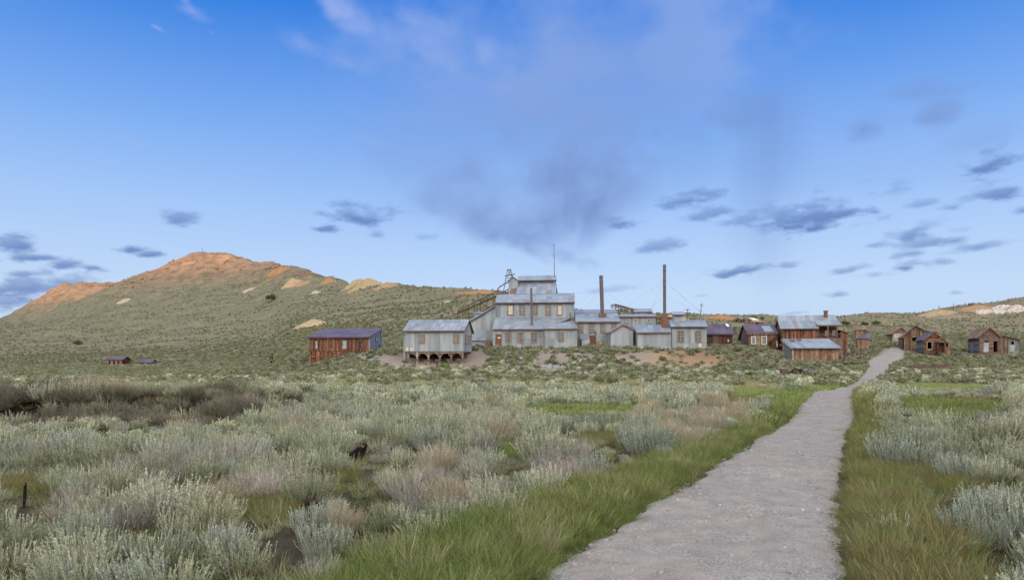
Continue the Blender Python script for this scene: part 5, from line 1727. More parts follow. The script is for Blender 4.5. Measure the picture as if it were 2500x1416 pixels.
def collapsed_hoist():
    S = Site(1491, 768, 215.0)
    th = thing('collapsed_hoist_shed', 'collapsed timber shed with broken brown roof, behind the grey mill sheds', 'ruin', S.o)
    k = S.k
    D = 6
    for (a, b, w) in (((1492, 745), (1503, 743), .3), ((1492, 745), (1492, 752), .2), ((1502, 743), (1502, 760), .25), ((1496, 745), (1497, 753), .2), ((1493, 752), (1502, 744), .15), ((1502, 743), (1543, 756), .35), ((1501, 748), (1530, 758), .2)):
        bar('timber', th, S(a[0], a[1]), S(b[0], b[1]), w, M['timber_dark'])
        bar('timber', th, S(a[0], a[1], 5), S(b[0], b[1], 5), w, M['timber_dark'])
    for i in range(9):
        x = 1505 + i * 3.6
        top = 745 + i * 1.35
        bar('board', th, S(x, 764 + random.uniform(-2, 2), .3), S(x + random.uniform(-4, 3), top, .3), .3, M['wood_red' if i % 2 else 'wood_tan'], .08)
    roof(th, S(1503, 746.5, -.5), S(1545, 759, -.5), S(1549, 754, 5), S(1506, 742.5, 5), M['wood_dull'], .8, 1, piece='roof_board')
    roof(th, S(1546, 762, -.5), S(1593, 761, -.5), S(1591, 753.5, 6), S(1548, 753, 6), MR, 1.4, 1, edge=M['trim'])
    wall(th, (S.x(1549), 0), (S.x(1582), 0), BASE, S.z(762), MW, 1.2, piece='panel')
    wall(th, (S.x(1582), 0), (S.x(1592), 0), BASE, S.z(762), M['wood_tan'], .5)
    wall(th, (S.x(1592), 0), (S.x(1592), 6), BASE, [(0, S.z(762)), (6, S.z(754, 6))], MW, 1.2, piece='panel')
    wall(th, (S.x(1549), 6), (S.x(1549), 0), BASE, [(0, S.z(754, 6)), (6, S.z(762))], MW, 1.2, piece='panel')
    foot(S, 0, S.x(1592), 0, 6)


def beams_and_trestles():
    S = Site(1601, 778, 139.0)
    th = thing('dark_flume', 'long dark horizontal timber flume behind the tallest smokestack', 'flume', S.o)
    cube('trough', th, ((S.x(1641)) / 2, 0, .1), (S.x(1641), .8, .35), M['timber_dark'])
    for c in (1603, 1612, 1636):
        bar('leg', th, S(c, 800), S(c, 778), .2, M['timber_dark'])
    bar('rail', th, S(1601, 773), S(1641, 774.5), .12, M['timber_dark'])
    # tramway climbing to the mill
    S = Site(1116, 768, 165.0)
    th = thing('tramway_trestle', 'rickety timber tramway sloping up to the left side of the tall mill', 'trestle', S.o)
    a, b = S(1116, 764), S(1213, 722, -22)
    for o in (0, 1.6):
        v = Vector((0, o, 0))
        bar('stringer', th, a + v, b + v, .15, M['timber'])
        bar('hand_rail', th, a + v + Vector((0, 0, .55)), b + v + Vector((0, 0, 1.0)), .08, M['timber'])
    for i in range(14):
        t = i / 13
        p = a.lerp(b, t)
        bar('tie', th, p + Vector((0, -.3, .1)), p + Vector((0, 1.9, .1)), .12, M['timber'])
        if i % 2 == 0:
            w = S.o + p
            zg = float(H(w.x, w.y)) - S.o.z
            bar('trestle_leg', th, (p.x, p.y, zg - .5), p + Vector((0, 0, .8)), .13, M['timber'])
            bar('trestle_leg', th, (p.x, p.y + 1.6, zg - .5), p + Vector((0, 1.6, .8)), .13, M['timber'])
    # broken loading bin at its lower end
    g = hit(1112, 768)
    th = thing('broken_ore_bin', 'splayed pale boards of a broken bin at the foot of the tramway', 'bin', g)
    k = g.y / F
    for i, (x, lean, hh, m) in enumerate([(-7, -5, 13, 'timber_dark'), (-4.5, -4, 16, 'wood_dull'), (-3, -3, 24, 'wood_cream'), (-.5, -2.5, 23, 'wood_cream'), (2, -1, 20, 'wood_cream'), (4, 0, 18, 'wood_cream'), (7, 3, 12, 'timber_dark'), (10, 6, 11, 'timber_dark')]):
        bar('board', th, (x * k, 0, -.3), ((x + lean) * k, .5, hh * k), .28, M[m], .1)
    cube('bin_floor', th, (0, .5, .35), (2.4, 1.8, .5), M['timber_dark'])
    # second flume on the slope by the mill's left wing
    S = Site(1139, 793, 146.0)
    th = thing('ore_chute', 'dark covered chute on poles rising along the left roof of the tall mill', 'chute', S.o)
    bar('chute_roof', th, S(1138, 781), S(1210, 744, 0), .5, M['timber_dark'], .35)
    for c, r in ((1144, 779), (1149, 776)):
        bar('chute_post', th, S(c, 835), S(c, r), .28, M['timber'])
    # A-frame on the summit of the mill
    S = Site(1229, 712, 152.0)
    th = thing('timber_headframe', 'slender timber A-frame standing above the mill beside the hooded chute', 'frame', S.o)
    for o in (0, 1.8):
        for a, b, w in (((1228.5, 716), (1238.6, 659), .17), ((1251.5, 676), (1246.5, 659), .17), ((1238, 659.3), (1247.5, 658.4), .2), ((1239, 660), (1250, 676), .13), ((1246.5, 660), (1238, 676), .13), ((1232.5, 674), (1257, 669.5), .2), ((1237, 679.5), (1247, 678.5), .13), ((1236.5, 685), (1244, 684.5), .13)):
            bar('timber', th, S(*a, o), S(*b, o), w, M['timber'])
    p = [S(1241, 689), S(1230, 694), S(1222, 699), S(1216.5, 704), S(1214.5, 709), S(1215, 715), S(1218, 719)]
    for a, b in zip(p, p[1:]):
        pipe('bent_pipe', th, a, b, .13, M['stack'], 8)
    for a, b in (((1222, 717), (1246, 703)), ((1226, 720), (1242, 712)), ((1230, 716), (1240, 721)), ((1226, 713), (1236, 722)), ((1224, 719), (1224, 735)), ((1240, 708), (1240, 735)), ((1229, 714), (1229, 735)), ((1248, 676), (1248, 735))):
        bar('timber', th, S(*a), S(*b), .17, M['timber'])


stamp_mill(); boiler_house(); back_shed(); gable_shed(); stack_shed(); cupola_shed()
stilt_house(); stilt_stumps(); long_wood_house(); far_left_houses(); dark_red_house(); white_window_house()
tall_barn(); front_barn(); right_side_houses(); ridge_buildings(); collapsed_hoist(); beams_and_trestles()

# ------------------------------------------------------------------ small things
def on(px, py):
    g = hit(px, py)
    return g, g.y / F


def posts_and_poles():
    g, k = on(1678, 783)
    S = Site(1678, 783, 185.0)
    th = thing('utility_pole', 'short utility pole with two crossarms, behind the cupola shed', 'pole', S.o)
    pipe('pole', th, S(1678.5, 800), S(1678.5, 754), .13, M['pole'], 8, .7)
    bar('crossarm', th, S(1672.5, 756.3), S(1684.5, 755.8), .16, M['pole']); bar('crossarm', th, S(1675, 763.5), S(1685.5, 763), .16, M['pole'])
    S = Site(1707, 780, 190.0)
    th = thing('utility_pole', 'thin utility pole leaning to the right above the purple roof', 'pole', S.o)
    pipe('pole', th, S(1706, 790), S(1714, 739), .13, M['pole'], 8, .6)
    bar('crossarm', th, S(1708.5, 744.5), S(1717.5, 746), .14, M['pole']); bar('crossarm', th, S(1707, 758), S(1714.5, 759), .12, M['pole'])
    for px, py, h, lab in ((2271, 754, 5, 'shortest post on the ochre mound of the right skyline'), (2292.5, 754, 8, 'cross-shaped post on the ochre mound of the right skyline'),
                           (2328.5, 756, 15, 'tall bare post in the dip of the right skyline'), (494, 617, 7, 'tiny post on the very top of the bluff'), (2463, 735, 4, 'tiny post near the right end of the skyline')):
        g, k = on(px, py)
        th = thing('survey_post', lab, 'post', g)
        bar('shaft', th, (0, 0, -1.5), (0, 0, h * k), .9 * k, M['pole'])
        if 'cross' in lab:
            bar('crossbar', th, (-2 * k, 0, h * k * .62), (2 * k, 0, h * k * .62), .8 * k, M['pole'])
    g, k = on(2371, 746)
    th = thing('rusty_water_tank', 'rusty round tank on top of the tan mound on the right skyline', 'tank', g)
    pipe('shell', th, (0, 0, -.5), (0, 0, 5 * k), 6 * k, M['rust'], 20); pipe('rim', th, (0, 0, 4.7 * k), (0, 0, 5.3 * k), 6.2 * k, M['tank'], 20)
    # fence posts in the meadow
    for px, pt, pb, m, lab in ((1291, 941, 957, 'wood_cream', 'pale wooden post, leftmost of three in the meadow below the mill'), (1306, 942, 964, 'wood_tan', 'brownish wooden post, middle one of three in the meadow below the mill'),
                               (1329.5, 940, 960, 'wood_tan', 'tan wooden post, rightmost of three in the meadow below the mill'), (1444.5, 941, 960, 'pole', 'thin dark post standing alone in the dry grass strip')):
        g = hit(px, pb)
        th = thing('fence_post', lab, 'post', g)
        h = (pb - pt) * g.y / F
        bar('shaft', th, (0, 0, -.3), (random.uniform(-.05, .05), 0, h), .13 if m != 'pole' else .06, M[m])
        cube('cap', th, (0, 0, h + .01), (.14, .14, .03) if m != 'pole' else (.08, .08, .03), M[m])
    g = hit(57, 1240)
    th = thing('broken_stake', 'short dark stake among the sagebrush at the left edge', 'stake', g)
    bar('shaft', th, (0, 0, -.2), (.03, 0, .34), .03, M['black']); bar('splinter', th, (.02, .02, .2), (.04, 0, .38), .016, M['black'])
    # charred stump
    g = hit(872, 1124); g.z += .06
    th = thing('charred_stump', 'black charred stump lying slanted among the meadow sagebrush', 'stump', g)
    k = g.y / F * .82
    pts = [(-24, 0, -2), (-20, 0, 12), (-10, 0, 19), (-2, 0, 27), (6, 0, 34), (14, 0, 34.5), (19, 0, 39), (24, 0, 40), (25, 0, 30), (20, 0, 24), (18, 0, 2)]
    v = [(x * k, -.16 + .02 * (i % 3), z * k) for i, (x, _, z) in enumerate(pts)] + [(x * k * .92, .26, z * k * .9) for x, _, z in pts]
    n = len(pts)
    mo('trunk', th, v, [tuple(range(n)), tuple(range(2 * n - 1, n - 1, -1))] + [((i + 1) % n, i, n + i, n + (i + 1) % n) for i in range(n)], M['black'])
    pipe('knot', th, (22 * k, -.16, 37 * k), (22 * k, -.2, 37.5 * k), 3.5 * k, M['wood_dull'], 9)
    for i in range(5):
        bar('root', th, ((-16 + i * 8) * k, -.2, -.05), ((-10 + i * 7) * k, -.17, (14 + i * 2) * k), .018, M['timber'] if i % 2 else M['black'])


def junk():
    # rusty tanks right of the road
    g = hit(2247, 908)
    th = thing('rusty_bin', 'rusty open iron bin sunk in the sagebrush, lower of the two right of the road', 'bin', g, math.radians(-14))
    k = g.y / F
    B = Boxes((-21 * k, 0, -.2), (1, 0, 0), (0, -1, 0))
    B.add(0, 42 * k, 0, 14 * k + .2, 0, .06).add(0, .06, 0, 15 * k + .2, -1.5, 0).add(42 * k - .06, 42 * k, 0, 12 * k + .2, -1.5, 0).add(.06, 42 * k - .06, 0, 15 * k + .2, -1.56, -1.5)
    B.make('shell', th, M['tank'])
    bar('rim', th, (-21 * k, -.08, 14 * k), (21 * k, -.08, 13 * k), .1, M['rust'])
    mo('earth_fill', th, [(-14 * k, -.15, -.2), (12 * k, -.15, -.2), (-10 * k, -.2, 9 * k), (-14 * k, .8, .1), (12 * k, .8, .1)], [(0, 1, 2), (3, 2, 4), (0, 2, 3), (1, 4, 2)], M['heap_pink'])
    g = hit(2300, 902)
    th = thing('rusty_tank', 'rusty square iron tank in the sagebrush below the porch cabin', 'tank', g, math.radians(-16))
    k = g.y / F
    Boxes((-15 * k, 0, -.3), (1, 0, 0), (0, -1, 0)).add(0, 29 * k, 0, 13.5 * k + .3, -1.4, 0).make('shell', th, M['tank'])
    Boxes((-15.3 * k, .05, 10 * k), (1, 0, 0), (0, -1, 0)).add(0, 29.6 * k, 0, 3.8 * k, -1.6, .12).make('rim', th, M['rust'])
    for x in (-7, 2, 9):
        cube('rib', th, (x * k, -.08, 5 * k), (.1, .08, 9 * k), M['rust'])
    # old wagon gear by the front barn
    g = hit(1944, 917)
    th = thing('wagon_wheels', 'dark iron-tyred wagon wheels half sunk in brush below the front barn', 'wheels', g)
    k = g.y / F
    for wx, R in ((0, 12 * k), (10 * k, 11 * k)):
        hub = Vector((wx, wx * .3, R * .35))
        nseg = 22
        rim = []
        for i in range(nseg):
            a, b = 2 * math.pi * i / nseg, 2 * math.pi * (i + 1) / nseg
            rim.append((hub + Vector((math.cos(a) * R, 0, math.sin(a) * R)), hub + Vector((math.cos(b) * R, 0, math.sin(b) * R))))
        vs, fs = [], []
        for a, b in rim:
            q = len(vs); na = (a - hub).normalized(); nb = (b - hub).normalized()
            for p_, n_ in ((a, na), (b, nb)):
                for dy in (-.06, .06):
                    for dr in (-.07, .07):
                        vs.append(p_ + n_ * dr + Vector((0, dy, 0)))
            fs += [tuple(q + i for i in r_) for r_ in BF]
        w = mo('wheel', th, vs, fs, M['black'])
        for i in range(10):
            a = 2 * math.pi * i / 10
            bar('spoke', w, hub, hub + Vector((math.cos(a) * R * .96, 0, math.sin(a) * R * .96)), .06, M['timber'])
        pipe('hub', w, hub + Vector((0, -.14, 0)), hub + Vector((0, .14, 0)), .14, M['timber_dark'], 10)
    bar('axle', th, (0, 0, .55), (16 * k, 3.2 * k, .55), .12, M['timber_dark'])
    bar('pole', th, (-4 * k, .3, 17 * k), (18 * k, .3, 13 * k), .1, M['timber_dark'])
    g = hit(1914, 918)
    th = thing('iron_hopper', 'dark rusty iron hopper standing left of the wagon wheels', 'hopper', g)
    v = [(x * k * sx, y_ * sx, z * k) for sx, z in ((1, 18), (.75, 8), (.3, 1)) for x, y_ in ((-9, -.5), (9, -.5), (9, .5), (-9, .5))]
    mo('shell', th, v, [(3, 2, 1, 0)] + [(i + j * 4, (i + 1) % 4 + j * 4, (i + 1) % 4 + 4 + j * 4, i + 4 + j * 4) for j in (0, 1) for i in range(4)] + [(8, 9, 10, 11)], M['tank'])
    bar('leg', th, (-8 * k, 0, -.2), (-9 * k, 0, 21 * k), .1, M['pole']); bar('leg', th, (5 * k, 0, -.2), (6 * k, 0, 10 * k), .08, M['rust'])
    g = hit(1985, 909)
    th = thing('crumpled_sheet', 'crumpled purple sheet metal lying in brush right of the wagon wheels', 'sheet metal', g, .2)
    r = np.random.default_rng(3)
    v = [((i / 4 - .5) * 1.5, (j / 2 - .5) * .9, .25 + .28 * math.sin(i * 1.3 + j) + .1 * r.random()) for i in range(5) for j in range(3)]
    mo('panel', th, v, [(i * 3 + j, (i + 1) * 3 + j, (i + 1) * 3 + j + 1, i * 3 + j + 1) for i in range(4) for j in range(2)], M['metal_blue'])
    bar('strut', th, (.3, -.2, .15), (2.0, .1, .2), .06, M['timber'])
    g = hit(1722, 897)
    th = thing('tin_sheet', 'pale blue tin sheet lying on the orange bank', 'sheet metal', g, .4)
    v = [(-.5, -.35, .05), (.45, -.3, .1), (.5, .3, .25), (-.35, .38, .3), (0, 0, .32)]
    mo('panel', th, [(x, y, z + .15) for x, y, z in v], [(0, 1, 4), (1, 2, 4), (2, 3, 4), (3, 0, 4)], M['metal_roof'])
    cube('folded_edge', th, (0, -.35, .22), (.9, .05, .05), M['metal_roof'])
    g = hit(1426, 906)
    th = thing('rusted_engine', 'rusted lump of old machinery in brush below the boiler house', 'scrap', g)
    k = g.y / F
    pipe('drum', th, (-5 * k, 0, 3 * k), (5 * k, .3, 5 * k), 4 * k, M['rust'], 12)
    cube('block', th, (4 * k, .1, 4 * k), (7 * k, .8, 6 * k), M['tank'], (.1, .2, .3)); cube('bracket', th, (-2 * k, .1, 8 * k), (6 * k, .4, 3 * k), M['rust'], (.3, .5, .1))
    # steel drum and stump on the left slope
    g = hit(595, 897)
    th = thing('rusty_drum', 'upright rusty drum in the sagebrush left of the long wooden house', 'drum', g)
    k = g.y / F
    pipe('shell', th, (0, 0, -.2), (0, 0, 8 * k), 4 * k, M['rust_base'], 14); pipe('rim', th, (0, 0, 7.6 * k), (0, 0, 8.3 * k), 4.25 * k, M['rust'], 14)
    g = hit(664, 891)
    th = thing('burnt_snag', 'dark splintered tree stump on the slope left of the long wooden house', 'stump', g)
    k = g.y / F
    for a, b, w in (((0, 0, -.3), (-2, 0, 10), .35), ((-.2, 0, 2), (-5, 0, 14), .2), ((.3, 0, 1), (4, 0, 8), .28), ((0, 0, 3), (1, 0, 12), .18)):
        bar('branch', th, (a[0], a[1], a[2]), (b[0] * k, b[1], b[2] * k), w, M['black'])
    g = hit(1196, 846)
    th = thing('old_boiler_barrel', 'pale brown barrel lying beside the red brown mill door', 'barrel', g)
    k = g.y / F
    pipe('shell', th, (-3 * k, -.5, 7 * k), (4 * k, .8, 7 * k), 7 * k, M['heap_pink'], 14); pipe('end_ring', th, (-4.5 * k, -.7, 7 * k), (-2.5 * k, -.4, 7 * k), 8 * k, M['rust'], 14)
    # fallen timbers in front of the mill
    for (a, b, lab) in (((1163, 846), (1213, 862), 'long dark fallen beam sloping down right in front of the mill'), ((1213, 861), (1262, 846), 'long fallen beam sloping up right in front of the mill'),
                        ((1172, 852), (1204, 849), 'short fallen beam near the low lean-to of the mill')):
        p, q = hit(*a), hit(*b)
        th = thing('fallen_beam', lab, 'beam', p)
        bar('timber', th, (0, 0, .3), q - p + Vector((0, 0, .3)), .3, M['timber_dark'], .3)
        bar('batten', th, (0, .1, .48), (q - p) * .8 + Vector((0, .1, .48)), .12, M['timber'])
    # small notice posts by the road
    g = hit(2167, 842)
    th = thing('sign_post', 'small orange notice board on a post beside the upper road', 'sign', g)
    k = g.y / F
    bar('post', th, (0, 0, -.3), (0, 0, 6 * k), .12, M['timber']); cube('board', th, (0, -.08, 6 * k), (5 * k, .06, 5 * k), M['wood_tan'])
    g = hit(1859, 903)
    th = thing('yellow_marker', 'tiny yellow marker flag in the sagebrush below the white-windowed house', 'marker', g)
    k = g.y / F
    bar('stick', th, (0, 0, 0), (0, 0, 4 * k), .04, M['pole'])
    mo('flag', th, [(-2.6 * k, 0, 4.5 * k), (0, 0, 2.2 * k), (2.6 * k, 0, 4.5 * k), (0, 0, 7 * k), (0, -.05, 4.5 * k)], [(0, 1, 4), (1, 2, 4), (2, 3, 4), (3, 0, 4)], M['yellow'])
    # rail fence of leaning sticks by the road
    for (px, py, lab) in ((2082, 873, 'broken stick fence beside the road, nearer the purple-roofed shed'), (2052, 893, 'bare branching fence posts in brush right of the front barn')):
        g = hit(px, py); k = g.y / F
        th = thing('stick_fence', lab, 'fence', g)
        for i in range(5):
            x = (-18 + i * 9) * k
            w = g + Vector((x, .3 * (i % 2), 0)); zz = float(H(w.x, w.y)) - g.z
            bar('post', th, (x, .3 * (i % 2), zz - .3), (x + random.uniform(-.3, .3), .3 * (i % 2), zz + random.uniform(.9, 1.6)), .11, M['timber_dark'])
        for i in range(3):
            x = (-18 + i * 11) * k
            w = g + Vector((x, 0, 0)); zz = float(H(w.x, w.y)) - g.z
            bar('rail', th, (x, 0, zz + .9), (x + 14 * k, .2, zz + random.uniform(.2, .9)), .07, M['timber_dark'])
    g = hit(1822, 931); k = g.y / F
    th = thing('low_rail', 'low rust brown rail frame in the grass below the orange bank', 'rail', g)
    bar('rail', th, (-18 * k, 0, 9 * k), (15 * k, 0, 11 * k), .07, M['rust_base'])
    for x in (-17, 15):
        bar('post', th, (x * k, 0, -.3), (x * k, 0, 11 * k), .08, M['rust_base'])
    g = hit(2390 + 92, 858); k = g.y / F
    th = thing('scrap_machine', 'dark rusted machine with upright lever right of the gabled cabin', 'scrap', g)
    cube('bed', th, (0, 0, 4 * k), (18 * k, 1.2, 6 * k), M['rust']); bar('lever', th, (-4 * k, 0, 5 * k), (-6 * k, 0, 19 * k), .25, M['black']); pipe('wheel', th, (3 * k, -.7, 4 * k), (3 * k, -.5, 4 * k), 4 * k, M['black'], 14)
    cube('white_crate', th, (-12 * k, .3, 8 * k), (9 * k, .8, 12 * k), M['white'])



CLEAR = []
for nm_, r_ in (('rusty_bin', 2.2), ('rusty_tank', 1.8), ('wagon_wheels', 1.5), ('iron_hopper', 1.0), ('crumpled_sheet', 1.0), ('tin_sheet', .9), ('rusted_engine', .9), ('rusty_drum', .9),
                ('burnt_snag', .9), ('old_boiler_barrel', 1.0), ('sign_post', .8), ('low_rail', 1.4), ('scrap_machine', 1.6), ('rusty_water_tank', 5.0), ('survey_post', 2.5), ('broken_ore_bin', 2.4), ('stick_fence', 1.4)):
    CLEAR.append((nm_, r_))
posts_and_poles(); junk()
for o_ in list(COL.objects):
    for nm_, r_ in CLEAR:
        if o_.parent is None and o_.name.split('.')[0] == nm_:
            FOOT.append((o_.location.x, o_.location.y - .5 * r_, r_, r_ * 1.3))

# ------------------------------------------------------------------ plants
def leaf_mat(name, stops, tlo=0.6, thi=1.35, trans=0.3):
    def fn(g, b):
        nt = g.nt
        c = g.ramp(rnd(g), stops)
        t = attr(g, 'tint', 'Fac')
        c = g.mix(1.0, c, g.ramp(t, [(0.0, (tlo,) * 3), (1.0, (thi,) * 3)]), 'MULTIPLY')
        d = g.new('ShaderNodeBsdfDiffuse'); tr = g.new('ShaderNodeBsdfTranslucent'); mx = g.new('ShaderNodeMixShader')
        g.put(d.inputs[0], c); g.put(tr.inputs[0], c); mx.inputs[0].default_value = trans
        nt.links.new(d.outputs[0], mx.inputs[1]); nt.links.new(tr.outputs[0], mx.inputs[2])
        out = [n for n in nt.nodes if n.type == 'OUTPUT_MATERIAL'][0]
        nt.links.new(mx.outputs[0], out.inputs[0])
    return material(name, fn)


M['sage'] = leaf_mat('sage_leaf', [(0.0, (0.250, 0.272, 0.161)), (0.35, (0.375, 0.398, 0.270)), (0.7, (0.476, 0.494, 0.367)), (1.0, (0.408, 0.409, 0.252))], .36, 1.5, .16)
M['sage_silver'] = leaf_mat('silver_sage_leaf', [(0.0, (0.309, 0.348, 0.270)), (1.0, (0.396, 0.422, 0.346))], .36, 1.5, .16)
M['hill_sage'] = leaf_mat('hillside_sage_leaf', [(0.0, (0.156, 0.166, 0.088)), (0.4, (0.235, 0.240, 0.148)), (0.75, (0.290, 0.294, 0.196)), (0.93, (0.165, 0.187, 0.084)), (1.0, (0.295, 0.264, 0.173))], .36, 1.5, .16)
M['far_scrub'] = leaf_mat('far_scrub_leaf', [(0.0, (0.169, 0.176, 0.098)), (0.5, (0.247, 0.240, 0.161)), (0.85, (0.312, 0.293, 0.210)), (1.0, (0.130, 0.156, 0.070))])
M['deadtwig'] = leaf_mat('grey_dead_twig', [(0.0, (0.192, 0.174, 0.156)), (0.5, (0.283, 0.260, 0.237)), (1.0, (0.333, 0.288, 0.237))], .5, 1.45, .05)
M['drytan'] = leaf_mat('dry_tan_twig', [(0.0, (0.293, 0.249, 0.167)), (1.0, (0.380, 0.318, 0.219))], .6, 1.35, .2)
M['twig'] = leaf_mat('brown_twig', [(0.0, (0.091, 0.065, 0.046)), (1.0, (0.140, 0.105, 0.079))], .5, 1.45, .05)
M['grass_green'] = leaf_mat('green_grass_blade', [(0.0, (0.096, 0.140, 0.036)), (0.5, (0.162, 0.201, 0.058)), (1.0, (0.252, 0.270, 0.100))], .6, 1.5, .4)
M['grass_bright'] = leaf_mat('bright_grass_blade', [(0.0, (0.189, 0.257, 0.067)), (1.0, (0.288, 0.342, 0.123))], .7, 1.3, .4)
M['grass_olive'] = leaf_mat('olive_grass_blade', [(0.0, (0.127, 0.121, 0.043)), (0.5, (0.186, 0.176, 0.071)), (1.0, (0.237, 0.195, 0.095))], .6, 1.5, .4)
M['grass_dry'] = leaf_mat('dry_grass_blade', [(0.0, (0.279, 0.261, 0.128)), (1.0, (0.378, 0.351, 0.204))], .65, 1.3, .35)
M['green_leaf'] = leaf_mat('fresh_green_leaf', [(0.0, (0.10, 0.17, 0.03)), (1.0, (0.14, 0.21, 0.045))], .5, 1.5, .4)
M['dark_leaf'] = leaf_mat('dark_green_leaf', [(0.0, (0.085, 0.115, 0.045)), (1.0, (0.125, 0.15, 0.065))], .5, 1.5, .35)


M['outcrop'] = plain('red_brown_outcrop', (0.20, 0.12, 0.08), 0.95, 0.15, 0, .4, .5)


M['bank_brush'] = leaf_mat('dark_brown_brush', [(0.0, (0.105, 0.095, 0.068)), (0.5, (0.165, 0.148, 0.108)), (1.0, (0.225, 0.195, 0.145))], .45, 1.5, .1)


class Quads:
    def __init__(s):
        s.v, s.m, s.t = [], [], []

    def add(s, q, mat, tint):
        """q (n,4,3)"""
        s.v.append(np.asarray(q, np.float32)); n = len(q)
        s.m.append(np.full(n, mat, np.int32)); s.t.append(np.broadcast_to(np.asarray(tint, np.float32), (n,)).copy())

    def mesh(s, name, mats):
        v = np.concatenate(s.v); n = len(v)
        me = mesh_np(name, v.reshape(-1, 3), np.arange(n * 4).reshape(n, 4), mats)
        me.polygons.foreach_set('material_index', np.concatenate(s.m))
        a = me.attributes.new('tint', 'FLOAT', 'POINT')
        a.data.foreach_set('value', np.repeat(np.concatenate(s.t), 4).astype(np.float32))
        return me


def unit(v):
    return v / np.maximum(np.linalg.norm(v, axis=-1, keepdims=True), 1e-6)


def stems(r, n, height, spread, base, curve, ns=4):
    """n bent stems: (n, ns+1, 3)"""
    az = r.random(n) * 2 * math.pi
    tilt = np.radians(spread) * np.sqrt(r.random(n))
    L = height * (0.62 + 0.45 * r.random(n)) * (1 - 0.18 * tilt)
    b = base * np.sqrt(r.random(n)); ba = az + r.normal(0, .7, n)
    p = np.zeros((n, ns + 1, 3)); p[:, 0, 0] = b * np.cos(ba); p[:, 0, 1] = b * np.sin(ba)
    d_az = az.copy(); t = tilt * 1.15
    for i in range(ns):
        d = np.stack([np.sin(t) * np.cos(d_az), np.sin(t) * np.sin(d_az), np.cos(t)], 1)
        p[:, i + 1] = p[:, i] + d * (L / ns)[:, None]
        t = t * (1 - curve / ns) + r.normal(0, .10, n); d_az = d_az + r.normal(0, .18, n)
    return p


def ribbon(Q, p, w0, w1, mat, tint, r):
    n, k, _ = p.shape
    a = r.random(n) * math.pi
    s = np.stack([np.cos(a), np.sin(a), np.zeros(n)], 1)
    for i in range(k - 1):
        wa = w0 + (w1 - w0) * i / (k - 1); wb = w0 + (w1 - w0) * (i + 1) / (k - 1)
        Q.add(np.stack([p[:, i] - s * wa, p[:, i] + s * wa, p[:, i + 1] + s * wb, p[:, i + 1] - s * wb], 1), mat, tint)


def leaves(Q, p, per, t0, ln, wd, spread, mat, r, tint=None):
    """narrow leaves along the upper part of the stems"""
    n, k, _ = p.shape
    t = t0 + (1 - t0) * r.random((n, per)) ** 0.8
    f = t * (k - 1); i = np.clip(f.astype(int), 0, k - 2); f = f - i
    ii = np.arange(n)[:, None]
    a = p[ii, i]; b = p[ii, i + 1]
    c = (a + (b - a) * f[..., None]).reshape(-1, 3)
    d = unit((b - a).reshape(-1, 3))
    rv = unit(r.normal(0, 1, c.shape))
    dirv = unit(d + rv * spread)
    sv = unit(np.cross(dirv, unit(r.normal(0, 1, c.shape))))
    l = ln * (0.6 + 0.8 * r.random(len(c)))[:, None]; w = wd * (0.7 + 0.6 * r.random(len(c)))[:, None]
    q = np.stack([c, c + dirv * l * .55 + sv * w, c + dirv * l, c + dirv * l * .55 - sv * w], 1)
    tn = np.repeat(r.random(n) * .5, per) + r.random(len(c)) * .5
    Q.add(q, mat, tn)


def near_sage(name, seed, h, ns=150, per=26, spread=52, mats=None, ln=.022, wd=.0052, lspread=.5, t0=.33):
    r = np.random.default_rng(seed); Q = Quads()
    p = stems(r, ns, h, spread, h * .32, 1.1)
    ribbon(Q, p, .004, .002, 1, r.random(ns), r)
    leaves(Q, p, per, t0, ln, wd, lspread, 0, r)
    return Q.mesh(name, mats or [M['sage'], M['twig']])


def twig_bush(name, seed, h, ns, mats, w=.0035, side=5, spread=62, curve=.7):
    r = np.random.default_rng(seed); Q = Quads()
    p = stems(r, ns, h, spread, h * .3, curve)
    ribbon(Q, p, w * 1.3, w * .6, 0, r.random(ns), r)
    # side twigs
    i = r.integers(1, p.shape[1] - 1, (ns, side)); ii = np.arange(ns)[:, None]
    c = p[ii, i].reshape(-1, 3); d = unit((p[ii, i + 1] - p[ii, i]).reshape(-1, 3))
    d2 = unit(d + unit(r.normal(0, 1, c.shape)) * .75 + np.array([0, 0, .25]))
    L = h * (.18 + .2 * r.random(len(c)))[:, None]
    mid = c + d2 * L * .5; end = c + unit(d2 + r.normal(0, .25, c.shape)) * L
    ribbon(Q, np.stack([c, mid, end], 1), w * .7, w * .4, 0, r.random(len(c)), r)
    return Q, r, p


def grass_tuft(name, seed, n, h, w, mat, spread=38, base=.13, curve=-.9, ns=3):
    r = np.random.default_rng(seed); Q = Quads()
    p = stems(r, n, h, spread, base, curve, ns)
    ribbon(Q, p, w, w * .25, 0, r.random(n), r)
    return Q.mesh(name, [mat])


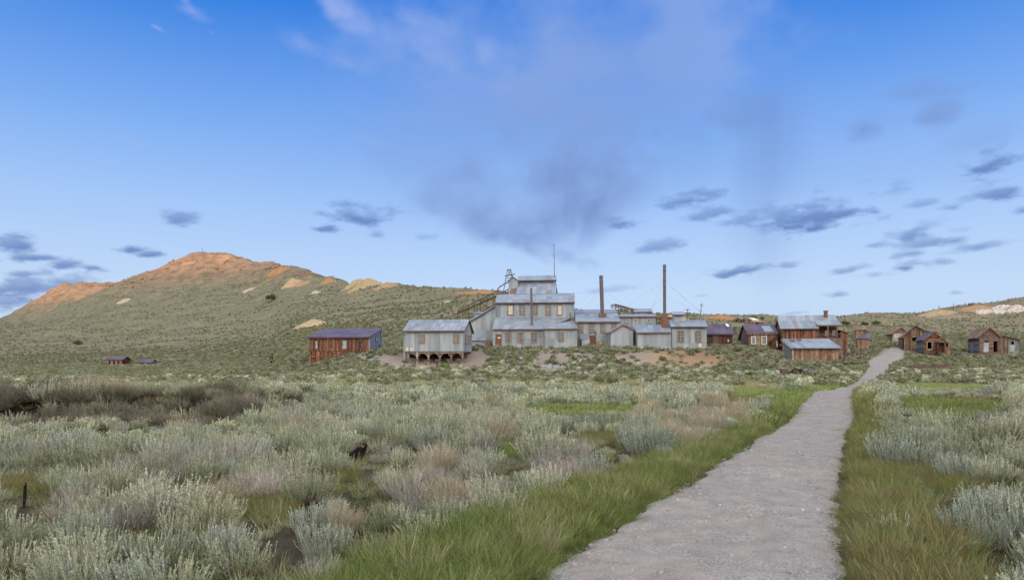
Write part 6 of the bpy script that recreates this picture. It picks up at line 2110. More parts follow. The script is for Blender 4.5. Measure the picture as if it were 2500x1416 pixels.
def clump_bush(name, seed, nl, size, h, ls, mats, twigs=0, lobes=12, flat=1.0):
    """rounded bush of leaf clumps, for the middle distance"""
    r = np.random.default_rng(seed); Q = Quads()
    az = r.random(lobes) * 2 * math.pi; e = np.arcsin(r.random(lobes) * .95)
    C = np.stack([np.cos(az) * np.cos(e) * size * .62, np.sin(az) * np.cos(e) * size * .62, h * (.22 + .5 * np.sin(e))], 1) * (.75 + .35 * r.random((lobes, 1)))
    R = size * (.26 + .16 * r.random(lobes))
    k = r.integers(0, lobes, nl)
    d = unit(r.normal(0, 1, (nl, 3)) + np.array([0, 0, .55]))
    c = C[k] + d * (R[k] * (.55 + .5 * r.random(nl)))[:, None] * np.array([1, 1, .85 * flat])
    c[:, 2] = np.maximum(c[:, 2], .03)
    up = unit(d * .6 + unit(r.normal(0, 1, (nl, 3))) * .6 + np.array([0, 0, .55]))
    sv = unit(np.cross(up, r.normal(0, 1, (nl, 3))))
    l = ls * (.6 + .8 * r.random(nl))[:, None]
    q = np.stack([c - up * l * .5, c + sv * l * .33, c + up * l * .6, c - sv * l * .33], 1)
    lob = r.random(lobes)
    Q.add(q, 0, lob[k] * .5 + r.random(nl) * .5)
    if twigs:
        p = stems(r, twigs, h * .75, 60, size * .2, .5, 2)
        ribbon(Q, p, ls * .07, ls * .04, 1, r.random(twigs), r)
    return Q.mesh(name, mats)


def in_frame(x, y, m=160):
    px = CX + F * x / np.maximum(y, .2)
    return (px > -m) & (px < 2500 + m)


def on_foot(x, y, extra=0.0):
    b = np.zeros(len(x), bool)
    for (cx, cy, hx, hy) in FOOT:
        b |= (np.abs(x - cx) < hx + extra) & (np.abs(y - cy) < hy + extra)
    return b


def grid_pts(y0, y1, cell, r, margin=0.12):
    """jittered grid over the part of the ground the camera can see"""
    xs = np.arange(-(.75 + margin) * y1 - 2, (.75 + margin) * y1 + 2, cell); ys = np.arange(y0, y1, cell)
    X, Y = np.meshgrid(xs, ys)
    X = X + r.uniform(-.5, .5, X.shape) * cell; Y = Y + r.uniform(-.5, .5, Y.shape) * cell
    X, Y = X.ravel(), Y.ravel()
    k = (np.abs(X) < (.75 + margin) * Y + 1.5) & (Y >= y0) & (Y < y1)
    return X[k], Y[k]


def scatter(name, pts, rotz, scale, idx, protos, label, cat, tilt=0.12):
    """one object that sets copies of a few plants on many points"""
    pts = np.asarray(pts, np.float32); n = len(pts)
    r = np.random.default_rng(n)
    me = bpy.data.meshes.new(name)
    me.vertices.add(n); me.vertices.foreach_set('co', pts.ravel())
    rot = np.stack([r.normal(0, tilt, n), r.normal(0, tilt, n), rotz], 1).astype(np.float32)
    a = me.attributes.new('rot', 'FLOAT_VECTOR', 'POINT'); a.data.foreach_set('vector', rot.ravel())
    a = me.attributes.new('size', 'FLOAT', 'POINT'); a.data.foreach_set('value', np.asarray(scale, np.float32))
    a = me.attributes.new('pick', 'INT', 'POINT'); a.data.foreach_set('value', np.asarray(idx, np.int32))
    o = link(name, me, kind='stuff'); o['label'] = label; o['category'] = cat
    c = bpy.data.collections.new(name + '_kinds')
    for i, p in enumerate(protos):
        c.objects.link(bpy.data.objects.new('%s_kind_%02d' % (name, i), p))
    ng = bpy.data.node_groups.new(name, 'GeometryNodeTree')
    ng.interface.new_socket('Geometry', in_out='INPUT', socket_type='NodeSocketGeometry')
    ng.interface.new_socket('Geometry', in_out='OUTPUT', socket_type='NodeSocketGeometry')
    N = ng.nodes; lk = ng.links.new
    gi = N.new('NodeGroupInput'); go = N.new('NodeGroupOutput')
    ci = N.new('GeometryNodeCollectionInfo'); ci.inputs['Collection'].default_value = c
    ci.inputs['Separate Children'].default_value = True; ci.inputs['Reset Children'].default_value = True
    ip = N.new('GeometryNodeInstanceOnPoints'); ip.inputs['Pick Instance'].default_value = True

    def na(nm, tp):
        q = N.new('GeometryNodeInputNamedAttribute'); q.data_type = tp; q.inputs[0].default_value = nm
        return q.outputs[0]
    er = N.new('FunctionNodeEulerToRotation')
    lk(na('rot', 'FLOAT_VECTOR'), er.inputs[0])
    lk(gi.outputs[0], ip.inputs['Points']); lk(ci.outputs[0], ip.inputs['Instance'])
    lk(na('pick', 'INT'), ip.inputs['Instance Index']); lk(er.outputs[0], ip.inputs['Rotation'])
    lk(na('size', 'FLOAT'), ip.inputs['Scale'])
    lk(ip.outputs[0], go.inputs[0])
    md = o.modifiers.new('plants', 'NODES'); md.node_group = ng
    return o


# patches of open grass among the bushes: column, row, half width, half height, kind
PATCH = [(1415, 1001, 145, 10, 'bright'), (1245, 1106, 62, 19, 'green'), (640, 1252, 75, 24, 'olive'), (1470, 1075, 60, 14, 'olive'), (2330, 992, 150, 22, 'green'),
         (2300, 945, 120, 6, 'bright'), (60, 1192, 70, 20, 'olive'), (1850, 962, 70, 9, 'bright'), (1810, 975, 45, 7, 'olive'), (840, 1165, 40, 10, 'olive'), (2240, 1165, 90, 20, 'olive'), (2330, 1190, 60, 12, 'olive'),
         (500, 1310, 45, 14, 'olive')]
TAN = [(560, 1285, 85, 45), (290, 962, 70, 34), (30, 950, 40, 30), (1745, 1030, 75, 42), (1560, 1035, 70, 35), (2130, 935, 45, 18), (1640, 1080, 40, 30), (900, 1195, 30, 35), (230, 985, 120, 20), (440, 1000, 60, 20)]
GREYZ = [(670, 1195, 90, 50), (350, 1190, 110, 55), (1010, 1170, 150, 60), (1000, 1250, 110, 40), (120, 1260, 110, 50), (1330, 1130, 120, 30), (1720, 1110, 60, 30), (380, 1300, 60, 40), (1350, 1180, 50, 25), (2420, 1020, 70, 60)]
SILVER = [(1560, 1125, 80, 65), (1480, 1180, 60, 35), (2220, 1130, 80, 50), (2300, 1240, 120, 80), (1230, 1185, 70, 25), (2440, 1300, 80, 120), (1240, 1260, 14, 30), (760, 1340, 60, 60), (500, 1370, 90, 40)]


def in_ell(px, py, L, grow=1.0):
    m = np.zeros(len(px), bool)
    for e in L:
        m |= ((px - e[0]) / (e[2] * grow)) ** 2 + ((py - e[1]) / (e[3] * grow)) ** 2 < 1
    return m


def grass_band(y, side):
    l = np.interp(y, [0, 7, 8.5, 10.5, 14.7, 21, 28, 40, 55, 70, 110, 140], [1.9, 2.0, 2.0, 1.8, 1.65, 1.4, 1.3, 1.2, 1.0, .5, .3, .2])
    rr = np.interp(y, [0, 7, 10.5, 14.7, 21, 28, 40, 60, 110, 140], [1.3, 1.25, 1.0, 1.0, 1.2, .9, .5, .4, .3, .2])
    return np.where(side < 0, l, rr)


def plants():
    r = np.random.default_rng(11)
    # ---- kinds of plants
    near = [near_sage('sagebrush', 100 + i, .56 + .06 * (i % 3), 150, 74, 60) for i in range(5)]
    silver = [near_sage('silver_sagebrush', 120 + i, .62, 120, 78, 42, [M['sage_silver'], M['twig']], .023, .0052, .40, .22) for i in range(3)]
    dead = []
    for i in range(4):
        Q, rr, p = twig_bush('dead_brush', 140 + i, .62, 130, None, .0034, 5)
        if i % 2:
            leaves(Q, p[:50], 9, .55, .03, .005, .5, 1, rr)
        dead.append(Q.mesh('dead_brush', [M['deadtwig'], M['sage']]))
    tan = []
    for i in range(3):
        Q, rr, p = twig_bush('dry_bush', 160 + i, .68, 150, None, .0032, 4, 42, .9)
        leaves(Q, p, 7, .75, .03, .004, .35, 0, rr)
        tan.append(Q.mesh('dry_bush', [M['drytan']]))
    bank = []
    for i in range(3):
        Q, rr, p = twig_bush('tangled_brush', 170 + i, .66, 190, None, .0042, 6, 66, .5)
        leaves(Q, p, 10, .45, .032, .006, .7, 0, rr)
        bank.append(Q.mesh('tangled_brush', [M['bank_brush']]))
    mid = [near_sage('sagebrush_mid', 200 + i, .56, 66, 27, 62, [M['sage'], M['twig']], .062, .0165, .6, .42) for i in range(5)]
    midsil = [near_sage('sagebrush_mid_silver', 210 + i, .62, 56, 26, 50, [M['sage_silver'], M['twig']], .062, .016, .5, .35) for i in range(2)]
    middead, midtan = [], []
    for i in range(2):
        Q, rr, p = twig_bush('dead_mid', 220 + i, .62, 62, None, .006, 4); middead.append(Q.mesh('dead_mid', [M['deadtwig']]))
        Q, rr, p = twig_bush('tan_mid', 230 + i, .66, 70, None, .006, 4, 45, .9); midtan.append(Q.mesh('tan_mid', [M['drytan']]))
    hill = [clump_bush('hill_sage', 240 + i, 300, .62, .62, .13, [M['hill_sage'], M['twig']], 16, 13) for i in range(6)]
    hillsage = [clump_bush('valley_sage', 250 + i, 340, .62, .62, .11, [M['sage'], M['twig']], 16, 13) for i in range(4)]
    far = [clump_bush('far_scrub', 260 + i, 70, .6, .5, .32, [M['far_scrub']], 0, 7, .8) for i in range(5)]

    # ---- meadow bushes close by and in the middle distance
    allx, ally, size, kind = [], [], [], []
    for (y0, y1, cell, s0) in ((3.6, 14, .49, .78), (14, 30, .66, 1.02), (30, 60, .80, 1.10)):
        x, y = grid_pts(y0, y1, cell, r)
        allx.append(x); ally.append(y); size.append(s0 * r.uniform(.55, 1.28, len(x)))
    bxx = np.arange(-21.8, -9.0, .42); nb = len(bxx)
    for (ya, yb, sa, sb) in ((23.4, 24.4, .7, 1.0), (24.2, 25.2, 1.1, 1.6), (25.4, 26.4, .9, 1.4), (26.4, 28.2, .8, 1.3)):
        allx.append(bxx + r.uniform(-.3, .3, nb)); ally.append(r.uniform(ya, yb, nb)); size.append(r.uniform(sa, sb, nb))
    x = np.concatenate(allx); y = np.concatenate(ally); s = np.concatenate(size)
    z = H(x, y)
    px, py = proj(x, y, z)
    d, sd_ = path_dist(x, y)
    band = grass_band(y, sd_)
    keep = d > band + .1
    # sparse silver sage standing in the grass right of the path
    keep |= (d > .75) & (d <= band + .1) & (sd_ > 0) & (r.random(len(x)) < .22)
    keep |= (d > .55) & (d <= band + .1) & (sd_ < 0) & (r.random(len(x)) < .09)
    keep &= ~in_ell(px, py, PATCH, 1.0)
    keep &= r.random(len(x)) < np.where(y > 46, np.clip((54 - y - 6 * tile(NG, x, y, 22.)) / 6, .05, 1), .95)
    keep &= ~((np.abs(px - 874) < 42) & (py > 1090) & (py < 1262))     # leaves the burnt stump open to view
    keep &= ~((np.abs(px - 57) < 30) & (py > 1205) & (py < 1330))
    bankface = (x > -21.5) & (x < -9.3) & (y > 22.4) & (y < 26.0)
    
    x, y, z, s, px, py = [a[keep] for a in (x, y, z, s, px, py)]
    n = len(x)
    mound = tile(NG, x, y, 18.0) + .5
    s = s * (.62 + .75 * mound) * np.where(r.random(n) < .22, .6, 1.0)
    s = np.where(path_dist(x, y)[0] < grass_band(y, path_dist(x, y)[1]) + .1, s * .62, s)
    ontop = (x > -21.5) & (x < -9.0) & (y >= 26.0) & (y < 32)
    s = np.where(ontop, s * np.where(y < 28.5, 1.0, .72), s)
    s = np.where((px < 620) & (y > 28.5), s * .75, s)
    s = np.where((px > 2400) & (y < 22), s * 1.15, s)
    s = np.where((px < 600) & (y > 17.5) & (y < 23.2), s * .66, s)        # low growth before the cut bank
    for (cx, cy, hw, hh, _) in PATCH:                                       # and before the clearings
        yc = CZ * F / max(cy - HY, 20)
        s = np.where((np.abs(px - cx) < hw * 1.05) & (py > cy) & (py < cy + hh + F * .75 / yc), s * .42, s)
    rv = r.random(n)
    g = tile(NG, x + 7, y + 3, 9.0) + .5
    kd = np.where(rv < .09 + .10 * (g > .6), 'dead', np.where(rv > .975, 'tan', np.where(rv > .87, 'silver', 'sage')))
    kd = np.where(in_ell(px, py, GREYZ) & (r.random(n) < .56), 'dead', kd)
    kd = np.where(in_ell(px, py, SILVER) & (r.random(n) < .8), 'silver', kd)
    kd = np.where(in_ell(px, py, TAN) & (r.random(n) < .68), 'tan', kd)
    kd = np.where(bankface[keep], np.where(r.random(n) < .75, 'dark', np.where(r.random(n) < .5, 'dead', 'sage')), kd)
    kd = np.where(ontop & (y < 30) & (r.random(n) < .55), 'dark', kd)
    rot = r.random(n) * 6.283
    show = s / np.hypot(x, y)
    vis = (px > -60) & (px < 2560) & (py < 1500)
    order = np.argsort(-np.where(vis, show, 0))
    limit = {'sage': 300, 'silver': 140, 'dead': 200, 'tan': 60, 'dark': 60}
    used = np.zeros(n, bool)
    cnt = dict.fromkeys(limit, 0)
    P_ = {'sage': near, 'silver': silver, 'dead': dead, 'tan': tan, 'dark': bank}
    nm = {'sage': 'sagebrush', 'silver': 'silver_sagebrush', 'dead': 'dead_brush', 'tan': 'dry_bush', 'dark': 'tangled_brush'}
    side_of = path_dist(x, y)[1]
    lab = {('dark', -1): ('dark brown tangled brush left of the path', 'tangled brush left of the path'),
           ('sage', -1): ('grey green sagebrush bush left of the path', 'near sagebrush left of the path'),
           ('sage', 1): ('grey green sagebrush bush right of the path', 'near sagebrush right of the path'),
           ('silver', -1): ('pale silvery sagebrush with upright shoots left of the path', 'silvery sagebrush left of the path'),
           ('silver', 1): ('pale silvery sagebrush with upright shoots right of the path', 'silvery sagebrush right of the path'),
           ('dead', -1): ('leafless grey twiggy brush left of the path', 'dead brush left of the path'),
           ('dead', 1): ('leafless grey twiggy brush right of the path', 'dead brush right of the path'),
           ('tan', -1): ('dry tan bush among the sagebrush left of the path', 'dry tan bushes left of the path'),
           ('tan', 1): ('dry tan bush among the sagebrush right of the path', 'dry tan bushes right of the path')}
    def where(x_, y_, px_, py_, sd):
        d_ = float(path_dist(np.array([x_]), np.array([y_]))[0][0])
        if sd < 0 and -21.5 < x_ < -9 and 22 < y_ < 33:
            return ', on the dark cut bank'
        if d_ < float(grass_band(np.array([y_]), np.array([sd]))[0]) + 1.0:
            return ', beside the grass verge'
        if abs(px_ - 874) < 130 and 1050 < py_ < 1230:
            return ', around the charred stump'
        if y_ < 9.5:
            return ', along the bottom of the picture'
        if abs(px_ - 57) < 120 and 1150 < py_ < 1350:
            return ', around the broken stake'
        return ', out in the open' if y_ < 16 else ', farther out in the open'

    for i in order:
        k = str(kd[i])
        if cnt[k] >= limit[k] or not vis[i] or y[i] > 40:
            continue
        ms = P_[k]
        o = bpy.data.objects.new(nm[k], ms[int(rot[i] * 97) % len(ms)])
        COL.objects.link(o)
        o.location = (x[i], y[i], z[i] - .03); o.scale = (s[i],) * 3
        o.rotation_euler = (r.normal(0, .1), r.normal(0, .1), rot[i])
        l, grp = lab[(k, int(side_of[i]))]
        w = where(x[i], y[i], px[i], py[i], int(side_of[i]))
        l += w; grp += w
        tag(o, l, 'bush', grp)
        used[i] = True; cnt[k] += 1
    left = ~used
    protos = mid + midsil + middead + midtan + near + silver + dead + tan + bank
    off = {'sage': (0, 5), 'silver': (5, 2), 'dead': (7, 2), 'tan': (9, 2), 'dark': (26, 3)}
    offn = {'sage': (11, 5), 'silver': (16, 3), 'dead': (19, 4), 'tan': (23, 3), 'dark': (26, 3)}
    pick = np.array([(off if y[i] > 15 else offn)[str(kd[i])][0] + int(rot[i] * 97) % (off if y[i] > 15 else offn)[str(kd[i])][1] for i in np.nonzero(left)[0]])
    scatter('meadow_sagebrush', np.stack([x, y, z - .03], 1)[left], rot[left], s[left], pick, protos, 'continuous cover of grey green sagebrush over the rest of the meadow', 'sagebrush')

    # ---- rounded sagebrush of the valley edge and the hillside
    X, Y, S_, K = [], [], [], []
    for (y0, y1, cell) in ((60, 84, 1.15), (84, 125, .98), (125, 200, 1.2), (200, 300, 1.65), (300, 430, 2.1)):
        a, b = grid_pts(y0, y1, cell, r, .05); X.append(a); Y.append(b)
        S_.append(min(cell, 1.5) * r.uniform(.5, 1.25, len(a)) * .95)
    x, y, s = np.concatenate(X), np.concatenate(Y), np.concatenate(S_)
    z = H(x, y); px, py = proj(x, y, z)
    d, sd_ = path_dist(x, y)
    n1 = tile(NG, x, y, 34.0) + .5; n2 = tile(NG, x * .6 + y * .25, y * 1.0, 120.0) + .5; n3 = tile(NF, x, y, 80.0) + .5
    p = np.where(y < 84, np.where(px < 1950, np.clip((y - 74) / 9, 0.10, 1), .85), .93)
    p = np.where(y > 150, p * np.clip(.35 + 1.5 * (n2 - .34) + .9 * (n1 - .45) - (z - 12) / 90, .03, 1), p)
    p = p * (1 - .93 * bare_mask(x, y, z))
    p = np.where((y < 84) & (px < 1950) & (y > 58) & (n1 > .58), np.maximum(p, .45), p)
    keep = (r.random(len(x)) < p) & (d > .35) & ~on_foot(x, y, .1) & ~in_ell(px, py, PATCH)
    p2 = np.where((y > 250) & (px > 1700), .6, 1.0)
    keep &= r.random(len(x)) < p2
    s = np.where((y > 250) & (px > 1700), s * .62, s)
    s = np.where((y > 92) & (y < 132) & (px > 900), s * 1.22, s)
    keep &= ~((y > 92) & (y < 132) & (px > 900) & (n1 < .44) & (r.random(len(x)) < .5))
    s = np.where((px > 240) & (px < 400) & (y > 62) & (y < 286), s * np.where(y > 150, .5, .7), s)
    # the closest metre in front of doors and walls stays low
    tall = on_foot(x, y + 1.6, .4)
    s = np.where(tall, s * .6, s)
    x, y, z, s, px, n1 = [a[keep] for a in (x, y, z, s, px, n1)]
    rot = r.random(len(x)) * 6.283
    kk = np.where((y < 105) & (r.random(len(x)) < .25), 6 + r.integers(0, 4, len(x)), r.integers(0, 6, len(x)))
    kk = np.where(r.random(len(x)) < .05, 10, kk)
    kk = np.where((r.random(len(x)) < .05) & (y < 140), 12, kk)
    scatter('hillside_sagebrush', np.stack([x, y, z - .05], 1), rot, s, kk, hill + hillsage + midtan + middead, 'rounded sagebrush covering the slope around and behind the buildings', 'sagebrush', .1)
    # ---- scrub far up the hill
    a, b = grid_pts(420, 1000, 3.5, r, .02)
    z = H(a, b); px, py = proj(a, b, z)
    n2 = tile(NG, a * .6 + b * .25, b, 170.0) + .5; n1 = tile(NG, a, b, 60.) + .5
    p = np.clip(.55 + 3.2 * (n2 - .5) + 1.6 * (n1 - .5) - np.maximum(z - 45, 0) / 95, .012, .95)
    k = (r.random(len(a)) < p) & (px < 1700)
    scatter('hilltop_scrub', np.stack([a, b, z - .1], 1)[k], r.random(k.sum()) * 6.28, r.uniform(.7, 2.0, k.sum()), r.integers(0, 5, k.sum()), far, 'low dark scrub dotted over the upper slopes of the bluff', 'scrub', .05)

    # ---- grass
    kinds = ['green', 'olive', 'dry', 'bright']
    mats = {'green': M['grass_green'], 'olive': M['grass_olive'], 'dry': M['grass_dry'], 'bright': M['grass_bright']}
    tn = [grass_tuft('grass_tuft', 300 + i * 3 + j, 64, .23 + .045 * j, .0032, mats[kd_]) for i, kd_ in enumerate(kinds) for j in range(3)]
    tm = [grass_tuft('grass_tuft_far', 330 + i * 2 + j, 40, .30, .011, mats[kd_], 42, .26, -.7, 2) for i, kd_ in enumerate(kinds) for j in range(2)]
    GX, GY, GK, GS = [], [], [], []

    def put(x, y, kd_, s):
        GX.append(x); GY.append(y); GK.append(kd_); GS.append(s)
    # verges of the path
    for (y0, y1, cell) in ((3.6, 12, .085), (12, 22, .13), (22, 45, .2), (45, 75, .32), (75, 140, .5)):
        x, y = grid_pts(y0, y1, cell, r, .1)
        d, sd_ = path_dist(x, y)
        bw = grass_band(y, sd_) + .35 * tile(NG, x, y, 2.5)
        pr = np.clip((bw + .25 - d) / .35, 0, 1) * np.where(d < .06, .75, 1.0)
        pr = np.where(d < 0, np.clip(1 + (d - .8 * tile(NG, x, y, 1.3)) / .25, 0, 1) * .6, pr)
        k = (d > -.4) & (r.random(len(x)) < pr)
        x, y, d, sd_ = x[k], y[k], d[k], sd_[k]
        g = tile(NG, x + 5, y, 4.0) + .5 + r.normal(0, .1, len(x))
        kd_ = np.where(sd_ < 0, np.where(g > .66, 1, np.where(g < .31, 2, 0)), np.where(g > .66, 0, np.where(g < .30, 2, 1)))
        kd_ = np.where((sd_ < 0) & (d < .35) & (r.random(len(x)) < .8), 0, kd_)
        kd_ = np.where((sd_ < 0) & (y > 30) & (y < 60) & (r.random(len(x)) < .5), 3, kd_)
        edge = np.where(r.random(len(x)) < .05, 1.45, 1.0) * np.clip(d / .5, .35, 1.0) * (.62 + .85 * np.clip(tile(NG, x * 1.0, y * 1.0, 1.7) + .5, 0, 1))
        put(x, y, kd_, edge * r.uniform(.7, 1.35, len(x)) * np.where(y > 22, 1.1, 1.0))
    # open patches
    for (cx, cy, hw, hh, kd_) in PATCH:
        c = hit(cx, cy); a = hit(cx, cy + hh); b = hit(cx, cy - hh)
        hx = hw * c.y / F; cell = .13 if c.y < 20 else .26
        xs = np.arange(c.x - hx * 1.2, c.x + hx * 1.2, cell); ys = np.arange(a.y - .3, b.y + .3, cell)
        X, Y = np.meshgrid(xs, ys); X = (X + r.uniform(-.5, .5, X.shape) * cell).ravel(); Y = (Y + r.uniform(-.5, .5, Y.shape) * cell).ravel()
        Z = H(X, Y); px, py = proj(X, Y, Z); d, _ = path_dist(X, Y)
        k = in_ell(px, py, [(cx, cy, hw, hh)], 1.15) & (d > .05)
        X, Y = X[k], Y[k]
        q = np.full(len(X), kinds.index(kd_)); q = np.where(r.random(len(X)) < .2, r.integers(0, 3, len(X)), q)
        put(X, Y, q, r.uniform(.6, 1.1, len(X)))
    # thin grass between the bushes
    for (y0, y1, cell) in ((3.6, 16, .36), (16, 34, .62), (34, 54, 1.1)):
        x, y = grid_pts(y0, y1, cell, r, .08)
        d, _ = path_dist(x, y); k = (d > .2) & (tile(NG, x, y, 7.0) > -.08)
        x, y = x[k], y[k]
        put(x, y, np.where(r.random(len(x)) < .4, 1, np.where(r.random(len(x)) < .35, 2, 0)), r.uniform(.6, 1.2, len(x)))
    # dry strip at the foot of the slope
    x, y = grid_pts(44, 86, .42, r, .05)
    px = CX + F * x / y
    d, _ = path_dist(x, y)
    g = tile(NG, x, y, 26.) + .5
    k = (r.random(len(x)) < np.where(px < 1950, sstep(44, 50, y) * sstep(87, 80, y), .45)) & (d > .3)
    kd_ = np.where(g > .62, 1, np.where(g < .36, 3, 2)); kd_ = np.where(r.random(len(x)) < .45, 2, kd_)
    put(x[k], y[k], kd_[k], r.uniform(.6, 1.15, k.sum()))
    x = np.concatenate(GX); y = np.concatenate(GY); kd_ = np.concatenate(GK).astype(int); s = np.concatenate(GS)
    z = H(x, y)
    nearm = y < 24
    pick = np.where(nearm, kd_ * 3 + r.integers(0, 3, len(x)), 12 + kd_ * 2 + r.integers(0, 2, len(x)))
    scatter('grass', np.stack([x, y, z - .02], 1), r.random(len(x)) * 6.283, s, pick, tn + tm, 'green and straw coloured grass along the path and in the clearings', 'grass', .12)
    print('plants: individuals', cnt, 'meadow', int(left.sum()), 'grass', len(x))


def scatter_stones():
    r = np.random.default_rng(5)

    def rock(seed, mat, flat=.6):
        rr = np.random.default_rng(seed)
        v = np.array([(a, b, c) for a in (-1, 1) for b in (-1, 1) for c in (-1, 1)], float)
        v = np.concatenate([v, [(1.35, 0, 0), (-1.35, 0, 0), (0, 1.35, 0), (0, -1.35, 0), (0, 0, 1.35), (0, 0, -1.35)]])
        v = v * rr.uniform(.7, 1.1, v.shape) * np.array([1, .8, flat]) * .5
        tri = []
        fc = {8: (4, 5, 7, 6), 9: (0, 2, 3, 1), 10: (2, 6, 7, 3), 11: (0, 1, 5, 4), 12: (1, 3, 7, 5), 13: (0, 4, 6, 2)}
        for c, q in fc.items():
            for a, b in zip(q, q[1:] + q[:1]):
                tri.append((a, b, c))
        return mesh_np('rock', v, np.array(tri), mat)
    peb = [rock(i, M['stone' if i % 2 else 'stone_dark']) for i in range(5)]
    X, Y, S_ = [], [], []
    for (y0, y1, cell, s0) in ((5.5, 9, .05, .012), (9, 14, .085, .016), (14, 24, .17, .022), (24, 50, .4, .035)):
        x, y = grid_pts(y0, y1, cell, r, .05)
        d, _ = path_dist(x, y)
        k = (d < .0) & (r.random(len(x)) < np.where(d > -.6, .6, .35))
        X.append(x[k]); Y.append(y[k]); S_.append(s0 * r.uniform(.5, 1.0, k.sum()) * np.where(r.random(k.sum()) < .04, 2.6, 1))
    x, y, s = map(np.concatenate, (X, Y, S_))
    d, _ = path_dist(x, y)
    xl = np.interp(y, PLn[:, 1], PLn[:, 0]); xr = np.interp(y, PRn[:, 1], PRn[:, 0])
    t = np.clip((x - xl) / (xr - xl), 0, 1)
    z = H(x, y) + .03 + .05 * np.sin(t * math.pi)
    scatter('gravel', np.stack([x, y, z], 1), r.random(len(x)) * 6.28, s * 2, r.integers(0, 5, len(x)), peb, 'loose grey gravel on the path', 'gravel', .5)
    # rubble slopes
    def heap(name, label, ells, mats, n, s0, s1):
        pts, ss = [], []
        for (cx, cy, hw, hh) in ells:
            for _ in range(n):
                a = r.random() * 6.283; q = math.sqrt(r.random())
                p = hit(cx + math.cos(a) * q * hw, cy + math.sin(a) * q * hh)
                if p.y < 2300:                      # off the skyline: no ground there
                    pts.append(p); ss.append(r.uniform(s0, s1))
        pts = np.array([tuple(p) for p in pts])
        protos = [rock(50 + i, M[mats[i % len(mats)]], .75) for i in range(5)]
        scatter(name, pts, r.random(len(pts)) * 6.28, ss, r.integers(0, 5, len(pts)), protos, label, 'rubble', .6)
    heap('rubble', 'grey broken stones spilled down the bank by the wooden house and below the mill', [(880, 872, 55, 12), (925, 885, 30, 10), (1256, 876, 22, 14), (1270, 893, 35, 10), (1405, 878, 22, 14), (1360, 895, 40, 5)], ['stone_dark', 'stone'], 170, .15, .5)
    heap('rock_outcrop', 'red brown rock outcrops along the crest of the bluff', [(110, 722, 60, 14), (235, 696, 40, 5), (430, 640, 40, 8), (590, 632, 60, 7), (650, 650, 50, 8), (740, 672, 40, 6), (520, 655, 90, 22), (330, 690, 40, 12)], ['outcrop'], 34, .9, 3.2)
    heap('quarry_rubble', 'pale broken rock on the hill at the right edge', [(2465, 757, 40, 8), (2430, 763, 22, 5), (2400, 765, 14, 3)], ['stone_pale', 'stone_pale', 'stone'], 130, .8, 2.6)


def mound(name, label, px, py, w, h, mat, seed=0, Y=None, apex=0.0, kind='heap'):
    """spoil heap lying on the slope: base centre at a pixel, width and height in photograph pixels"""
    c = hit(px, py)
    k = c.y / F
    hw, hh = w * k / 2, h * k
    hd = hw * .8
    nr, nt = 10, 40
    r = np.random.default_rng(seed)
    ph = r.random(6) * 6.28
    v, f = [], []
    for i in range(nr + 1):
        q = i / nr
        for j in range(nt):
            a = 2 * math.pi * j / nt
            e = 1 + .12 * math.sin(2 * a + ph[0]) + .08 * math.sin(5 * a + ph[1]) + .05 * math.sin(9 * a + ph[2])
            x = c.x + math.cos(a) * q * hw * e + apex * hw * (1 - q); y = c.y + math.sin(a) * q * hd * e
            pr = (1 - q) ** .9 if q > .12 else (1 - .12) ** .9 + .03
            zz = float(H(x, y)) + hh * pr * (1 + .05 * math.sin(4 * a + ph[3])) - (.35 if i == nr else 0)
            v.append((x, y, zz))
    for i in range(nr):
        for j in range(nt):
            f.append((i * nt + j, (i + 1) * nt + j, (i + 1) * nt + (j + 1) % nt, i * nt + (j + 1) % nt))
    f.append(tuple(range(nt)))
    o = mo(name, None, v, f, M[mat])
    o.data.polygons.foreach_set('use_smooth', [True] * len(f))
    tag(o, label, kind)
    return o


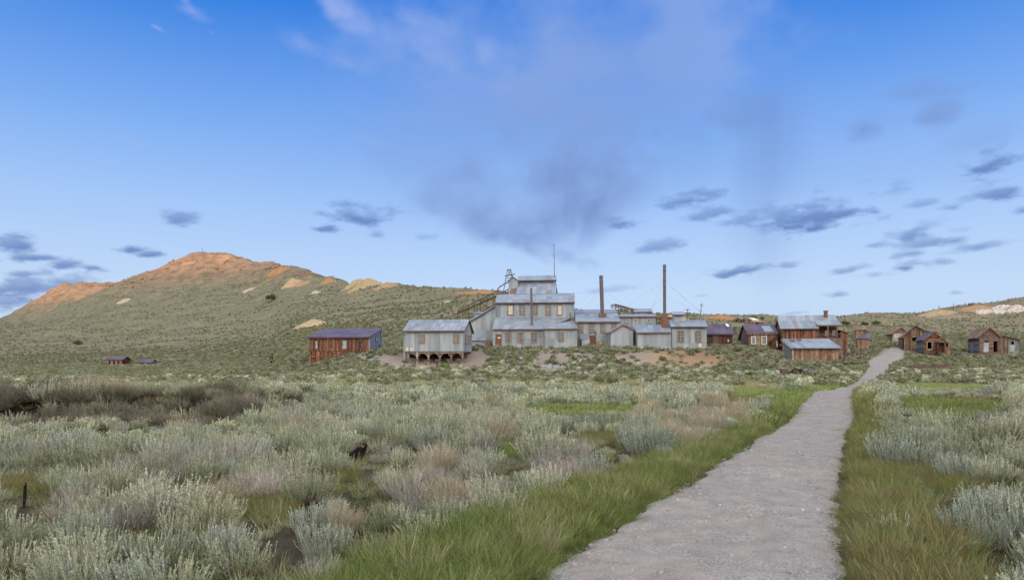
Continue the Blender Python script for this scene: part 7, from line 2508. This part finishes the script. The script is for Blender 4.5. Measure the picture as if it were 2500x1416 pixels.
def heaps():
    mound('spoil_heap', 'large pale tan spoil heap on the slope above the long wooden house', 755, 797, 84, 17, 'heap_tan', 1, apex=.2)
    mound('spoil_heap', 'pointed olive yellow spoil heap on the skyline right of the bluff', 893, 697, 96, 17, 'heap_yellow', 2)
    mound('spoil_heap', 'low yellow spoil heap on the skyline, left of the pointed one', 862, 697, 60, 12, 'heap_yellow', 12)
    mound('spoil_heap', 'brown spoil heap on the skyline, right of the pointed one', 942, 699, 70, 9, 'heap_brown', 13)
    mound('spoil_heap', 'pale orange spoil heap on the right shoulder of the bluff', 712, 696, 50, 17, 'heap_tan', 3)
    mound('spoil_heap', 'brown spoil heap joined to the pale orange one on the shoulder', 738, 695, 44, 12, 'heap_brown', 4)
    mound('spoil_heap', 'bright orange spoil heap at the skyline notch of the bluff', 802, 688, 48, 11, 'heap_orange', 5)
    mound('spoil_heap', 'orange earth scar with a pale tongue high on the bluff', 680, 667, 62, 14, 'heap_orange', 6)
    mound('spoil_heap', 'flat whitish spoil patch below the bluff shoulder', 607, 710, 36, 3, 'heap_pale', 7)
    mound('spoil_heap', 'small pale spoil heap under the pointed skyline heaps', 770, 716, 34, 7, 'heap_pale', 8)
    mound('spoil_heap', 'pale spoil heap on the lower left flank of the bluff', 303, 742, 34, 8, 'heap_pale', 9)
    mound('spoil_heap', 'small cream spoil patch on the slope left of the tramway', 1088, 739, 28, 4, 'heap_pale', 10)
    mound('spoil_heap', 'long orange spoil ridge on the skyline left of the mill', 1165, 716, 110, 7, 'heap_orange', 11)
    mound('spoil_heap', 'orange tan spoil ridge on the skyline right of the leaning pole', 1770, 780, 120, 10, 'heap_orange', 14)
    mound('spoil_heap', 'pale spoil ridge on the skyline behind the tallest smokestack', 1640, 779, 90, 12, 'heap_tan', 15)
    mound('spoil_heap', 'ochre spoil mound with posts on the right skyline', 2290, 768, 84, 13, 'heap_yellow', 16)
    mound('spoil_heap', 'tan spoil mound under the rusty tank on the right skyline', 2385, 756, 90, 12, 'heap_brown', 17)


heaps()
plants()
scatter_stones()
def green_shrubs():
    me = clump_bush('green_bush', 900, 900, .62, .6, .085, [M['green_leaf'], M['twig']], 24, 18)
    md = clump_bush('dark_bush', 901, 700, .62, .6, .10, [M['dark_leaf'], M['twig']], 20, 15)
    tr = clump_bush('tree_crown', 902, 1100, .62, .75, .09, [M['dark_leaf'], M['twig']], 0, 22)
    for px, py, w, me_, nm, lab in ((1086, 905, 40, me, 'green_bush', 'bright green round bush below the stilt house'), (1000, 898, 16, me, 'green_bush', 'small bright green bush left of the stilt house footings'),
                                    (190, 842, 26, md, 'dark_shrub', 'dark green shrub alone on the left hillside'), (662, 735, 34, md, 'dark_shrub', 'wide dark green shrub high on the slope below the bluff'),
                                    (755, 806, 0, None, '', ''), (2065, 795, 28, md, 'dark_shrub', 'dark green shrub on the slope right of the porch'),
                                    (2110, 795, 24, md, 'dark_shrub', 'dark green shrub above the shingle-roofed privy'), (2140, 793, 26, md, 'dark_shrub', 'broad dark green shrub left of the cream house')):
        if me_ is None:
            continue
        g = hit(px, py); k = g.y / F
        o = link(nm, me_); o.location = g - Vector((0, 0, .1)); sc = w * k / 1.25
        o.scale = (sc, sc, sc * .95); o.rotation_euler = (0, 0, px)
        tag(o, lab, 'bush')
    for px, py, w, h, lab in ((1841, 786, 22, 18, 'rounded green tree behind the brown-roofed house on the far ridge'), (1861, 783, 12, 10, 'small dark tree right of the rounded tree on the far ridge'),
                              (1424, 753, 10, 7, 'small dark tree on the skyline right of the tall mill')):
        g = hit(px, py); k = g.y / F
        th = thing('broadleaf_tree', lab, 'tree', g)
        pipe('trunk', th, (0, 0, -.5), (0, 0, h * k * .6), .28, M['pole'], 8, .5)
        for a in range(4):
            bar('limb', th, (0, 0, h * k * .3), (math.cos(a * 1.6) * w * k * .25, math.sin(a * 1.6) * w * k * .25, h * k * .7), .12, M['pole'])
        c = link('crown', tr, th); c.location = (0, 0, h * k * .12); c.scale = (w * k / 1.25,) * 2 + (h * k / .85,)


green_shrubs()
